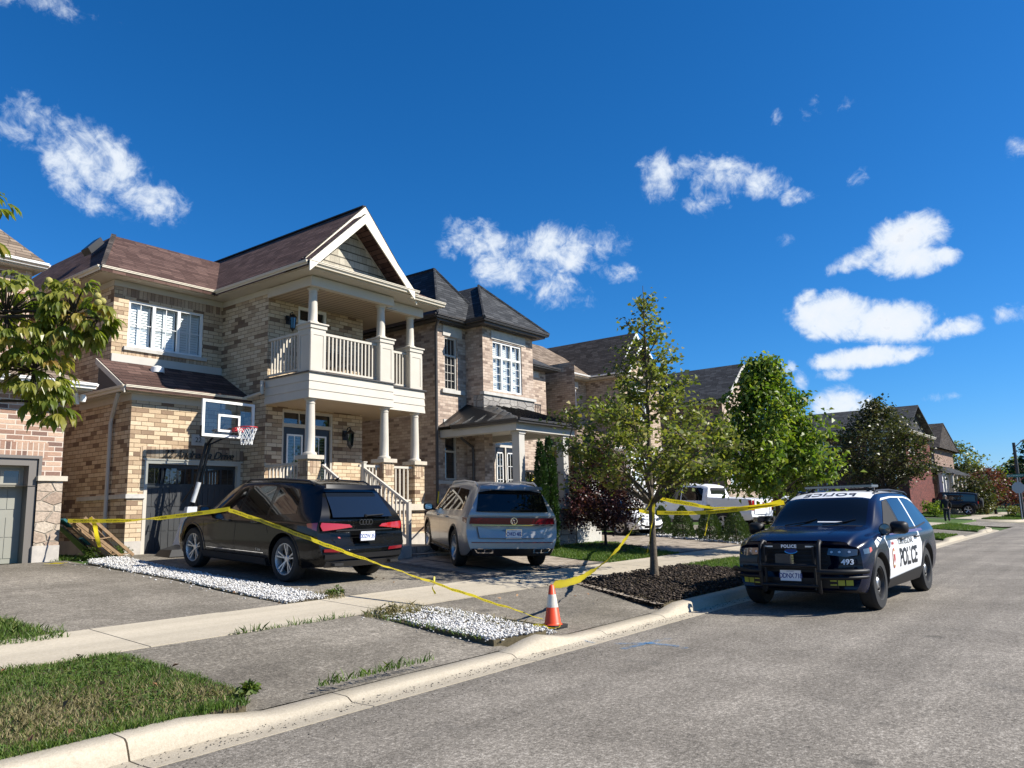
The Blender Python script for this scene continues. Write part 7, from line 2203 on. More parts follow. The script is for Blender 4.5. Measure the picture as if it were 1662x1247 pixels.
# livery lettering
c.text('lettering', 'POLICE', 0.38, M['decal_black'], P_, 'side_l', (2.50, 0.675), bold=0.012, spacing=0.92, eps=0.007)
c.text('lettering', 'YORK REGIONAL', 0.145, M['decal_black'], P_, 'side_l', (2.62, 0.93), bold=0.0, spacing=0.86, eps=0.007)
c.text('lettering', 'POLICE', 0.36, M['decal_black'], P_, 'side_r', (2.52, 0.715), bold=0.012, spacing=0.92, eps=0.007)
c.text('lettering', 'YORK REGIONAL', 0.135, M['decal_black'], P_, 'side_r', (2.60, 0.945), spacing=0.86, eps=0.007)
c.text('roof_lettering', 'POLICE', 0.24, M['decal_black'], P_, 'top', (3.02, 0.0), bold=0.006, spacing=1.1, eps=0.006, flip=True)
ell = lambda x, z, a, b: [(x + a * math.cos(t), z + b * math.sin(t)) for t in [i * math.pi / 12 for i in range(24)]]
cr = c.panel('crest', M['decal_red'], P_, 'side_l', ell(3.42, 0.70, 0.092, 0.155), 0.006)
c.panel('crest_ring', M['decal_gold'], cr, 'side_l', ell(3.42, 0.70, 0.078, 0.135), 0.0075)
c.panel('crest_field', M['decal_white'], cr, 'side_l', ell(3.42, 0.70, 0.064, 0.112), 0.009)
c.panel('crest_shield', M['decal_red'], cr, 'side_l', [(3.46, 0.76), (3.38, 0.76), (3.375, 0.68), (3.42, 0.62), (3.465, 0.68)], 0.0105)
c.panel('crest_crown', M['decal_red'], cr, 'side_l', [(3.485, 0.905), (3.355, 0.905), (3.345, 0.955), (3.385, 0.93), (3.42, 0.965), (3.455, 0.93), (3.495, 0.955)], 0.006)
seams(c, P_, [(2.56, 2.56, 0.40, 1.10), (3.63, 3.66, 0.40, 1.08), (1.50, 1.66, 0.78, 1.12)], 0, 0)
c.panel('sill', M['black_plastic'], P_, 'side_l', [(1.58, 0.265), (3.70, 0.265), (3.70, 0.40), (2.6, 0.44), (1.66, 0.47)], 0.010, 0.012, both=True)
for x in (1.80, 2.74):
 for sg in (1, -1):
  mb = MB(); a, b = [Vector(c.pt('side_l', x + d, 0.975, 0.035)) for d in (0.0, 0.21)]
  a.y *= sg; b.y *= sg
  mb.tube([a - Vector((0, sg * 0.035, 0)), a, b, b - Vector((0, sg * 0.035, 0))], 0.016, 6); mb.build('door_handle', M['wheel_black'], P_, smooth=60)
mirror(c, P_, 3.46, 1.10, 'black_plastic', s=1.12)
for sg in (1,):
 b = Vector(c.pt('side_l', 3.68, 1.14, 0.05))
 mb = MB(); mb.lathe([(0.0, -0.06), (0.06, -0.05), (0.085, 0.03), (0.09, 0.06), (0.085, 0.065)], tuple(b + Vector((0.06, 0.08, 0.01))), 'x', 14)
 mb.tube([b - Vector((0.05, 0.08, 0.06)), b + Vector((0.04, 0.08, -0.04))], 0.018, 6)
 sl = mb.build('spotlight', M['black_plastic'], P_, smooth=40)
 mb = MB(); mb.lathe([(0.0, 0.067), (0.08, 0.062)], tuple(b + Vector((0.06, 0.08, 0.01))), 'x', 14); mb.build('lens', M['lens_clear'], sl)
# roof light bar
zr = c.top(2.45, 0.0)
mb = MB()
pts = [(2.33, -0.60), (2.57, -0.56), (2.62, -0.25), (2.62, 0.25), (2.57, 0.56), (2.33, 0.60)]
mb.slab([(x, y, zr + 0.05) for x, y in pts], (0, 0, 0.05))
for sg in (1, -1):
 mb.tube([(2.45, sg * 0.45, zr + 0.05), (2.45, sg * 0.47, zr - 0.03)], 0.025, 6)
 mb.tube([(2.45, sg * 0.40, zr + 0.06), (2.45, sg * 0.62, zr - 0.04)], 0.015, 6)
lb = mb.build('light_bar', M['wheel_black'], P_)
mb = MB()
mb.slab([(x + 0.004 * (1 if x > 2.45 else -1), y * 1.003, zr + 0.058) for x, y in pts], (0, 0, 0.030)); mb.build('lens', M['lens_clear'], lb)
mb = MB()
for i in range(9):
 y = -0.5 + 0.125 * i
 mb.box(2.52, 2.56, y - 0.045, y + 0.045, zr + 0.1005, zr + 0.106)
mb.build('light_modules', M['black_plastic'], lb)
mb = MB(); mb.tube([(1.3, 0.25, c.top(1.3, 0.25)), (1.25, 0.25, c.top(1.3, 0.25) + 0.09)], [0.03, 0.012], 8); mb.build('antenna', M['black_plastic'], P_)
for sg in (1, -1):
 mb = MB(); mb.tube([(x, sg * 0.635, c.top(x, 0.635) + dz) for x, dz in ((0.6, 0.0), (0.8, 0.04), (1.8, 0.05), (2.6, 0.045), (2.8, 0.0))], 0.018, 6); mb.build('roof_rail', M['black_plastic'], P_, smooth=60)
mb = MB()
for sg in (0.1, -0.5):
 mb.tube([c.pt('top', 3.84, sg, 0.02), c.pt('top', 3.70, sg + 0.3, 0.018), c.pt('top', 3.62, sg + 0.45, 0.012)], 0.010, 5)
mb.build('wiper', M['black_plastic'], P_)
mb = MB(); p = c.pt('top', 3.72, 0.12, 0.009)
mb.slab([c.pt('top', 3.70, -0.02, 0.008), c.pt('top', 3.70, 0.40, 0.008), c.pt('top', 3.675, 0.40, 0.008), c.pt('top', 3.675, -0.02, 0.008)], (0, 0, 0.002)); mb.build('dash_paper', M['decal_white'], P_)
for x in WX: arch_ring(c, P_, x, R, 0.30, R + 0.052, R + 0.115, 'black_plastic', 0.014)
for x in WX:
 for sg in (1, -1): wheel(P_, x, sg * 0.86, R, 0.235, 5, ('rubber', 'wheel_black'), steel=True)
hp = math.pi - 0.03
place_car(P_, 12.70 + 4.15, 3.06 + 0.85 - 0.12, hp, slope=False, z=0.002)

# ------------------------------------------------------------------ plainer cars further off
def plain_car(root, st, paint, R, WX, boxy=False, rp=None, fp=None, dims=None, belt=1.06, sedan=False, lens=True):
 c = Car(st, fp or FP, rp or RP, fc=0.22, rc=0.10)
 c.body('body', [M[paint], M['black_plastic']], root, WX, R)
 d = dims
 c.panel('rear_door_window', M['car_glass_blue'], root, 'side_l', d['rw'], 0.004, both=True)
 c.panel('front_door_window', M['car_glass_blue'], root, 'side_l', d['fw'], 0.004, both=True)
 if 'qw' in d: c.panel('quarter_window', M['car_glass_blue'], root, 'side_l', d['qw'], 0.004, both=True)
 c.panel('windshield', M['car_glass'], root, 'top', d['ws'], 0.004)
 if 'rg' in d: c.panel('rear_window', M['car_glass'], root, 'rear', d['rg'], 0.006)
 if 'rt' in d: c.panel('rear_window', M['car_glass'], root, 'top', d['rt'], 0.004)
 c.panel('headlight', M['lens_clear'], root, 'front', d['hl'], 0.005, 0.004, mirror=True)
 c.panel('taillight', M['lens_red'], root, 'rear', d['tl'], 0.006, 0.005, mirror=True)
 c.panel('front_grille', M['wheel_black'], root, 'front', d['gr'], 0.006, 0.004)
 c.panel('sill', M['black_plastic'], root, 'side_l', quad(WX[0] + 0.45, WX[1] - 0.45, st[3][1] + 0.02, st[3][1] + 0.13), 0.008, 0.01, both=True)
 seams(c, root, d['seams'], 0, 0)
 mirror(c, root, d['mx'], d['mz'], 'black_plastic')
 for x in WX: arch_ring(c, root, x, R, 0.30, R + 0.052, R + 0.09, d.get('arch', paint), 0.010)
 for x in WX:
  for sg in (1, -1): wheel(root, x, sg * (st[3][6] - 0.125), R, R * 0.69, 5, ('rubber', 'alloy'), twin=False, w=0.22)
 return c
SUVD = dict(rw=[(1.66, 1.105), (2.50, 1.085), (2.50, 1.60), (1.72, 1.605)], fw=[(2.58, 1.085), (3.62, 1.065), (3.05, 1.44), (2.82, 1.56), (2.60, 1.595)], qw=[(0.78, 1.16), (1.58, 1.105), (1.60, 1.60), (1.05, 1.57), (0.92, 1.50)],
   ws=[(3.16, -0.56), (3.80, -0.66), (3.86, 0.0), (3.80, 0.66), (3.16, 0.56)], rg=[(-0.66, 1.12), (0.66, 1.12), (0.58, 1.55), (-0.58, 1.55)], hl=[(0.48, 0.72), (0.82, 0.70), (0.82, 0.80), (0.48, 0.80)],
   tl=[(0.35, 0.93), (0.88, 0.93), (0.88, 1.05), (0.35, 1.02)], gr=quad(-0.42, 0.42, 0.45, 0.80), seams=[(2.54, 2.54, 0.36, 1.08), (3.62, 3.66, 0.36, 1.05)], mx=3.48, mz=1.06)
B = car_root('parked_car', 'dark blue sport utility vehicle standing in the driveway mouth behind the police car', 'car')
plain_car(B, st, 'paint_darkblue', 0.385, (1.13, 4.13), dims=SUVD)
place_car(B, 33.3, 11.2, math.radians(-91), slope=True)
X_ = car_root('parked_car', 'black sport utility vehicle beside the red maple at the far end of the street', 'car')
plain_car(X_, st, 'paint_black', 0.385, (1.13, 4.13), dims=SUVD)
place_car(X_, 84.0, 9.4, math.radians(70), slope=True)
sst = [(0.00, 0.40, 0.88, 0.95, 1.02, 0.82, 0.86, 0.68, 0), (0.15, 0.32, 0.92, 0.99, 1.06, 0.86, 0.89, 0.70, 0), (0.55, 0.24, 0.94, 1.02, 1.10, 0.89, 0.92, 0.70, 0), (1.15, 0.20, 0.94, 1.28, 1.36, 0.90, 0.925, 0.60, 0),
 (1.75, 0.19, 0.93, 1.37, 1.45, 0.90, 0.925, 0.58, 0), (2.45, 0.19, 0.92, 1.35, 1.435, 0.90, 0.925, 0.58, 0), (2.85, 0.19, 0.91, 1.22, 1.33, 0.90, 0.92, 0.62, 0), (3.50, 0.19, 0.88, 0.94, 1.00, 0.89, 0.915, 0.72, 0),
 (4.10, 0.20, 0.80, 0.86, 0.91, 0.87, 0.90, 0.70, 0), (4.52, 0.23, 0.70, 0.75, 0.79, 0.82, 0.86, 0.64, 0), (4.70, 0.28, 0.62, 0.67, 0.71, 0.76, 0.80, 0.58, 0)]
SFP = [(0.2, 0.10), (0.4, 0.0), (0.6, 0.06), (0.75, 0.16), (1.4, 0.2)]
SRP = [(0.2, 0.10), (0.5, 0.0), (0.9, 0.05), (1.5, 0.08)]
SEDD = dict(rw=[(1.35, 0.985), (2.20, 0.965), (2.20, 1.315), (1.62, 1.30)], fw=[(2.28, 0.965), (3.20, 0.945), (2.78, 1.18), (2.52, 1.28), (2.30, 1.31)], ws=[(2.80, -0.50), (3.40, -0.60), (3.46, 0.0), (3.40, 0.60), (2.80, 0.50)],
   rt=[(0.62, -0.58), (1.20, -0.48), (1.20, 0.48), (0.62, 0.58)], hl=[(0.42, 0.60), (0.76, 0.60), (0.76, 0.68), (0.44, 0.66)], tl=[(0.3, 0.80), (0.80, 0.78), (0.82, 0.90), (0.3, 0.90)], gr=quad(-0.5, 0.5, 0.30, 0.40),
   seams=[(2.24, 2.24, 0.30, 0.96), (3.2, 3.26, 0.30, 0.94)], mx=3.05, mz=0.95)
S_ = car_root('parked_car', 'white low sedan nose out behind the purple leaved maple', 'car')
cs = plain_car(S_, sst, 'paint_white', 0.335, (1.0, 3.82), fp=SFP, rp=SRP, dims=SEDD)
cs.panel('air_intake', M['interior_dark'], S_, 'front', [(0.5, 0.36), (0.74, 0.38), (0.70, 0.46), (0.5, 0.42)], 0.006, mirror=True)
place_car(S_, 26.0, 18.05, math.radians(-95), slope=True)
S2 = car_root('parked_car', 'white sedan whose roof shows past the tailgate of the pickup', 'car')
plain_car(S2, sst, 'paint_white', 0.335, (1.0, 3.82), fp=SFP, rp=SRP, dims=SEDD)
place_car(S2, 39.2, 15.4, math.radians(-90), slope=True)
S3 = car_root('parked_car', 'dark blue sedan in the driveway past the white sedan', 'car')
plain_car(S3, sst, 'paint_darkblue', 0.335, (1.0, 3.82), fp=SFP, rp=SRP, dims=SEDD)
place_car(S3, 42.2, 15.2, math.radians(-90), slope=True)

# ------------------------------------------------------------------ white pickup
U = car_root('pickup_truck', 'white crew cab pickup truck parked nose in behind the row of clipped spruces', 'pickup')
pst = [(0.00, 0.62, 1.05, 1.36, 1.385, 0.90, 0.98, 0.96, 0), (0.15, 0.55, 1.06, 1.375, 1.40, 0.92, 1.0, 0.975, 0), (1.60, 0.50, 1.06, 1.385, 1.41, 0.93, 1.01, 0.985, 0), (1.86, 0.50, 1.10, 1.40, 1.43, 0.93, 1.01, 0.96, 0),
 (1.92, 0.48, 1.18, 1.76, 1.84, 0.93, 1.01, 0.72, 0), (2.30, 0.46, 1.19, 1.83, 1.91, 0.93, 1.01, 0.74, 0), (3.20, 0.45, 1.19, 1.84, 1.92, 0.93, 1.01, 0.745, 0), (3.60, 0.45, 1.19, 1.80, 1.88, 0.93, 1.01, 0.74, 0), (4.40, 0.45, 1.20, 1.30, 1.36, 0.93, 1.01, 0.86, 0),
 (5.20, 0.46, 1.16, 1.26, 1.31, 0.92, 1.0, 0.85, 0), (5.70, 0.50, 1.08, 1.18, 1.22, 0.90, 0.96, 0.82, 0), (5.85, 0.54, 1.02, 1.12, 1.16, 0.86, 0.93, 0.80, 0)]
cp = Car(pst, [(0.3, 0.04), (0.7, 0.0), (1.2, 0.05), (1.9, 0.05)], [(0.3, 0.05), (0.7, 0.0), (1.4, 0.0), (1.95, 0.0)], fz=0.5, rz=0.15, fc=0.12, rc=0.02)
R = 0.42; WX = (1.18, 4.93)
cp.body('body', [M['paint_white'], M['black_plastic']], U, WX, R, cut=[(0.06, 1.80, -0.82, 0.82, 0.95, 1.7)])
cp.panel('rear_door_window', M['car_glass'], U, 'side_l', [(2.10, 1.24), (3.02, 1.235), (3.02, 1.765), (2.22, 1.755), (2.12, 1.70)], 0.004, both=True)
cp.panel('front_door_window', M['car_glass'], U, 'side_l', [(3.06, 1.235), (4.22, 1.22), (3.72, 1.66), (3.50, 1.75), (3.06, 1.765)], 0.004, both=True)
mb = MB(); mb.slab([(1.895, -0.64, 1.46), (1.895, 0.64, 1.46), (1.905, 0.60, 1.76), (1.905, -0.60, 1.76)], (-0.03, 0, 0)); mb.build('rear_window', M['car_glass'], U)
cp.panel('windshield', M['car_glass'], U, 'top', [(3.62, -0.64), (4.30, -0.74), (4.38, 0), (4.30, 0.74), (3.62, 0.64)], 0.004)
cp.panel('taillight', M['lens_red'], U, 'rear', [(0.80, 0.94), (0.96, 0.94), (0.95, 1.32), (0.82, 1.32)], 0.006, 0.006, mirror=True)
cp.panel('taillight', M['lens_red'], U, 'side_l', [(0.0, 0.94), (0.10, 0.94), (0.16, 1.32), (0.0, 1.32)], 0.005, both=True)
cp.panel('tailgate', M['paint_white'], U, 'rear', quad(-0.76, 0.76, 0.80, 1.36), 0.010, 0.010)
cp.text('badge', 'GMC', 0.13, M['lens_dark_red'], U, 'rear', (0.0, 1.20), bold=0.004, eps=0.024)
cp.text('badge', 'SLT', 0.05, M['alloy'], U, 'rear', (-0.58, 0.88), eps=0.024)
cp.panel('tailgate_handle', M['black_plastic'], U, 'rear', quad(-0.14, 0.14, 1.05, 1.11), 0.022, 0.006)
mb = MB(); mb.box(-0.16, 0.0, -0.90, 0.90, 0.52, 0.70); mb.build('rear_bumper', M['chrome'], U)
mb = MB(); mb.box(-0.17, 0.0, -0.45, 0.45, 0.70, 0.72); mb.build('bumper_step', M['black_plastic'], U)
cp.panel('headlight', M['lens_clear'], U, 'front', quad(0.58, 0.90, 0.90, 1.06), 0.006, 0.004, mirror=True)
cp.panel('front_grille', M['chrome'], U, 'front', quad(-0.55, 0.55, 0.74, 1.06), 0.006, 0.008)
cp.panel('fender_vent', M['black_plastic'], U, 'side_l', [(4.28, 1.10), (4.55, 1.11), (4.52, 1.17), (4.28, 1.16)], 0.006, both=True)
seams(cp, U, [(3.04, 3.04, 0.55, 1.23), (4.24, 4.26, 0.55, 1.2), (2.04, 2.04, 0.55, 1.23), (1.87, 1.87, 0.55, 1.38)], 0, 0)
for x in (2.18, 3.14):
 for sg in (1, -1):
  mb = MB(); a, b = [Vector(cp.pt('side_l', x + d, 1.10, 0.03)) for d in (0.0, 0.2)]
  a.y *= sg; b.y *= sg
  mb.tube([a - Vector((0, sg * 0.03, 0)), a, b, b - Vector((0, sg * 0.03, 0))], 0.016, 6); mb.build('door_handle', M['chrome'], U, smooth=60)
mirror(cp, U, 3.98, 1.24, 'black_plastic', s=1.3)
for x in WX: arch_ring(cp, U, x, R, 0.5, R + 0.052, R + 0.09, 'paint_white', 0.008)
for x in WX:
 for sg in (1, -1): wheel(U, x, sg * 0.87, R, 0.27, 6, ('rubber', 'alloy'), twin=False, w=0.26)
place_car(U, 30.15, 11.05, math.radians(86.5))

# ------------------------------------------------------------------ black off-roader at the corner house
J = car_root('parked_car', 'black boxy off road vehicle side on in the driveway of the corner house', 'car')
jst = [(0.00, 0.60, 1.02, 1.70, 1.76, 0.76, 0.78, 0.70, 0), (0.12, 0.55, 1.03, 1.74, 1.80, 0.78, 0.80, 0.71, 0), (1.0, 0.50, 1.04, 1.80, 1.86, 0.78, 0.81, 0.71, 0), (2.6, 0.50, 1.05, 1.80, 1.86, 0.78, 0.81, 0.71, 0), (2.85, 0.50, 1.06, 1.74, 1.82, 0.78, 0.81, 0.71, 0),
 (3.15, 0.50, 1.07, 1.13, 1.17, 0.78, 0.81, 0.70, 0), (4.20, 0.52, 1.03, 1.09, 1.13, 0.74, 0.76, 0.64, 0), (4.36, 0.54, 1.00, 1.06, 1.10, 0.72, 0.73, 0.62, 0)]
jd = dict(rw=[(1.35, 1.12), (2.1, 1.12), (2.1, 1.70), (1.35, 1.70)], fw=[(2.18, 1.12), (3.02, 1.12), (2.80, 1.64), (2.72, 1.70), (2.18, 1.70)], qw=[(0.18, 1.12), (1.25, 1.12), (1.25, 1.70), (0.2, 1.66)],
  ws=[(2.90, -0.60), (3.10, -0.64), (3.10, 0.64), (2.90, 0.60)], rg=[(-0.6, 1.15), (0.6, 1.15), (0.58, 1.65), (-0.58, 1.65)], hl=[(0.42, 0.88), (0.60, 0.88), (0.60, 1.02), (0.42, 1.02)], tl=[(0.58, 0.95), (0.74, 0.95), (0.74, 1.15), (0.58, 1.15)],
  gr=quad(-0.36, 0.36, 0.78, 1.02), seams=[(2.14, 2.14, 0.6, 1.7), (3.05, 3.05, 0.6, 1.1)], mx=2.85, mz=1.14, arch='black_plastic')
jc = plain_car(J, jst, 'paint_charcoal', 0.41, (0.75, 3.72), fp=[(0.3, 0.0), (1.2, 0.02), (1.9, 0.02)], rp=[(0.3, 0.0), (1.0, 0.0), (1.9, 0.06)], dims=jd)
for x in (0.75, 3.72):
 for sg in (1, -1):
  mb = MB()
  pts = [(x - 0.66, 0.70), (x - 0.52, 0.95), (x - 0.3, 1.02), (x + 0.3, 1.02), (x + 0.56, 0.95), (x + 0.72, 0.76)]
  for (xa, za), (xb, zb) in zip(pts, pts[1:]):
   mb.slab([(xa, sg * 0.76, za), (xb, sg * 0.76, zb), (xb, sg * 0.94, zb - 0.02), (xa, sg * 0.94, za - 0.02)], (0, 0, -0.05))
  mb.build('fender_flare', M['alloy'] if False else M['wheel_black'], J)
mb = MB(); mb.lathe([(0.0, -0.30), (0.24, -0.30), (0.36, -0.28), (0.39, -0.22), (0.39, -0.08), (0.30, -0.02)], (0.0, 0.05, 1.02), 'x', 28); mb.build('spare_wheel', M['rubber'], J, smooth=40)
mb = MB(); mb.box(4.36, 4.58, -0.78, 0.78, 0.55, 0.72); mb.build('front_bumper', M['black_plastic'], J)
place_car(J, 75.6, 9.35, math.radians(92), slope=True)


# ================================================================== TREES AND PLANTS
def leaf_quads(P, size, r, up=0.35, droop=0.0, ratio=0.5, fold=0.18):
 """one folded diamond leaf at every point"""
 n = len(P)
 d = r.normal(0, 1, (n, 3)); d[:, 2] = d[:, 2] * 0.6 - droop
 d /= np.linalg.norm(d, axis=1)[:, None]
 nrm = r.normal(0, 1, (n, 3)); nrm[:, 2] = np.abs(nrm[:, 2]) + up
 s = np.cross(d, nrm); s /= np.linalg.norm(s, axis=1)[:, None] + 1e-9
 nn = np.cross(s, d)
 L = (size * r.uniform(0.6, 1.25, n))[:, None]
 w = L * ratio * r.uniform(0.8, 1.2, n)[:, None]
 mid = P + d * L * 0.45
 return np.stack([P, mid + s * w * 0.5 + nn * L * fold, P + d * L - nn * L * fold * 0.6, mid - s * w * 0.5 + nn * L * fold], 1).reshape(-1, 3)

def curve3(p0, p1, p2, n=6):
 p0, p1, p2 = Vector(p0), Vector(p1), Vector(p2)
 return [p0 * (1 - t) ** 2 + p1 * 2 * t * (1 - t) + p2 * t * t for t in [i / n for i in range(n + 1)]]

def make_tree(name, label, base, H, prof, tr, nprim, nleaf, lsize, leaf, bark, seed, group=None, droop=0.0, rise=0.5, spread=0.13, fork=None, z_first=None, ratio=0.5, cat='tree', squash=1.0, gap=0.0, inner=0.35, thin=None):
 rr = random.Random(seed); r = np.random.default_rng(seed)
 root = thing(name, label, cat, base, group, world_coords=False)
 B = MB()
 zp, rp = [p[0] for p in prof], [p[1] for p in prof]
 top = Vector((rr.uniform(-0.05, 0.05) * H * 0.5, rr.uniform(-0.05, 0.05) * H * 0.5, H * 0.985))
 def axis(z):
  t = z / H
  return Vector((top.x * t + 0.025 * math.sin(t * 9 + seed) * t, top.y * t + 0.025 * math.cos(t * 7 + seed) * t, z))
 B.tube([axis(H * i / 14) - Vector((0, 0, 0.15 if i == 0 else 0)) for i in range(15)], [tr * (1.35 if i == 0 else (1.0 - 0.93 * (i / 14) ** 0.85)) for i in range(15)], 9)
 z0 = z_first or zp[0]
 pts = []; wts = []
 ga = rr.uniform(0, 6)
 for i in range(nprim):
  t = (i + 0.5) / nprim
  z = z0 + (H * 0.96 - z0) * t ** 1.05
  ga += 2.4 + rr.uniform(-0.5, 0.5)
  zt = z + 0.25 * rr.random()
  R_ = float(np.interp(min(zt + 0.25, zp[-1]), zp, rp)) * rr.uniform(0.72, 1.12)
  zs = max(z0 * 0.82, z - R_ * rise * rr.uniform(0.6, 1.1))
  a = axis(zs)
  tip = axis(z) + Vector((math.cos(ga) * R_, math.sin(ga) * R_ * squash, R_ * rise * 0.25))
  ctl = (a + tip) / 2 + Vector((0, 0, R_ * (0.10 if droop == 0 else 0.22)))
  c = curve3(a, ctl, tip, 7)
  br = tr * 0.42 * (1 - t * 0.75) + 0.004
  B.tube(c, [br * (1 - 0.85 * k / 7) + 0.002 for k in range(8)], 6)
  nsub = 3 + int(R_ * 4)
  for k in range(nsub):
   q = rr.uniform(inner, 1.0)
   p = c[min(7, int(q * 7))].lerp(c[min(7, int(q * 7) + 1)], 0.5)
   dirv = Vector((rr.gauss(0, 1), rr.gauss(0, 1), rr.gauss(0.15, 0.6) - droop * 0.5)).normalized() + (tip - a).normalized() * 0.7
   L = R_ * rr.uniform(0.18, 0.42) + 0.06
   e = p + dirv.normalized() * L
   B.tube([p, (p + e) / 2 + Vector((0, 0, 0.03)), e], [br * 0.35 + 0.002, br * 0.25 + 0.002, 0.002], 4)
   for m in range(4):
    pts.append(p.lerp(e, (m + 1) / 4)); wts.append(1.0)
  for k in range(2, 8): pts.append(c[k]); wts.append(0.5)
 for k in range(5): pts.append(axis(H * (0.90 + 0.02 * k))); wts.append(0.5)
 B.build('trunk', M[bark], root, smooth=60)
 C0 = np.array([tuple(p) for p in pts]); w = np.array(wts)
 if thin:                                   # the leader stays nearly bare
  w = w * np.interp(C0[:, 2], thin[0], thin[1])
 if gap:                                    # whole sprays left bare so the sky shows through
  w = w * (r.uniform(0, 1, len(w)) > gap)
 idx = r.choice(len(C0), nleaf, p=w / w.sum())
 P = C0[idx] + r.normal(0, spread, (nleaf, 3)) * np.array([1, 1, 0.75])
 v = leaf_quads(P, lsize, r, droop=droop, ratio=ratio)
 fast_mesh('crown', v, None, M[leaf], root)
 return root

M['leaf_maple'] = leaf_mat('leaf_maple', [(0.0, (0.06, 0.08, 0.02)), (0.4, (0.125, 0.155, 0.034)), (0.75, (0.215, 0.225, 0.05)), (0.93, (0.29, 0.25, 0.06)), (1.0, (0.28, 0.17, 0.05))], 0.38)
M['leaf_green'] = leaf_mat('leaf_green', [(0.0, (0.04, 0.085, 0.012)), (0.45, (0.10, 0.165, 0.022)), (0.8, (0.20, 0.25, 0.035)), (1.0, (0.31, 0.30, 0.05))], 0.40)
M['leaf_olive'] = leaf_mat('leaf_olive', [(0.0, (0.024, 0.034, 0.012)), (0.5, (0.052, 0.062, 0.020)), (0.85, (0.092, 0.090, 0.030)), (1.0, (0.15, 0.085, 0.045))], 0.25)
M['leaf_purple'] = leaf_mat('leaf_purple', [(0.0, (0.030, 0.011, 0.013)), (0.5, (0.075, 0.024, 0.026)), (0.85, (0.15, 0.052, 0.052)), (1.0, (0.26, 0.12, 0.11))], 0.3)
M['leaf_red'] = leaf_mat('leaf_red', [(0.0, (0.06, 0.014, 0.014)), (0.5, (0.12, 0.026, 0.024)), (1.0, (0.22, 0.07, 0.05))], 0.25)
M['leaf_cedar'] = leaf_mat('leaf_cedar', [(0.0, (0.010, 0.026, 0.007)), (0.6, (0.026, 0.060, 0.014)), (1.0, (0.060, 0.105, 0.025))], 0.15)
M['leaf_spruce'] = leaf_mat('leaf_spruce', [(0.0, (0.022, 0.045, 0.011)), (0.6, (0.055, 0.095, 0.020)), (1.0, (0.12, 0.165, 0.04))], 0.15)
M['leaf_chestnut'] = leaf_mat('leaf_chestnut', [(0.0, (0.06, 0.095, 0.018)), (0.4, (0.14, 0.175, 0.030)), (0.75, (0.26, 0.26, 0.05)), (0.92, (0.36, 0.28, 0.07)), (1.0, (0.20, 0.085, 0.04))], 0.48, 0.35, 0.5)
M['leaf_yellow'] = leaf_mat('leaf_yellow', [(0.0, (0.06, 0.075, 0.014)), (0.6, (0.13, 0.135, 0.025)), (1.0, (0.22, 0.19, 0.04))], 0.3)
M['flower_white'] = simple('flower_white', (0.75, 0.72, 0.70), 0.6)
M['flower_yellow'] = simple('flower_yellow', (0.62, 0.50, 0.03), 0.6)

make_tree('maple_tree', 'slender sparse maple in the mulch bed with yellow tape tied round its trunk', (14.02, 7.36, zg(7.36)), 5.85,
  [(1.6, 0.9), (2.0, 1.6), (2.6, 1.85), (3.1, 1.5), (3.8, 1.0), (4.4, 0.55), (5.2, 0.36), (6.0, 0.10)], 0.078, 42, 8000, 0.10, 'leaf_maple', 'bark', 4, spread=0.105, rise=0.75, gap=0.36, z_first=1.7, ratio=0.8, thin=([2.0, 3.4, 4.2, 5.0, 5.9], [1.0, 0.95, 0.45, 0.22, 0.4]))
make_tree('street_tree', 'dense bright green tree with drooping leaves on the boulevard behind the police car', (21.5, 7.4, zg(7.4)), 5.6,
  [(1.7, 0.9), (2.2, 1.5), (3.0, 1.7), (3.8, 1.5), (4.5, 1.0), (5.1, 0.6), (5.6, 0.2)], 0.085, 46, 11500, 0.17, 'leaf_green', 'bark_dark', 8, spread=0.15, rise=0.45, droop=0.8, ratio=0.5, z_first=1.8, inner=0.3)
make_tree('street_tree', 'olive brown leaved tree forking low in front of the red brick house', (34.0, 7.4, zg(7.4)), 5.55,
  [(1.9, 0.9), (2.4, 1.6), (3.2, 1.9), (4.0, 1.6), (4.7, 1.1), (5.5, 0.3)], 0.085, 42, 9000, 0.13, 'leaf_olive', 'bark_dark', 12, spread=0.17, rise=0.9, ratio=0.7, z_first=2.0, gap=0.15)

# purple leaved maple on the second lawn
make_tree('ornamental_maple', 'small purple leaved maple on the lawn between silver car and white sedan', (19.8, 11.9, zg(11.9)), 3.1,
  [(0.5, 0.85), (0.8, 1.12), (1.4, 1.15), (2.0, 0.95), (2.6, 0.6), (3.1, 0.2)], 0.045, 52, 13000, 0.085, 'leaf_purple', 'bark_dark', 21, spread=0.12, rise=0.35, droop=0.5, ratio=0.55, z_first=0.62, inner=0.25)

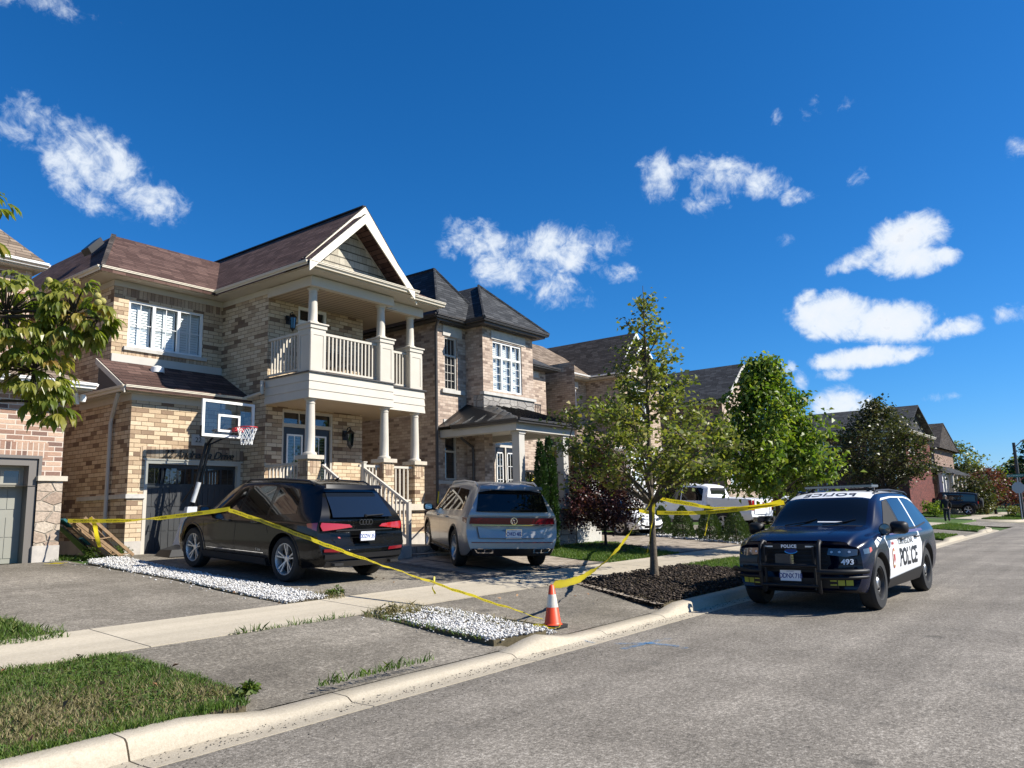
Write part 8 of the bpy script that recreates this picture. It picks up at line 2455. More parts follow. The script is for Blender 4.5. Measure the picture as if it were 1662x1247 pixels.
def conifer(name, label, base, H, prof, n, size, mat, seed, group=None, cat='shrub', lumps_=0.08, trunk=True):
 r = np.random.default_rng(seed)
 root = thing(name, label, cat, base, group, world_coords=False)
 z = H * r.beta(1.05, 1.35, n)
 R_ = np.interp(z, [p[0] for p in prof], [p[1] for p in prof])
 a = r.uniform(0, 2 * np.pi, n)
 R_ = R_ * (1 + lumps_ * np.sin(a * 5 + z * 9 + seed) + lumps_ * np.sin(a * 3 - z * 14)) * np.sqrt(r.uniform(0.55, 1.0, n)) * r.uniform(0.96, 1.05, n)
 P = np.stack([np.cos(a) * R_, np.sin(a) * R_, z], 1)
 d = np.stack([np.cos(a) * 0.8, np.sin(a) * 0.8, np.full(n, 0.9)], 1) + r.normal(0, 0.35, (n, 3))
 d /= np.linalg.norm(d, axis=1)[:, None]
 s = np.cross(d, r.normal(0, 1, (n, 3))); s /= np.linalg.norm(s, axis=1)[:, None]
 L = (size * r.uniform(0.6, 1.3, n))[:, None]
 v = np.stack([P - s * L * 0.14, P + s * L * 0.14, P + d * L * 0.7 + s * L * 0.2, P + d * L, P + d * L * 0.7 - s * L * 0.2], 1).reshape(-1, 3)
 fast_mesh('foliage', v, None, M[mat], root, nper=5)
 if trunk:
  mb = MB(); mb.cyl((0, 0, -0.1), (0, 0, H * 0.8), 0.035, 0.01, 7); mb.build('trunk', M['bark_dark'], root)
 return root
for i, (x, y, h, w_, lab) in enumerate(((17.30, 12.35, 2.9, 0.16, 'tall narrow cedar against the left porch post of the grey roofed house'), (17.78, 12.4, 3.05, 0.19, 'tall narrow cedar standing immediately right of its twin beside the silver car'), (20.85, 13.4, 3.05, 0.30, 'narrow cedar rising behind the purple leaved maple'))):
 conifer('cedar', lab, (x, y, zg(y)), h, [(0, w_ * 0.8), (h * 0.3, w_), (h * 0.7, w_ * 0.85), (h * 0.92, w_ * 0.4), (h, 0.02)], 5200, 0.085, 'leaf_cedar', 100 + i, 'cedars by the second porch', 'cedar', 0.12)
for i, (x, y, h, w_, lab) in enumerate(((26.64, 13.57, 1.06, 0.40, 'clipped cone spruce half hidden behind the maple trunk'), (25.75, 12.31, 1.1, 0.43, 'clipped cone spruce just right of the maple trunk'), (25.4, 11.16, 1.15, 0.46, 'clipped cone spruce under the hanging tape tail'),
        (25.05, 10.1, 1.10, 0.48, 'clipped cone spruce nearest the police car'), (27.2, 15.0, 0.85, 0.32, 'small clipped cone spruce above the white sedan bonnet'))):
 conifer('clipped_spruce', lab, (x, y, zg(y)), h, [(0, w_ * 0.82), (h * 0.22, w_ * 0.93), (h * 0.55, w_ * 0.72), (h * 0.85, w_ * 0.33), (h, 0.03)], 6000, 0.05, 'leaf_spruce', 120 + i, 'clipped spruces along the pickup driveway', 'spruce', 0.06)

def bush(name, label, base, rad, n, size, mat, seed, group=None, cat='shrub', stems=True, droop=0.0):
 """leafy mass of several lumps"""
 r = np.random.default_rng(seed); rr = random.Random(seed)
 root = thing(name, label, cat, base, group, world_coords=False)
 rx, ry, rz = rad
 P = []
 k = 9
 for i in range(k):
  c = np.array([rr.uniform(-0.55, 0.55) * rx, rr.uniform(-0.55, 0.55) * ry, rz * rr.uniform(0.45, 1.35)])
  s = rr.uniform(0.35, 0.62)
  q = r.normal(0, 1, (n // k, 3)); q /= np.linalg.norm(q, axis=1)[:, None]
  q *= (r.uniform(0.35, 1, len(q)) ** 0.4)[:, None]
  P.append(c + q * np.array([rx, ry, rz]) * s)
 P = np.concatenate(P); P = P[P[:, 2] > 0.02]
 fast_mesh('foliage', leaf_quads(P, size, r, ratio=0.6, droop=droop), None, M[mat], root)
 if stems:
  mb = MB()
  for i in range(6):
   e = (rr.uniform(-0.5, 0.5) * rx, rr.uniform(-0.5, 0.5) * ry, rz * 1.2)
   mb.tube([(0.04 * math.cos(i), 0.04 * math.sin(i), -0.05), (e[0] * 0.4, e[1] * 0.4, rz * 0.6), e], [0.03, 0.02, 0.006], 5)
  mb.build('stem', M['bark_dark'], root)
 return root, P
rose, RP_ = bush('rose_bush', 'white flowering rose bush under the shuttered window of the grey roofed house', (17.45, 14.6, zg(14.6)), (0.95, 0.5, 0.85), 4200, 0.07, 'leaf_cedar', 41)
rr = random.Random(3)
for i in range(34):
 p = RP_[rr.randrange(len(RP_))]
 mb = MB()
 x, y, z = p[0] * 1.08, p[1] * 1.1 - 0.05, p[2] * 1.04
 s = rr.uniform(0.025, 0.045)
 mb.lathe([(0.0, -s * 0.6), (s * 0.8, -s * 0.2), (s, s * 0.2), (s * 0.6, s * 0.5), (0.0, s * 0.35)], (x, y, z), n=7)
 mb.build('flower', M['flower_white'], rose)
pot, PP = bush('flower_planter', 'planter of dark leaves and yellow flowers on the porch rail behind the silver car', (17.95, 13.2, 2.25), (0.30, 0.22, 0.26), 900, 0.07, 'leaf_cedar', 43, cat='planter', stems=False)
mb = MB(); mb.lathe([(0.0, -0.25), (0.14, -0.25), (0.19, 0.0), (0.20, 0.06), (0.17, 0.06)], (0, 0, 0), n=16); mb.build('pot', M['trim_dark'], pot, smooth=40)
for i in range(16):
 p = PP[rr.randrange(len(PP))]
 mb = MB(); mb.lathe([(0.0, -0.02), (0.035, 0.0), (0.03, 0.02), (0.0, 0.015)], (p[0] * 0.9, p[1] - 0.08, p[2] + 0.05), n=7); mb.build('flower', M['flower_yellow'], pot)

# planting beyond the side street
FAR = [('shrub', 'dark green shrub mass beside the porch columned house', (79.0, 9.8), (2.2, 2.0, 2.0), 1500, 0.30, 'leaf_olive'),
 ('shrub', 'yellow green shrub behind the tail of the off road vehicle', (80.0, 9.4), (1.2, 1.1, 1.25), 1100, 0.22, 'leaf_yellow'),
 ('shrub', 'pale green bush in front of the white porch of the red brick house', (64.9, 10.9), (0.9, 0.9, 0.7), 900, 0.16, 'leaf_green'),
 ('shrub', 'low yellow bush at the foot of the red maple', (79.0, 7.2), (1.0, 0.7, 0.45), 600, 0.15, 'leaf_yellow'),
 ('shrub', 'bright bush under the green street tree by the stone bay house', (36.5, 12.4), (1.3, 1.0, 1.0), 1300, 0.14, 'leaf_yellow')]
for i, (nm, lab, (x, y), rad, n, sz, mt) in enumerate(FAR):
 bush(nm, lab, (x, y, zg(y)), rad, n, sz, mt, 60 + i)
FT = [('red_maple', 'spreading dark red maple near the stop sign', (83.0, 9.0), 4.1, [(0.8, 1.6), (1.6, 2.7), (2.6, 2.3), (4.1, 0.5)], 'leaf_red', 0.22, 2200),
 ('distant_tree', 'pale feathery tree rising beyond the porch roof', (122, 16.6), 9.0, [(3, 2.0), (5, 3.2), (7, 2.6), (9, 0.8)], 'leaf_maple', 0.4, 1500),
 ('distant_tree', 'dark olive tree beyond the off road vehicle', (99, 13.2), 5.2, [(1, 1.6), (2.6, 2.4), (4, 1.8), (5.2, 0.5)], 'leaf_olive', 0.35, 1700),
 ('distant_tree', 'yellowish tree in the middle of the far group', (112, 13.4), 5.4, [(1, 2.0), (2.6, 2.9), (4, 2.2), (5.4, 0.6)], 'leaf_yellow', 0.4, 1700),
 ('distant_tree', 'mid green tree under the low distant roof', (120, 11.8), 5.2, [(0.8, 2.2), (2.4, 3.0), (4, 2.3), (5.2, 0.6)], 'leaf_green', 0.4, 1700),
 ('distant_tree', 'broad dull green tree behind the red maple', (128, 10.2), 6.2, [(0.8, 2.4), (2.6, 3.4), (4.4, 2.6), (6.2, 0.6)], 'leaf_olive', 0.45, 1700),
 ('distant_tree', 'small light tree over the rooftops left of the lamp post', (136, 11.6), 7.4, [(2, 1.4), (4.5, 2.2), (6, 1.8), (7.4, 0.5)], 'leaf_maple', 0.42, 1000),
 ('distant_tree', 'dark dense tree at the right edge behind the stop sign', (104, 7.0), 7.6, [(0.6, 2.0), (2.4, 3.0), (4.6, 2.4), (6.4, 1.5), (7.6, 0.4)], 'leaf_cedar', 0.42, 2600),
 ('distant_tree', 'tall dark spruce cut by the right edge of the view', (96, 5.4), 8.6, [(0.6, 1.8), (2.6, 2.2), (4.8, 1.6), (6.8, 0.9), (8.6, 0.1)], 'leaf_cedar', 0.40, 2600)]
for i, (nm, lab, (x, y), h, pr, lf, sz, n) in enumerate(FT):
 make_tree(nm, lab, (x, y, zg(y)), h, pr, 0.12, 22, n, sz, lf, 'bark_dark', 200 + i, 'trees at the far end of the street' if nm == 'distant_tree' else None, spread=0.32, rise=0.4, ratio=0.7, inner=0.2)

# ------------------------------------------------------------------ chestnut hanging in at the left edge
ch = thing('chestnut_tree', 'yellowing chestnut branches with spiky fruit hanging in from the left edge', 'tree', (0.9, 7.6, zg(7.6)), world_coords=True)
r = np.random.default_rng(9); rr = random.Random(9)
ELL = [((2.18, 6.40, 3.10), (0.42, 0.42, 0.36), 120), ((2.50, 6.04, 3.10), (0.20, 0.24, 0.28), 64), ((2.36, 6.30, 2.68), (0.26, 0.28, 0.26), 64), ((2.47, 6.20, 2.44), (0.12, 0.14, 0.15), 24),
 ((1.75, 6.75, 2.95), (0.45, 0.45, 0.45), 50), ((2.60, 5.85, 3.05), (0.10, 0.14, 0.20), 16), ((2.02, 6.38, 3.78), (0.13, 0.15, 0.22), 15), ((1.35, 7.1, 3.9), (0.6, 0.6, 0.6), 50), ((0.8, 7.5, 4.6), (0.8, 0.8, 0.6), 60)]
LV = []; MI = []
tw = MB()
tw.tube([(0.9, 7.6, zg(7.6) - 0.1), (0.92, 7.58, 1.4), (0.88, 7.55, 2.6), (0.9, 7.5, 3.8), (0.8, 7.5, 4.9)], [0.11, 0.085, 0.07, 0.05, 0.02], 10)
hubs = []
for c, e, n in ELL:
 c = np.array(c)
 st_ = Vector((0.89, 7.55, max(1.9, min(4.4, c[2] - 0.35))))
 cv_ = curve3(st_, (st_ + Vector(c)) / 2 + Vector((0, 0, 0.25)), Vector(c), 7)
 tw.tube(cv_, [0.028 - 0.003 * k for k in range(8)], 6)
 for i in range(n):
  q = r.normal(0, 1, 3); q /= np.linalg.norm(q); q *= r.uniform(0.35, 1) ** 0.5
  h = c + q * np.array(e)
  hubs.append(h)
  if rr.random() < 0.5:
   tw.tube([tuple(c + (h - c) * 0.15), tuple(c + (h - c) * 0.6 + np.array([0, 0, 0.03])), tuple(h)], [0.006, 0.004, 0.002], 4)
  outd = q * np.array([1, 1, 0.3]); outd /= np.linalg.norm(outd) + 1e-6
  side = np.cross(outd, [0, 0, 1.0]); side /= np.linalg.norm(side) + 1e-6
  k = rr.choice((5, 5, 6, 7))
  for j in range(k):
   a = (j - (k - 1) / 2) * (1.9 / k) * 1.25
   L = rr.uniform(0.10, 0.165) * (1 - 0.22 * abs(a))
   d0 = outd * math.cos(a) + side * math.sin(a)
   dr = rr.uniform(0.5, 1.5)
   d1 = d0 + np.array([0, 0, -dr * 0.55]); d1 /= np.linalg.norm(d1)
   d2 = d0 * 0.5 + np.array([0, 0, -dr * 1.1]); d2 /= np.linalg.norm(d2)
   s = np.cross(d1, [0, 0, 1.0]); s /= np.linalg.norm(s) + 1e-6
   nn = np.cross(s, d1)
   w = L * rr.uniform(0.13, 0.18)
   p0 = h; p1 = h + d1 * L * 0.35; p2 = p1 + (d1 + d2) / 2 * L * 0.35; p3 = p2 + d2 * L * 0.35
   u = nn * w * 0.45
   for sg in (1, -1):
    LV.append([p0, p1, p1 + s * sg * w * 0.75 + u, p0 + s * sg * w * 0.05])
    LV.append([p1, p2, p2 + s * sg * w + u, p1 + s * sg * w * 0.75 + u])
    LV.append([p2, p3, p3, p2 + s * sg * w + u])
tw.build('trunk', M['bark_dark'], ch, smooth=60)
LV = np.array(LV)
# weld each leaflet so its two halves read as one leaf
v = LV.reshape(-1, 3)
key = np.round(v, 5)
uq, inv = np.unique(key, axis=0, return_inverse=True)
fidx = inv.reshape(-1, 4)
me = bpy.data.meshes.new('crown')
me.from_pydata(uq.tolist(), [], [tuple(dict.fromkeys(int(i) for i in f)) for f in fidx])
me.materials.append(M['leaf_chestnut']); me.validate()
link('crown', me, ch)
M['fruit'] = simple('fruit', (0.30, 0.27, 0.07), 0.7, bump=0.6, bscale=120)
for x, y, z in ((2.56, 5.80, 3.20), (2.585, 5.77, 3.16), (2.55, 5.76, 3.14), (2.30, 6.0, 3.30), (2.42, 6.05, 2.55)):
 mb = MB()
 n = 12
 mb.lathe([(0.027 * math.sin(math.pi * k / 10) * (1.05 if k % 2 else 0.95), -0.027 * math.cos(math.pi * k / 10)) for k in range(11)], (x, y, z), n=n)
 mb.build('chestnut_fruit', M['fruit'], ch, smooth=60)

# weeds and litter
M['weed'] = leaf_mat('weed', [(0.0, (0.04, 0.075, 0.012)), (0.6, (0.08, 0.125, 0.02)), (1.0, (0.15, 0.16, 0.03))], 0.3)
for i, (x, y, s, lab) in enumerate(((7.75, 17.0, 0.16, 'leafy weed growing by the leaning wooden frames'), (8.40, 17.15, 0.15, 'leafy weed at the garage corner above the gravel'), (3.93, 5.76, 0.06, 'weed at the corner of the near grass by the kerb'), (7.95, 9.55, 0.10, 'low weed at the pavement end of the upper gravel strip'), (7.35, 7.75, 0.12, 'brown weed tuft at the pavement end of the lower gravel patch'))):
 w_, _ = bush('weed', lab, (x, y, zg(y)), (s * 1.6, s * 1.2, s), 260, 0.045, 'weed' if i < 4 else 'grass_dry', 80 + i, 'weeds beside the paving', 'weed', stems=False)
M['dead_leaf'] = island_mat('dead_leaf', [(0.0, (0.12, 0.06, 0.03)), (0.5, (0.26, 0.13, 0.06)), (1.0, (0.38, 0.24, 0.12))])
pp = np.concatenate([area_grid(FG, 26, 91), area_grid([(6.8, 9.45), (8.2, 9.45), (8.2, 16), (7, 16)], 14, 92), area_grid([(9, 6), (14, 6), (14, 12), (10, 12)], 40, 93), area_grid(BED, 20, 94)])
r = np.random.default_rng(95)
P3 = np.stack([pp[:, 0], pp[:, 1], zgv(pp[:, 1]) + np.where(pp[:, 0] < 4, 0.05, 0.02)], 1)
tag(fast_mesh('fallen_leaves', leaf_quads(P3, 0.065, r, up=3.0, ratio=0.7), None, M['dead_leaf']), kind='stuff')


# ================================================================== PROPS
M['tape'] = simple('tape', (0.80, 0.66, 0.03), 0.35)
# plastic film lets some light through
_t = NT(M['tape'].node_tree); _b = M['tape'].node_tree.nodes['Principled BSDF']
_mx = _t.n('MixShader', {0: 0.3, 1: _b.outputs[0], 2: _t.n('BsdfTranslucent', {'Color': (0.85, 0.70, 0.03, 1)}).outputs[0]})
_t.link(_mx.outputs[0], [n for n in M['tape'].node_tree.nodes if n.type == 'OUTPUT_MATERIAL'][0].inputs[0])
M['tape_ink'] = simple('tape_ink', (0.015, 0.013, 0.008), 0.6)
def smooth_path(pts, n):
 P = np.array(pts, float)
 s = np.concatenate([[0], np.cumsum(np.linalg.norm(np.diff(P, axis=0), axis=1))])
 f = [pchip(s, P[:, k]) for k in range(3)]
 t = np.linspace(0, s[-1], n)
 return np.stack([f[0](t), f[1](t), f[2](t)], 1), s[-1]
def tape(label, pts, rolls, w=0.075, text=None, sag=0.0, group='barricade tape stretched across the lots', seed=0, towards=(0.0, -1.0, 0.0)):
 """film ribbon through pts; rolls = (position 0..1, degrees away from standing upright)"""
 n = max(24, int(sum((Vector(a) - Vector(b)).length for a, b in zip(pts, pts[1:])) * 14))
 P, L = smooth_path(pts, n)
 t = np.linspace(0, 1, n)
 P[:, 2] -= sag * 4 * t * (1 - t)
 roll = pchip([q[0] for q in rolls], [q[1] for q in rolls])(t)
 D = np.gradient(P, axis=0); D /= np.linalg.norm(D, axis=1)[:, None]
 S = np.cross(D, [0, 0, 1.0]); S /= np.linalg.norm(S, axis=1)[:, None] + 1e-9
 U = np.cross(S, D)
 a = np.radians(roll)[:, None]
 Wd = U * np.cos(a) + S * np.sin(a)
 Nn = np.cross(D, Wd)
 wob = 0.006 * np.sin(t * L * 9 + seed) + 0.004 * np.sin(t * L * 23)
 P = P + Nn * wob[:, None]
 rows = [P - Wd * w / 2, P - Wd * w * 0.17 + Nn * 0.003, P + Wd * w * 0.17 - Nn * 0.003, P + Wd * w / 2]
 v = np.stack(rows, 1).reshape(-1, 3)
 f = [(i * 4 + j, (i + 1) * 4 + j, (i + 1) * 4 + j + 1, i * 4 + j + 1) for i in range(n - 1) for j in range(3)]
 o = idx_mesh('barricade_tape', v, f, M['tape'], None, 60)
 tag(o, label, 'tape', group)
 if text:
  vs, fs = text_mesh('POLICE LINE DO NOT CROSS', w * 0.62, 0.0, bold=0.0006, align='LEFT')
  wid = max(q[0] for q in vs)
  mb = MB()
  flip = np.dot(np.mean(Nn, axis=0), np.array(towards)) < 0
  k = 0.15
  while k + wid < L:
   out = []
   for x, y, _ in vs:
    s = (k + x) / L * (n - 1)
    if flip: s = (n - 1) - s
    i = int(min(max(s, 0), n - 2)); q = s - i
    c = P[i] * (1 - q) + P[i + 1] * q; wd = Wd[i] * (1 - q) + Wd[i + 1] * q; nn = Nn[i] * (1 - q) + Nn[i + 1] * q
    sg = -1 if flip else 1
    out.append(tuple(c + wd * y + nn * 0.005 * sg))
   mb.add(out, fs)
   k += wid + 0.22
  if mb.v: mb.build('tape_lettering', M['tape_ink'], o, recalc=False)
 return o
tape('yellow police tape from the leaning wooden frames to the black car mirror', [(7.10, 16.75, 1.60), (7.5, 15.6, 1.60), (8.20, 13.60, 1.70), (8.36, 13.05, 1.74)], [(0, 10), (0.3, 20), (0.5, 75), (0.6, 20), (1, 5)], text=True, sag=0.03)
tape('yellow police tape slanting from the black car mirror to the cone at the kerb', [(8.30, 13.0, 1.72), (8.3, 12.0, 1.52), (8.32, 9.8, 1.02), (8.42, 7.4, 0.47), (8.52, 6.12, 0.17)], [(0, 12), (0.25, 14), (0.45, 30), (0.62, 60), (0.8, 45), (1, 70)], text=True, seed=2, sag=0.02, towards=(-1, -0.3, 0.2))
tape('yellow police tape rising from the cone top to the maple trunk', [(8.56, 5.97, 0.60), (9.3, 6.15, 0.58), (10.4, 6.45, 0.66), (11.6, 6.75, 0.90), (12.8, 7.05, 1.26), (13.93, 7.27, 1.74)], [(0, 35), (0.2, 25), (0.4, 48), (0.62, 20), (0.8, 50), (1, 15)], w=0.13, seed=4)
tape('yellow police tape dipping from the maple to the police car roof, upper run', [(14.06, 7.26, 1.76), (14.15, 6.8, 1.66), (14.28, 6.0, 1.53), (14.1, 5.2, 1.55), (13.9, 4.72, 1.62)], [(0, 55), (0.2, 20), (0.5, 70), (1, 30)], w=0.085, text=True, seed=5, towards=(-1, 0, 0))
tape('yellow police tape running level from the maple to the police car, lower run', [(14.06, 7.25, 1.47), (14.2, 6.6, 1.45), (14.2, 5.6, 1.50), (14.0, 4.72, 1.60)], [(0, 8), (0.5, 12), (1, 15)], w=0.075, text=True, seed=6, towards=(-1, 0, 0))
tape('loose yellow tape end hanging down the maple trunk', [(13.94, 7.25, 1.74), (13.93, 7.27, 1.4), (13.95, 7.36, 1.05), (13.93, 7.42, 0.80), (13.95, 7.44, 0.70)], [(0, 70), (0.3, 20), (0.6, 100), (1, 40)], w=0.06, seed=7)
tape('thin yellow tape end dangling from the lower run over a clipped spruce', [(14.2, 6.22, 1.44), (14.17, 6.25, 1.30), (14.2, 6.30, 1.15), (14.18, 6.33, 1.02)], [(0, 80), (0.4, 30), (0.7, 110), (1, 60)], w=0.035, seed=8)
tape('yellow police tape tied from the dark downspout to the silver car mirror', [(16.82, 15.68, 2.2), (16.80, 15.70, 1.86), (16.5, 15.2, 1.78), (15.4, 13.9, 1.76)], [(0, 20), (0.3, 30), (1, 10)], w=0.05, seed=9)
tape('yellow police tape passing behind the purple leaved maple to the trunk', [(15.95, 12.75, 1.72), (17.5, 12.95, 1.62), (20.2, 12.95, 1.58), (20.9, 11.6, 1.55), (17.5, 9.5, 1.50), (14.10, 7.44, 1.47)], [(0, 10), (1, 12)], w=0.07, seed=10)
tape('crumpled yellow tape heap around the foot of the cone', [(8.05, 6.10, 0.10), (8.2, 6.02, 0.13), (8.36, 5.93, 0.10), (8.22, 5.86, 0.12), (8.40, 5.80, 0.09), (8.5, 5.86, 0.12)], [(0, 70), (0.3, 20), (0.6, 95), (1, 50)], w=0.06, seed=11)
tape('scrap of yellow tape lying on the left driveway', [(6.55, 16.35, 0.795), (6.70, 16.30, 0.80), (6.82, 16.22, 0.80), (6.92, 16.30, 0.795)], [(0, 90), (0.5, 70), (1, 90)], w=0.085, seed=12)
tape('short yellow tape end tied halfway along the slanting tape', [(8.43, 7.95, 0.66), (8.40, 7.93, 0.60), (8.38, 7.95, 0.52), (8.42, 7.93, 0.42)], [(0, 40), (0.5, 80), (1, 20)], w=0.025, seed=13)

# ------------------------------------------------------------------ cone
M['cone_orange'] = simple('cone_orange', (0.72, 0.065, 0.015), 0.45)
M['cone_band'] = simple('cone_band', (0.62, 0.58, 0.48), 0.4, var=0.15, scale=20)
cx, cy, cz = 8.50, 5.95, 0.052
cone = thing('traffic_cone', 'orange traffic cone with white band on stacked black bases at the kerb', 'cone', (cx, cy, cz), world_coords=False)
for k, z in enumerate((0.0, 0.035)):
 mb = MB()
 a = 0.15 - 0.004 * k
 pts = [(a * math.copysign(min(1, abs(math.cos(t)) * 1.35), math.cos(t)), a * math.copysign(min(1, abs(math.sin(t)) * 1.35), math.sin(t))) for t in [i * math.pi / 10 + 0.15 * k for i in range(20)]]
 mb.slab([(x, y, z) for x, y in pts], (0, 0, 0.03))
 mb.build('base', M['rubber'], cone)
mb = MB()
rad = lambda z: 0.108 - (0.108 - 0.028) * z / 0.50
mb.lathe([(0.125, 0.066), (0.115, 0.075), (rad(0.02), 0.09), (rad(0.48), 0.55), (0.022, 0.558), (0.018, 0.55), (0.018, 0.48)], (0, 0, 0), n=32)
mb.build('cone_body', M['cone_orange'], cone, smooth=40)
mb = MB(); mb.lathe([(rad(0.21) + 0.002, 0.28), (rad(0.37) + 0.002, 0.44)], (0, 0, 0), n=32); mb.build('reflective_band', M['cone_band'], cone, smooth=40)

# ------------------------------------------------------------------ basketball hoop
hoop = thing('basketball_hoop', 'portable basketball hoop with clear backboard standing at the garage door', 'basketball hoop', (9.6, 16.7, 0.77), world_coords=True)
M['acrylic'] = glass_mat('acrylic', (0.02, 0.022, 0.024), see=0.80)
M['hoop_red'] = simple('hoop_red', (0.50, 0.02, 0.03), 0.4)
M['net'] = simple('net', (0.75, 0.75, 0.73), 0.8)
M['pad_grey'] = simple('pad_grey', (0.50, 0.51, 0.52), 0.55, var=0.15, scale=8)
mb = MB()
bp = [(9.05, 16.35), (10.0, 16.25), (10.15, 17.0), (9.35, 17.25), (9.0, 16.9)]
lo = [(x, y, 0.775) for x, y in bp]; cxm, cym = 9.6, 16.75
hi = [(cxm + (x - cxm) * 0.82, cym + (y - cym) * 0.78, 0.92) for x, y in bp]
n = len(bp)
mb.add(lo + hi + [(9.62, 16.85, 1.06)], [tuple(range(n))[::-1]] + [(i, (i + 1) % n, n + (i + 1) % n, n + i) for i in range(n)] + [(n + i, n + (i + 1) % n, 2 * n) for i in range(n)])
mb.build('base', M['black_plastic'], hoop, smooth=30)
bx0, bx1, by, bz0, bz1 = 9.60, 11.02, 16.28, 3.42, 4.27
sk = 0.10                                     # the board is turned slightly
def bpnt(u, v, d=0.0): return (bx0 + (bx1 - bx0) * u, by + sk * (u - 0.5) - d, bz0 + (bz1 - bz0) * v)
mb = MB()
for a in (-0.05, 0.05):
 mb.tube([(9.62 + a, 16.88, 0.95), (9.80 + a, 16.75, 2.0), (10.02 + a, 16.62, 3.3)], 0.038, 8)
mb.tube([(9.97, 16.60, 3.25), (10.15, 16.40, 3.62), (10.25, by + 0.05, 3.75)], 0.03, 6)
mb.tube([(10.07, 16.62, 3.28), (10.55, 16.42, 3.55), (10.75, by + 0.05, 3.60)], 0.022, 6)
mb.tube([(9.55, 16.80, 1.95), (9.70, 16.62, 2.3)], 0.02, 6)
mb.build('pole', M['metal_black'], hoop, smooth=50)
mb = MB(); mb.add([(9.45, 16.62, 0.95), (9.98, 16.50, 0.95), (9.83, 16.66, 1.85), (9.64, 16.72, 1.85), (9.45, 16.98, 0.95), (9.98, 16.92, 0.95), (9.83, 16.82, 1.85), (9.64, 16.84, 1.85)],
    [(0, 1, 2, 3), (5, 4, 7, 6), (0, 3, 7, 4), (1, 5, 6, 2), (3, 2, 6, 7)]); mb.build('pole_shroud', M['pad_grey'], hoop)
mb = MB(); mb.tube([(9.74, 16.70, 1.95), (9.84, 16.64, 2.4)], 0.052, 10); mb.build('lift_label', M['pad_grey'], hoop, smooth=50)
mb = MB()
def bbar(u0, u1, v0, v1, d0, d1):
 q = [bpnt(u0, v0, d0), bpnt(u1, v0, d0), bpnt(u1, v1, d0), bpnt(u0, v1, d0), bpnt(u0, v0, d1), bpnt(u1, v0, d1), bpnt(u1, v1, d1), bpnt(u0, v1, d1)]
 mb.add(q, [(3, 2, 1, 0), (4, 5, 6, 7), (0, 1, 5, 4), (1, 2, 6, 5), (2, 3, 7, 6), (3, 0, 4, 7)])
bbar(0, 1, 0, 0.075, -0.02, 0.03); bbar(0, 1, 0.93, 1, -0.02, 0.03); bbar(0, 0.045, 0.075, 0.93, -0.02, 0.03); bbar(0.955, 1, 0.075, 0.93, -0.02, 0.03)
bbar(0.30, 0.72, 0.15, 0.21, 0.0, 0.022); bbar(0.30, 0.72, 0.57, 0.63, 0.0, 0.022); bbar(0.30, 0.335, 0.21, 0.57, 0.0, 0.022); bbar(0.685, 0.72, 0.21, 0.57, 0.0, 0.022)
bb = mb.build('backboard', M['trim_white'], hoop)
mb = MB(); bbar(0.04, 0.96, 0.07, 0.94, -0.008, 0.004); mb.build('clear_panel', M['acrylic'], bb)
mb = MB(); bbar(0.35, 0.37, 0.07, 0.94, -0.05, -0.02); bbar(0.66, 0.68, 0.07, 0.94, -0.05, -0.02); mb.build('back_strut', M['metal_black'], bb)
mb = MB(); bbar(-0.012, 0.0, 0.0, 0.28, -0.03, 0.035); bbar(1.0, 1.012, 0.0, 0.28, -0.03, 0.035); bbar(0.0, 1.0, -0.03, 0.0, -0.03, 0.035); mb.build('edge_pad', M['rubber'], bb)
rc = Vector((10.52, 15.84, 3.64)); rrad = 0.228
mb = MB(); mb.tube([rc + Vector((math.cos(t) * rrad, math.sin(t) * rrad, 0)) for t in [i * math.pi / 16 for i in range(33)]], 0.012, 6)
mb.box(rc.x - 0.12, rc.x + 0.12, by - 0.14, by - 0.02, 3.56, 3.66)
mb.tube([rc + Vector((-0.1, 0.2, 0)), Vector((rc.x - 0.1, by - 0.05, 3.62))], 0.012, 6); mb.tube([rc + Vector((0.1, 0.2, 0)), Vector((rc.x + 0.1, by - 0.05, 3.62))], 0.012, 6)
rim = mb.build('rim', M['hoop_red'], hoop, smooth=50)
mb = MB()
lev = [(0.0, 0.222), (-0.10, 0.195), (-0.20, 0.16), (-0.30, 0.135), (-0.40, 0.125)]
for s in range(12):
 for dirn in (1, -1):
  pts = []
  for k, (z, rr_) in enumerate(lev):
   a = 2 * math.pi * (s + 0.5 * k * dirn) / 12
   pts.append(rc + Vector((math.cos(a) * rr_, math.sin(a) * rr_, z)))
  mb.tube(pts, 0.0065, 4)
mb.build('net', M['net'], rim)

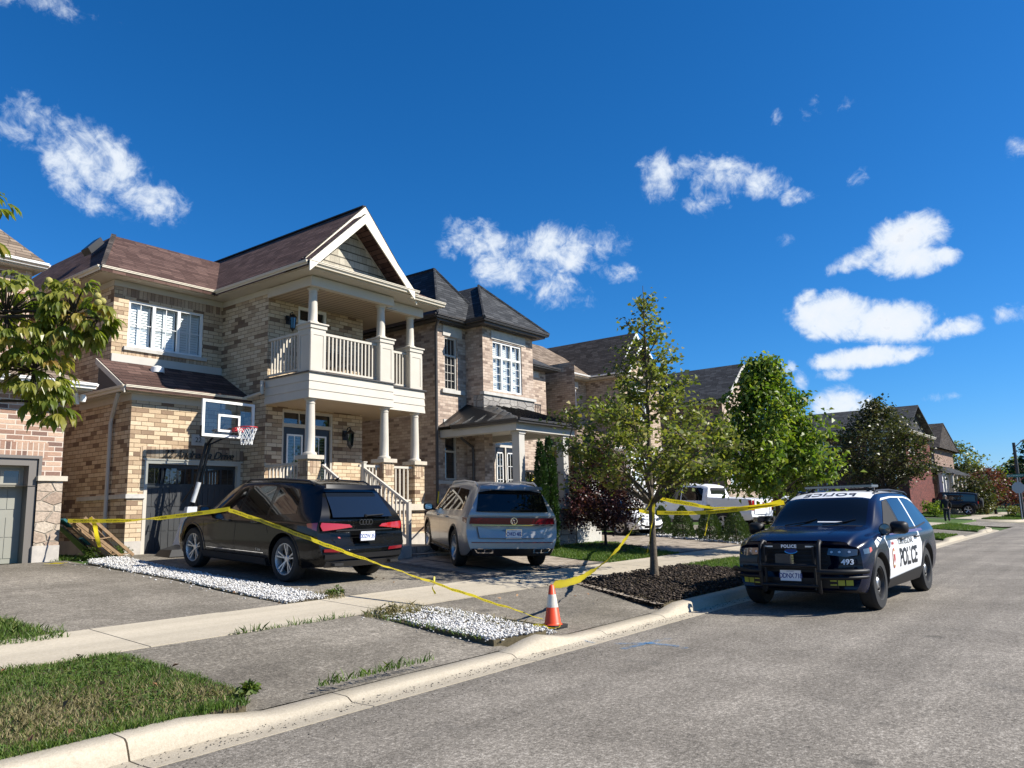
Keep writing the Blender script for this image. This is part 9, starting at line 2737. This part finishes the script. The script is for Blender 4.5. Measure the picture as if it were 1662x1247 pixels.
# ------------------------------------------------------------------ junk leaning at the neighbour's pier
M['pine'] = simple('pine', (0.25, 0.16, 0.085), 0.7, var=0.25, scale=12)
M['teal'] = simple('teal', (0.015, 0.11, 0.12), 0.5)
def plank(mb, p0, p1, w, t, side):
 p0, p1 = Vector(p0), Vector(p1); d = (p1 - p0).normalized(); s = Vector(side).normalized(); n = d.cross(s).normalized()
 q = [p + s * a + n * b for p in (p0, p1) for a, b in ((-w / 2, -t / 2), (w / 2, -t / 2), (w / 2, t / 2), (-w / 2, t / 2))]
 mb.add(q, [(0, 1, 2, 3), (7, 6, 5, 4), (0, 4, 5, 1), (1, 5, 6, 2), (2, 6, 7, 3), (3, 7, 4, 0)])
for i, (dx, dy, lab) in enumerate(((0.0, 0.0, 'bare pine frame leaning on the stone pier, nearest the garage'), (-0.22, 0.12, 'bare pine frame leaning behind the first one at the stone pier'))):
 fr = thing('wooden_frame', lab, 'wooden frame', (8.2 + dx, 17.0 + dy, 0.82), 'wooden frames leaning at the pier')
 mb = MB()
 a0, a1 = (7.22 + dx * 0.3, 16.72 + dy, 1.60), (8.28 + dx, 16.86 + dy, 0.82)
 b0, b1 = (7.36 + dx * 0.3, 17.12 + dy, 1.58), (8.34 + dx, 17.24 + dy, 0.82)
 c0, c1 = (7.52 + dx * 0.3, 16.72 + dy, 1.66), (8.52 + dx, 16.86 + dy, 0.84)
 for p, q in ((a0, a1), (b0, b1), (c0, c1)): plank(mb, p, q, 0.04, 0.06, (0, 1, 0))
 mb.build('rail', M['pine'], fr)
 mb = MB()
 for t in (0.04, 0.5, 0.94):
  A_, B_, C_ = [tuple(Vector(p).lerp(Vector(q), t)) for p, q in ((a0, a1), (b0, b1), (c0, c1))]
  plank(mb, A_, B_, 0.07, 0.02, (1, 0, -0.7)); plank(mb, A_, C_, 0.06, 0.02, (0, 1, 0))
 mb.build('cross_bar', M['pine'], fr)
bd = thing('leaning_board', 'dark board with a teal face leaning in the gap by the stone pier', 'board', (7.7, 17.3, 0.82))
mb = MB(); mb.slab([(7.10, 17.05, 1.50), (7.95, 17.25, 0.83), (7.95, 17.75, 0.83), (7.10, 17.55, 1.60)], (0.02, 0, 0.025)); mb.build('panel', M['trim_black'], bd)
mb = MB(); mb.slab([(7.12, 17.0, 1.62), (7.32, 17.02, 1.46), (7.32, 17.3, 1.46), (7.12, 17.28, 1.62)], (0.03, 0, 0.03)); mb.slab([(7.55, 17.1, 1.22), (7.72, 17.12, 1.08), (7.72, 17.3, 1.08), (7.55, 17.28, 1.22)], (0.03, 0, 0.03)); mb.build('teal_patch', M['teal'], bd)
tape('yellow tape end knotted to the wooden frames and hanging down them', [(7.50, 16.66, 1.66), (7.58, 16.64, 1.50), (7.66, 16.68, 1.25), (7.74, 16.7, 1.05)], [(0, 60), (0.5, 30), (1, 80)], w=0.085, seed=14)
# patio chair on the balcony
pc_ = thing('patio_chair', 'dark patio chair behind the balcony balusters', 'chair', (13.3, 15.9, 4.985))
mb = MB(); mb.box(13.02, 13.5, 15.7, 16.15, 5.38, 5.42); mb.build('seat', M['iron'], pc_)
mb = MB(); mb.box(13.02, 13.5, 16.12, 16.16, 5.42, 5.85); mb.build('backrest', M['iron'], pc_)
for x in (13.03, 13.46):
 for y in (15.71, 16.12):
  mb = MB(); mb.box(x, x + 0.03, y, y + 0.03, 4.985, 5.38); mb.build('leg', M['iron'], pc_)
for x in (13.0, 13.5):
 mb = MB(); mb.tube([(x, 15.72, 5.38), (x, 15.72, 5.6), (x, 16.12, 5.62)], 0.014, 6); mb.build('armrest', M['iron'], pc_)

# ------------------------------------------------------------------ stop sign seen from behind, with street name blades
M['galv'] = simple('galv', (0.36, 0.37, 0.38), 0.45, 0.6)
M['sign_back'] = simple('sign_back', (0.40, 0.42, 0.43), 0.5, 0.3)
M['sign_green'] = simple('sign_green', (0.01, 0.13, 0.075), 0.5)
sx, sy = 66.2, 5.62
sg_ = thing('stop_sign', 'grey back of a stop sign under a green street name blade at the far corner', 'road sign', (sx, sy, 0.12))
mb = MB(); mb.cyl((sx, sy, -0.1), (sx, sy, 3.15), 0.035, n=8); mb.build('post', M['galv'], sg_)
mb = MB(); mb.slab([(sx - 0.05, sy + 0.42 * math.cos(t), 2.38 + 0.42 * math.sin(t)) for t in [math.pi / 8 + i * math.pi / 4 for i in range(8)]], (0.01, 0, 0)); mb.build('sign_plate', M['sign_back'], sg_)
mb = MB(); mb.box(sx - 0.012, sx + 0.012, sy - 0.62, sy + 0.62, 3.12, 3.36); sb = mb.build('street_name_blade', M['sign_green'], sg_)
lettering(sb, 'lettering', 'BECKENRIDGE DR', 0.15, 'decal_white', (sx - 0.016, sy, 3.24), (0, -1, 0), (0, 0, 1), 0.001)
lp = thing('street_lamp', 'dark street lamp post with curved arm at the right edge', 'street lamp', (71.4, 6.0, 0.12))
mb = MB(); mb.cyl((71.4, 6.0, -0.1), (71.4, 6.0, 5.9), 0.16, 0.11, 10); mb.build('post', M['trim_dark'], lp)
mb = MB(); mb.tube([(71.4, 5.95, 5.55), (71.4, 5.4, 6.05), (71.4, 4.6, 6.25), (71.4, 3.6, 6.3)], 0.04, 6); mb.build('arm', M['galv'], lp)
mb = MB(); mb.slab([(71.3, 3.7, 6.28), (71.5, 3.7, 6.28), (71.52, 3.0, 6.30), (71.28, 3.0, 6.30)], (0, 0, 0.1)); mb.build('lamp_head', M['trim_dark'], lp)

# ------------------------------------------------------------------ the person crossing the side street
def skin_mesh(name, verts, edges, radii, mat, parent, sub=2):
 me = bpy.data.meshes.new(name); me.from_pydata(verts, edges, [])
 ob = bpy.data.objects.new(name, me); COL.objects.link(ob)
 md = ob.modifiers.new('skin', 'SKIN'); md.use_smooth_shade = True
 for i, r_ in enumerate(radii):
  me.skin_vertices[0].data[i].radius = (r_, r_) if not isinstance(r_, tuple) else r_
 me.skin_vertices[0].data[0].use_root = True
 ob.modifiers.new('sub', 'SUBSURF').levels = sub
 bpy.context.view_layer.update()
 m2 = bpy.data.meshes.new_from_object(ob.evaluated_get(bpy.context.evaluated_depsgraph_get()))
 bpy.data.objects.remove(ob); bpy.data.meshes.remove(me)
 m2.name = name; m2.materials.clear(); m2.materials.append(mat)
 o = bpy.data.objects.new(name, m2); COL.objects.link(o); o.parent = parent
 return o
M['skin'] = simple('skin', (0.36, 0.20, 0.13), 0.6)
M['cloth_black'] = simple('cloth_black', (0.012, 0.012, 0.014), 0.85)
M['cloth_dark'] = simple('cloth_dark', (0.024, 0.026, 0.030), 0.85)
M['shoe_white'] = simple('shoe_white', (0.65, 0.65, 0.64), 0.6)
M['cap_grey'] = simple('cap_grey', (0.22, 0.20, 0.19), 0.8)
pe = thing('person', 'person in black jacket and dark trousers walking across the side street, seen from behind', 'person', (57.6, 8.98, 0.165), world_coords=False)
# x forward (away from the camera), y left, z up
bv = [(0, 0, 0.95), (0, 0, 1.12), (0.0, 0, 1.36), (0.01, 0, 1.50), (0.03, 0, 1.60), (0.04, 0, 1.70), (0.03, 0, 1.76),
 (0, 0.10, 0.90), (0.10, 0.10, 0.50), (0.06, 0.10, 0.09), (0.16, 0.11, 0.04), (0, -0.10, 0.90), (-0.06, -0.10, 0.50), (-0.20, -0.10, 0.12), (-0.12, -0.11, 0.04),
 (0, 0.19, 1.42), (-0.03, 0.26, 1.14), (0.08, 0.25, 0.92), (0.11, 0.25, 0.84), (0, -0.19, 1.42), (0.05, -0.26, 1.14), (0.14, -0.24, 0.93), (0.17, -0.24, 0.85)]
be = [(0, 1), (1, 2), (2, 3), (3, 4), (4, 5), (5, 6), (0, 7), (7, 8), (8, 9), (9, 10), (0, 11), (11, 12), (12, 13), (13, 14), (2, 15), (15, 16), (16, 17), (17, 18), (2, 19), (19, 20), (20, 21), (21, 22)]
brd = [(0.14, 0.11), (0.13, 0.10), (0.15, 0.11), 0.06, 0.075, 0.098, 0.07, 0.085, 0.058, 0.04, 0.035, 0.085, 0.058, 0.04, 0.035, 0.055, 0.042, 0.032, 0.04, 0.055, 0.042, 0.032, 0.04]
body_ = skin_mesh('body', bv, be, brd, M['skin'], pe)
for sg in (1, -1):                                   # fingers and thumb rooted in each palm
 px_ = (0.11, 0.25, 0.84) if sg > 0 else (0.17, -0.24, 0.85)
 for k in range(5):
  off = (k - 1.5) * 0.018
  if k < 4: pts = [(px_[0] + off, px_[1], px_[2] - 0.02), (px_[0] + off + 0.008, px_[1] - sg * 0.01, px_[2] - 0.065), (px_[0] + off + 0.006, px_[1] - sg * 0.035, px_[2] - 0.10 + 0.01 * abs(k - 1.5))]
  else: pts = [(px_[0] + 0.02, px_[1] - sg * 0.01, px_[2] + 0.0), (px_[0] + 0.05, px_[1] - sg * 0.02, px_[2] - 0.03), (px_[0] + 0.055, px_[1] - sg * 0.025, px_[2] - 0.06)]
  mb = MB(); mb.tube(pts, [0.010, 0.009, 0.007], 6); mb.build('thumb' if k == 4 else 'finger', M['skin'], body_, smooth=60)
skin_mesh('jacket', [(0, 0, 0.92), (0, 0, 1.12), (0, 0, 1.36), (0.0, 0, 1.50), (0, 0.19, 1.42), (-0.03, 0.27, 1.14), (0.07, 0.26, 0.93), (0, -0.19, 1.42), (0.05, -0.27, 1.14), (0.13, -0.25, 0.94), (-0.03, 0, 1.56)],
  [(0, 1), (1, 2), (2, 3), (2, 4), (4, 5), (5, 6), (2, 7), (7, 8), (8, 9), (3, 10)], [(0.19, 0.14), (0.185, 0.135), (0.20, 0.14), 0.10, 0.088, 0.075, 0.058, 0.088, 0.075, 0.058, 0.085], M['cloth_black'], pe)
skin_mesh('trousers', [(0, 0, 0.98), (0, 0.10, 0.88), (0.10, 0.10, 0.50), (0.065, 0.10, 0.11), (0, -0.10, 0.88), (-0.06, -0.10, 0.50), (-0.19, -0.10, 0.14)], [(0, 1), (1, 2), (2, 3), (0, 4), (4, 5), (5, 6)], [(0.16, 0.125), 0.11, 0.085, 0.07, 0.11, 0.085, 0.07], M['cloth_dark'], pe)
for nm, a, b in (('shoe', (0.03, 0.10, 0.05), (0.20, 0.115, 0.035)), ('shoe', (-0.23, -0.10, 0.09), (-0.10, -0.115, 0.035))):
 skin_mesh(nm, [a, b], [(0, 1)], [(0.055, 0.05), (0.045, 0.035)], M['shoe_white'], pe)
mb = MB(); mb.lathe([(0.0, 0.105), (0.06, 0.09), (0.098, 0.04), (0.104, 0.0), (0.10, -0.01)], (0.035, 0, 1.70), n=16); mb.slab([(0.10, -0.07, 1.70), (0.22, -0.045, 1.69), (0.22, 0.045, 1.69), (0.10, 0.07, 1.70)], (0, 0, 0.012)); mb.build('cap', M['cap_grey'], pe, smooth=50)
for sg in (1, -1):
 mb = MB(); mb.lathe([(0.0, 0.0), (0.022, 0.0), (0.03, 0.006), (0.02, 0.012), (0.0, 0.012)], (0.03, sg * 0.098, 1.665), 'y', 10); mb.build('ear', M['skin'], body_)
 mb = MB(); mb.lathe([(0.0, 0.0), (0.012, 0.0), (0.008, 0.006), (0.0, 0.008)], (0.128, sg * 0.035, 1.675), 'x', 8); mb.build('eye', M['decal_black'], body_)
mb = MB(); mb.tube([(0.125, 0, 1.68), (0.155, 0, 1.645), (0.13, 0, 1.635)], [0.010, 0.018, 0.012], 6); mb.build('nose', M['skin'], body_)
mb = MB(); mb.tube([(0.126, 0.025, 1.605), (0.134, 0, 1.603), (0.126, -0.025, 1.605)], 0.007, 6); mb.build('mouth', M['hoop_red'], body_)
pe.rotation_euler = (0, 0, math.radians(12))
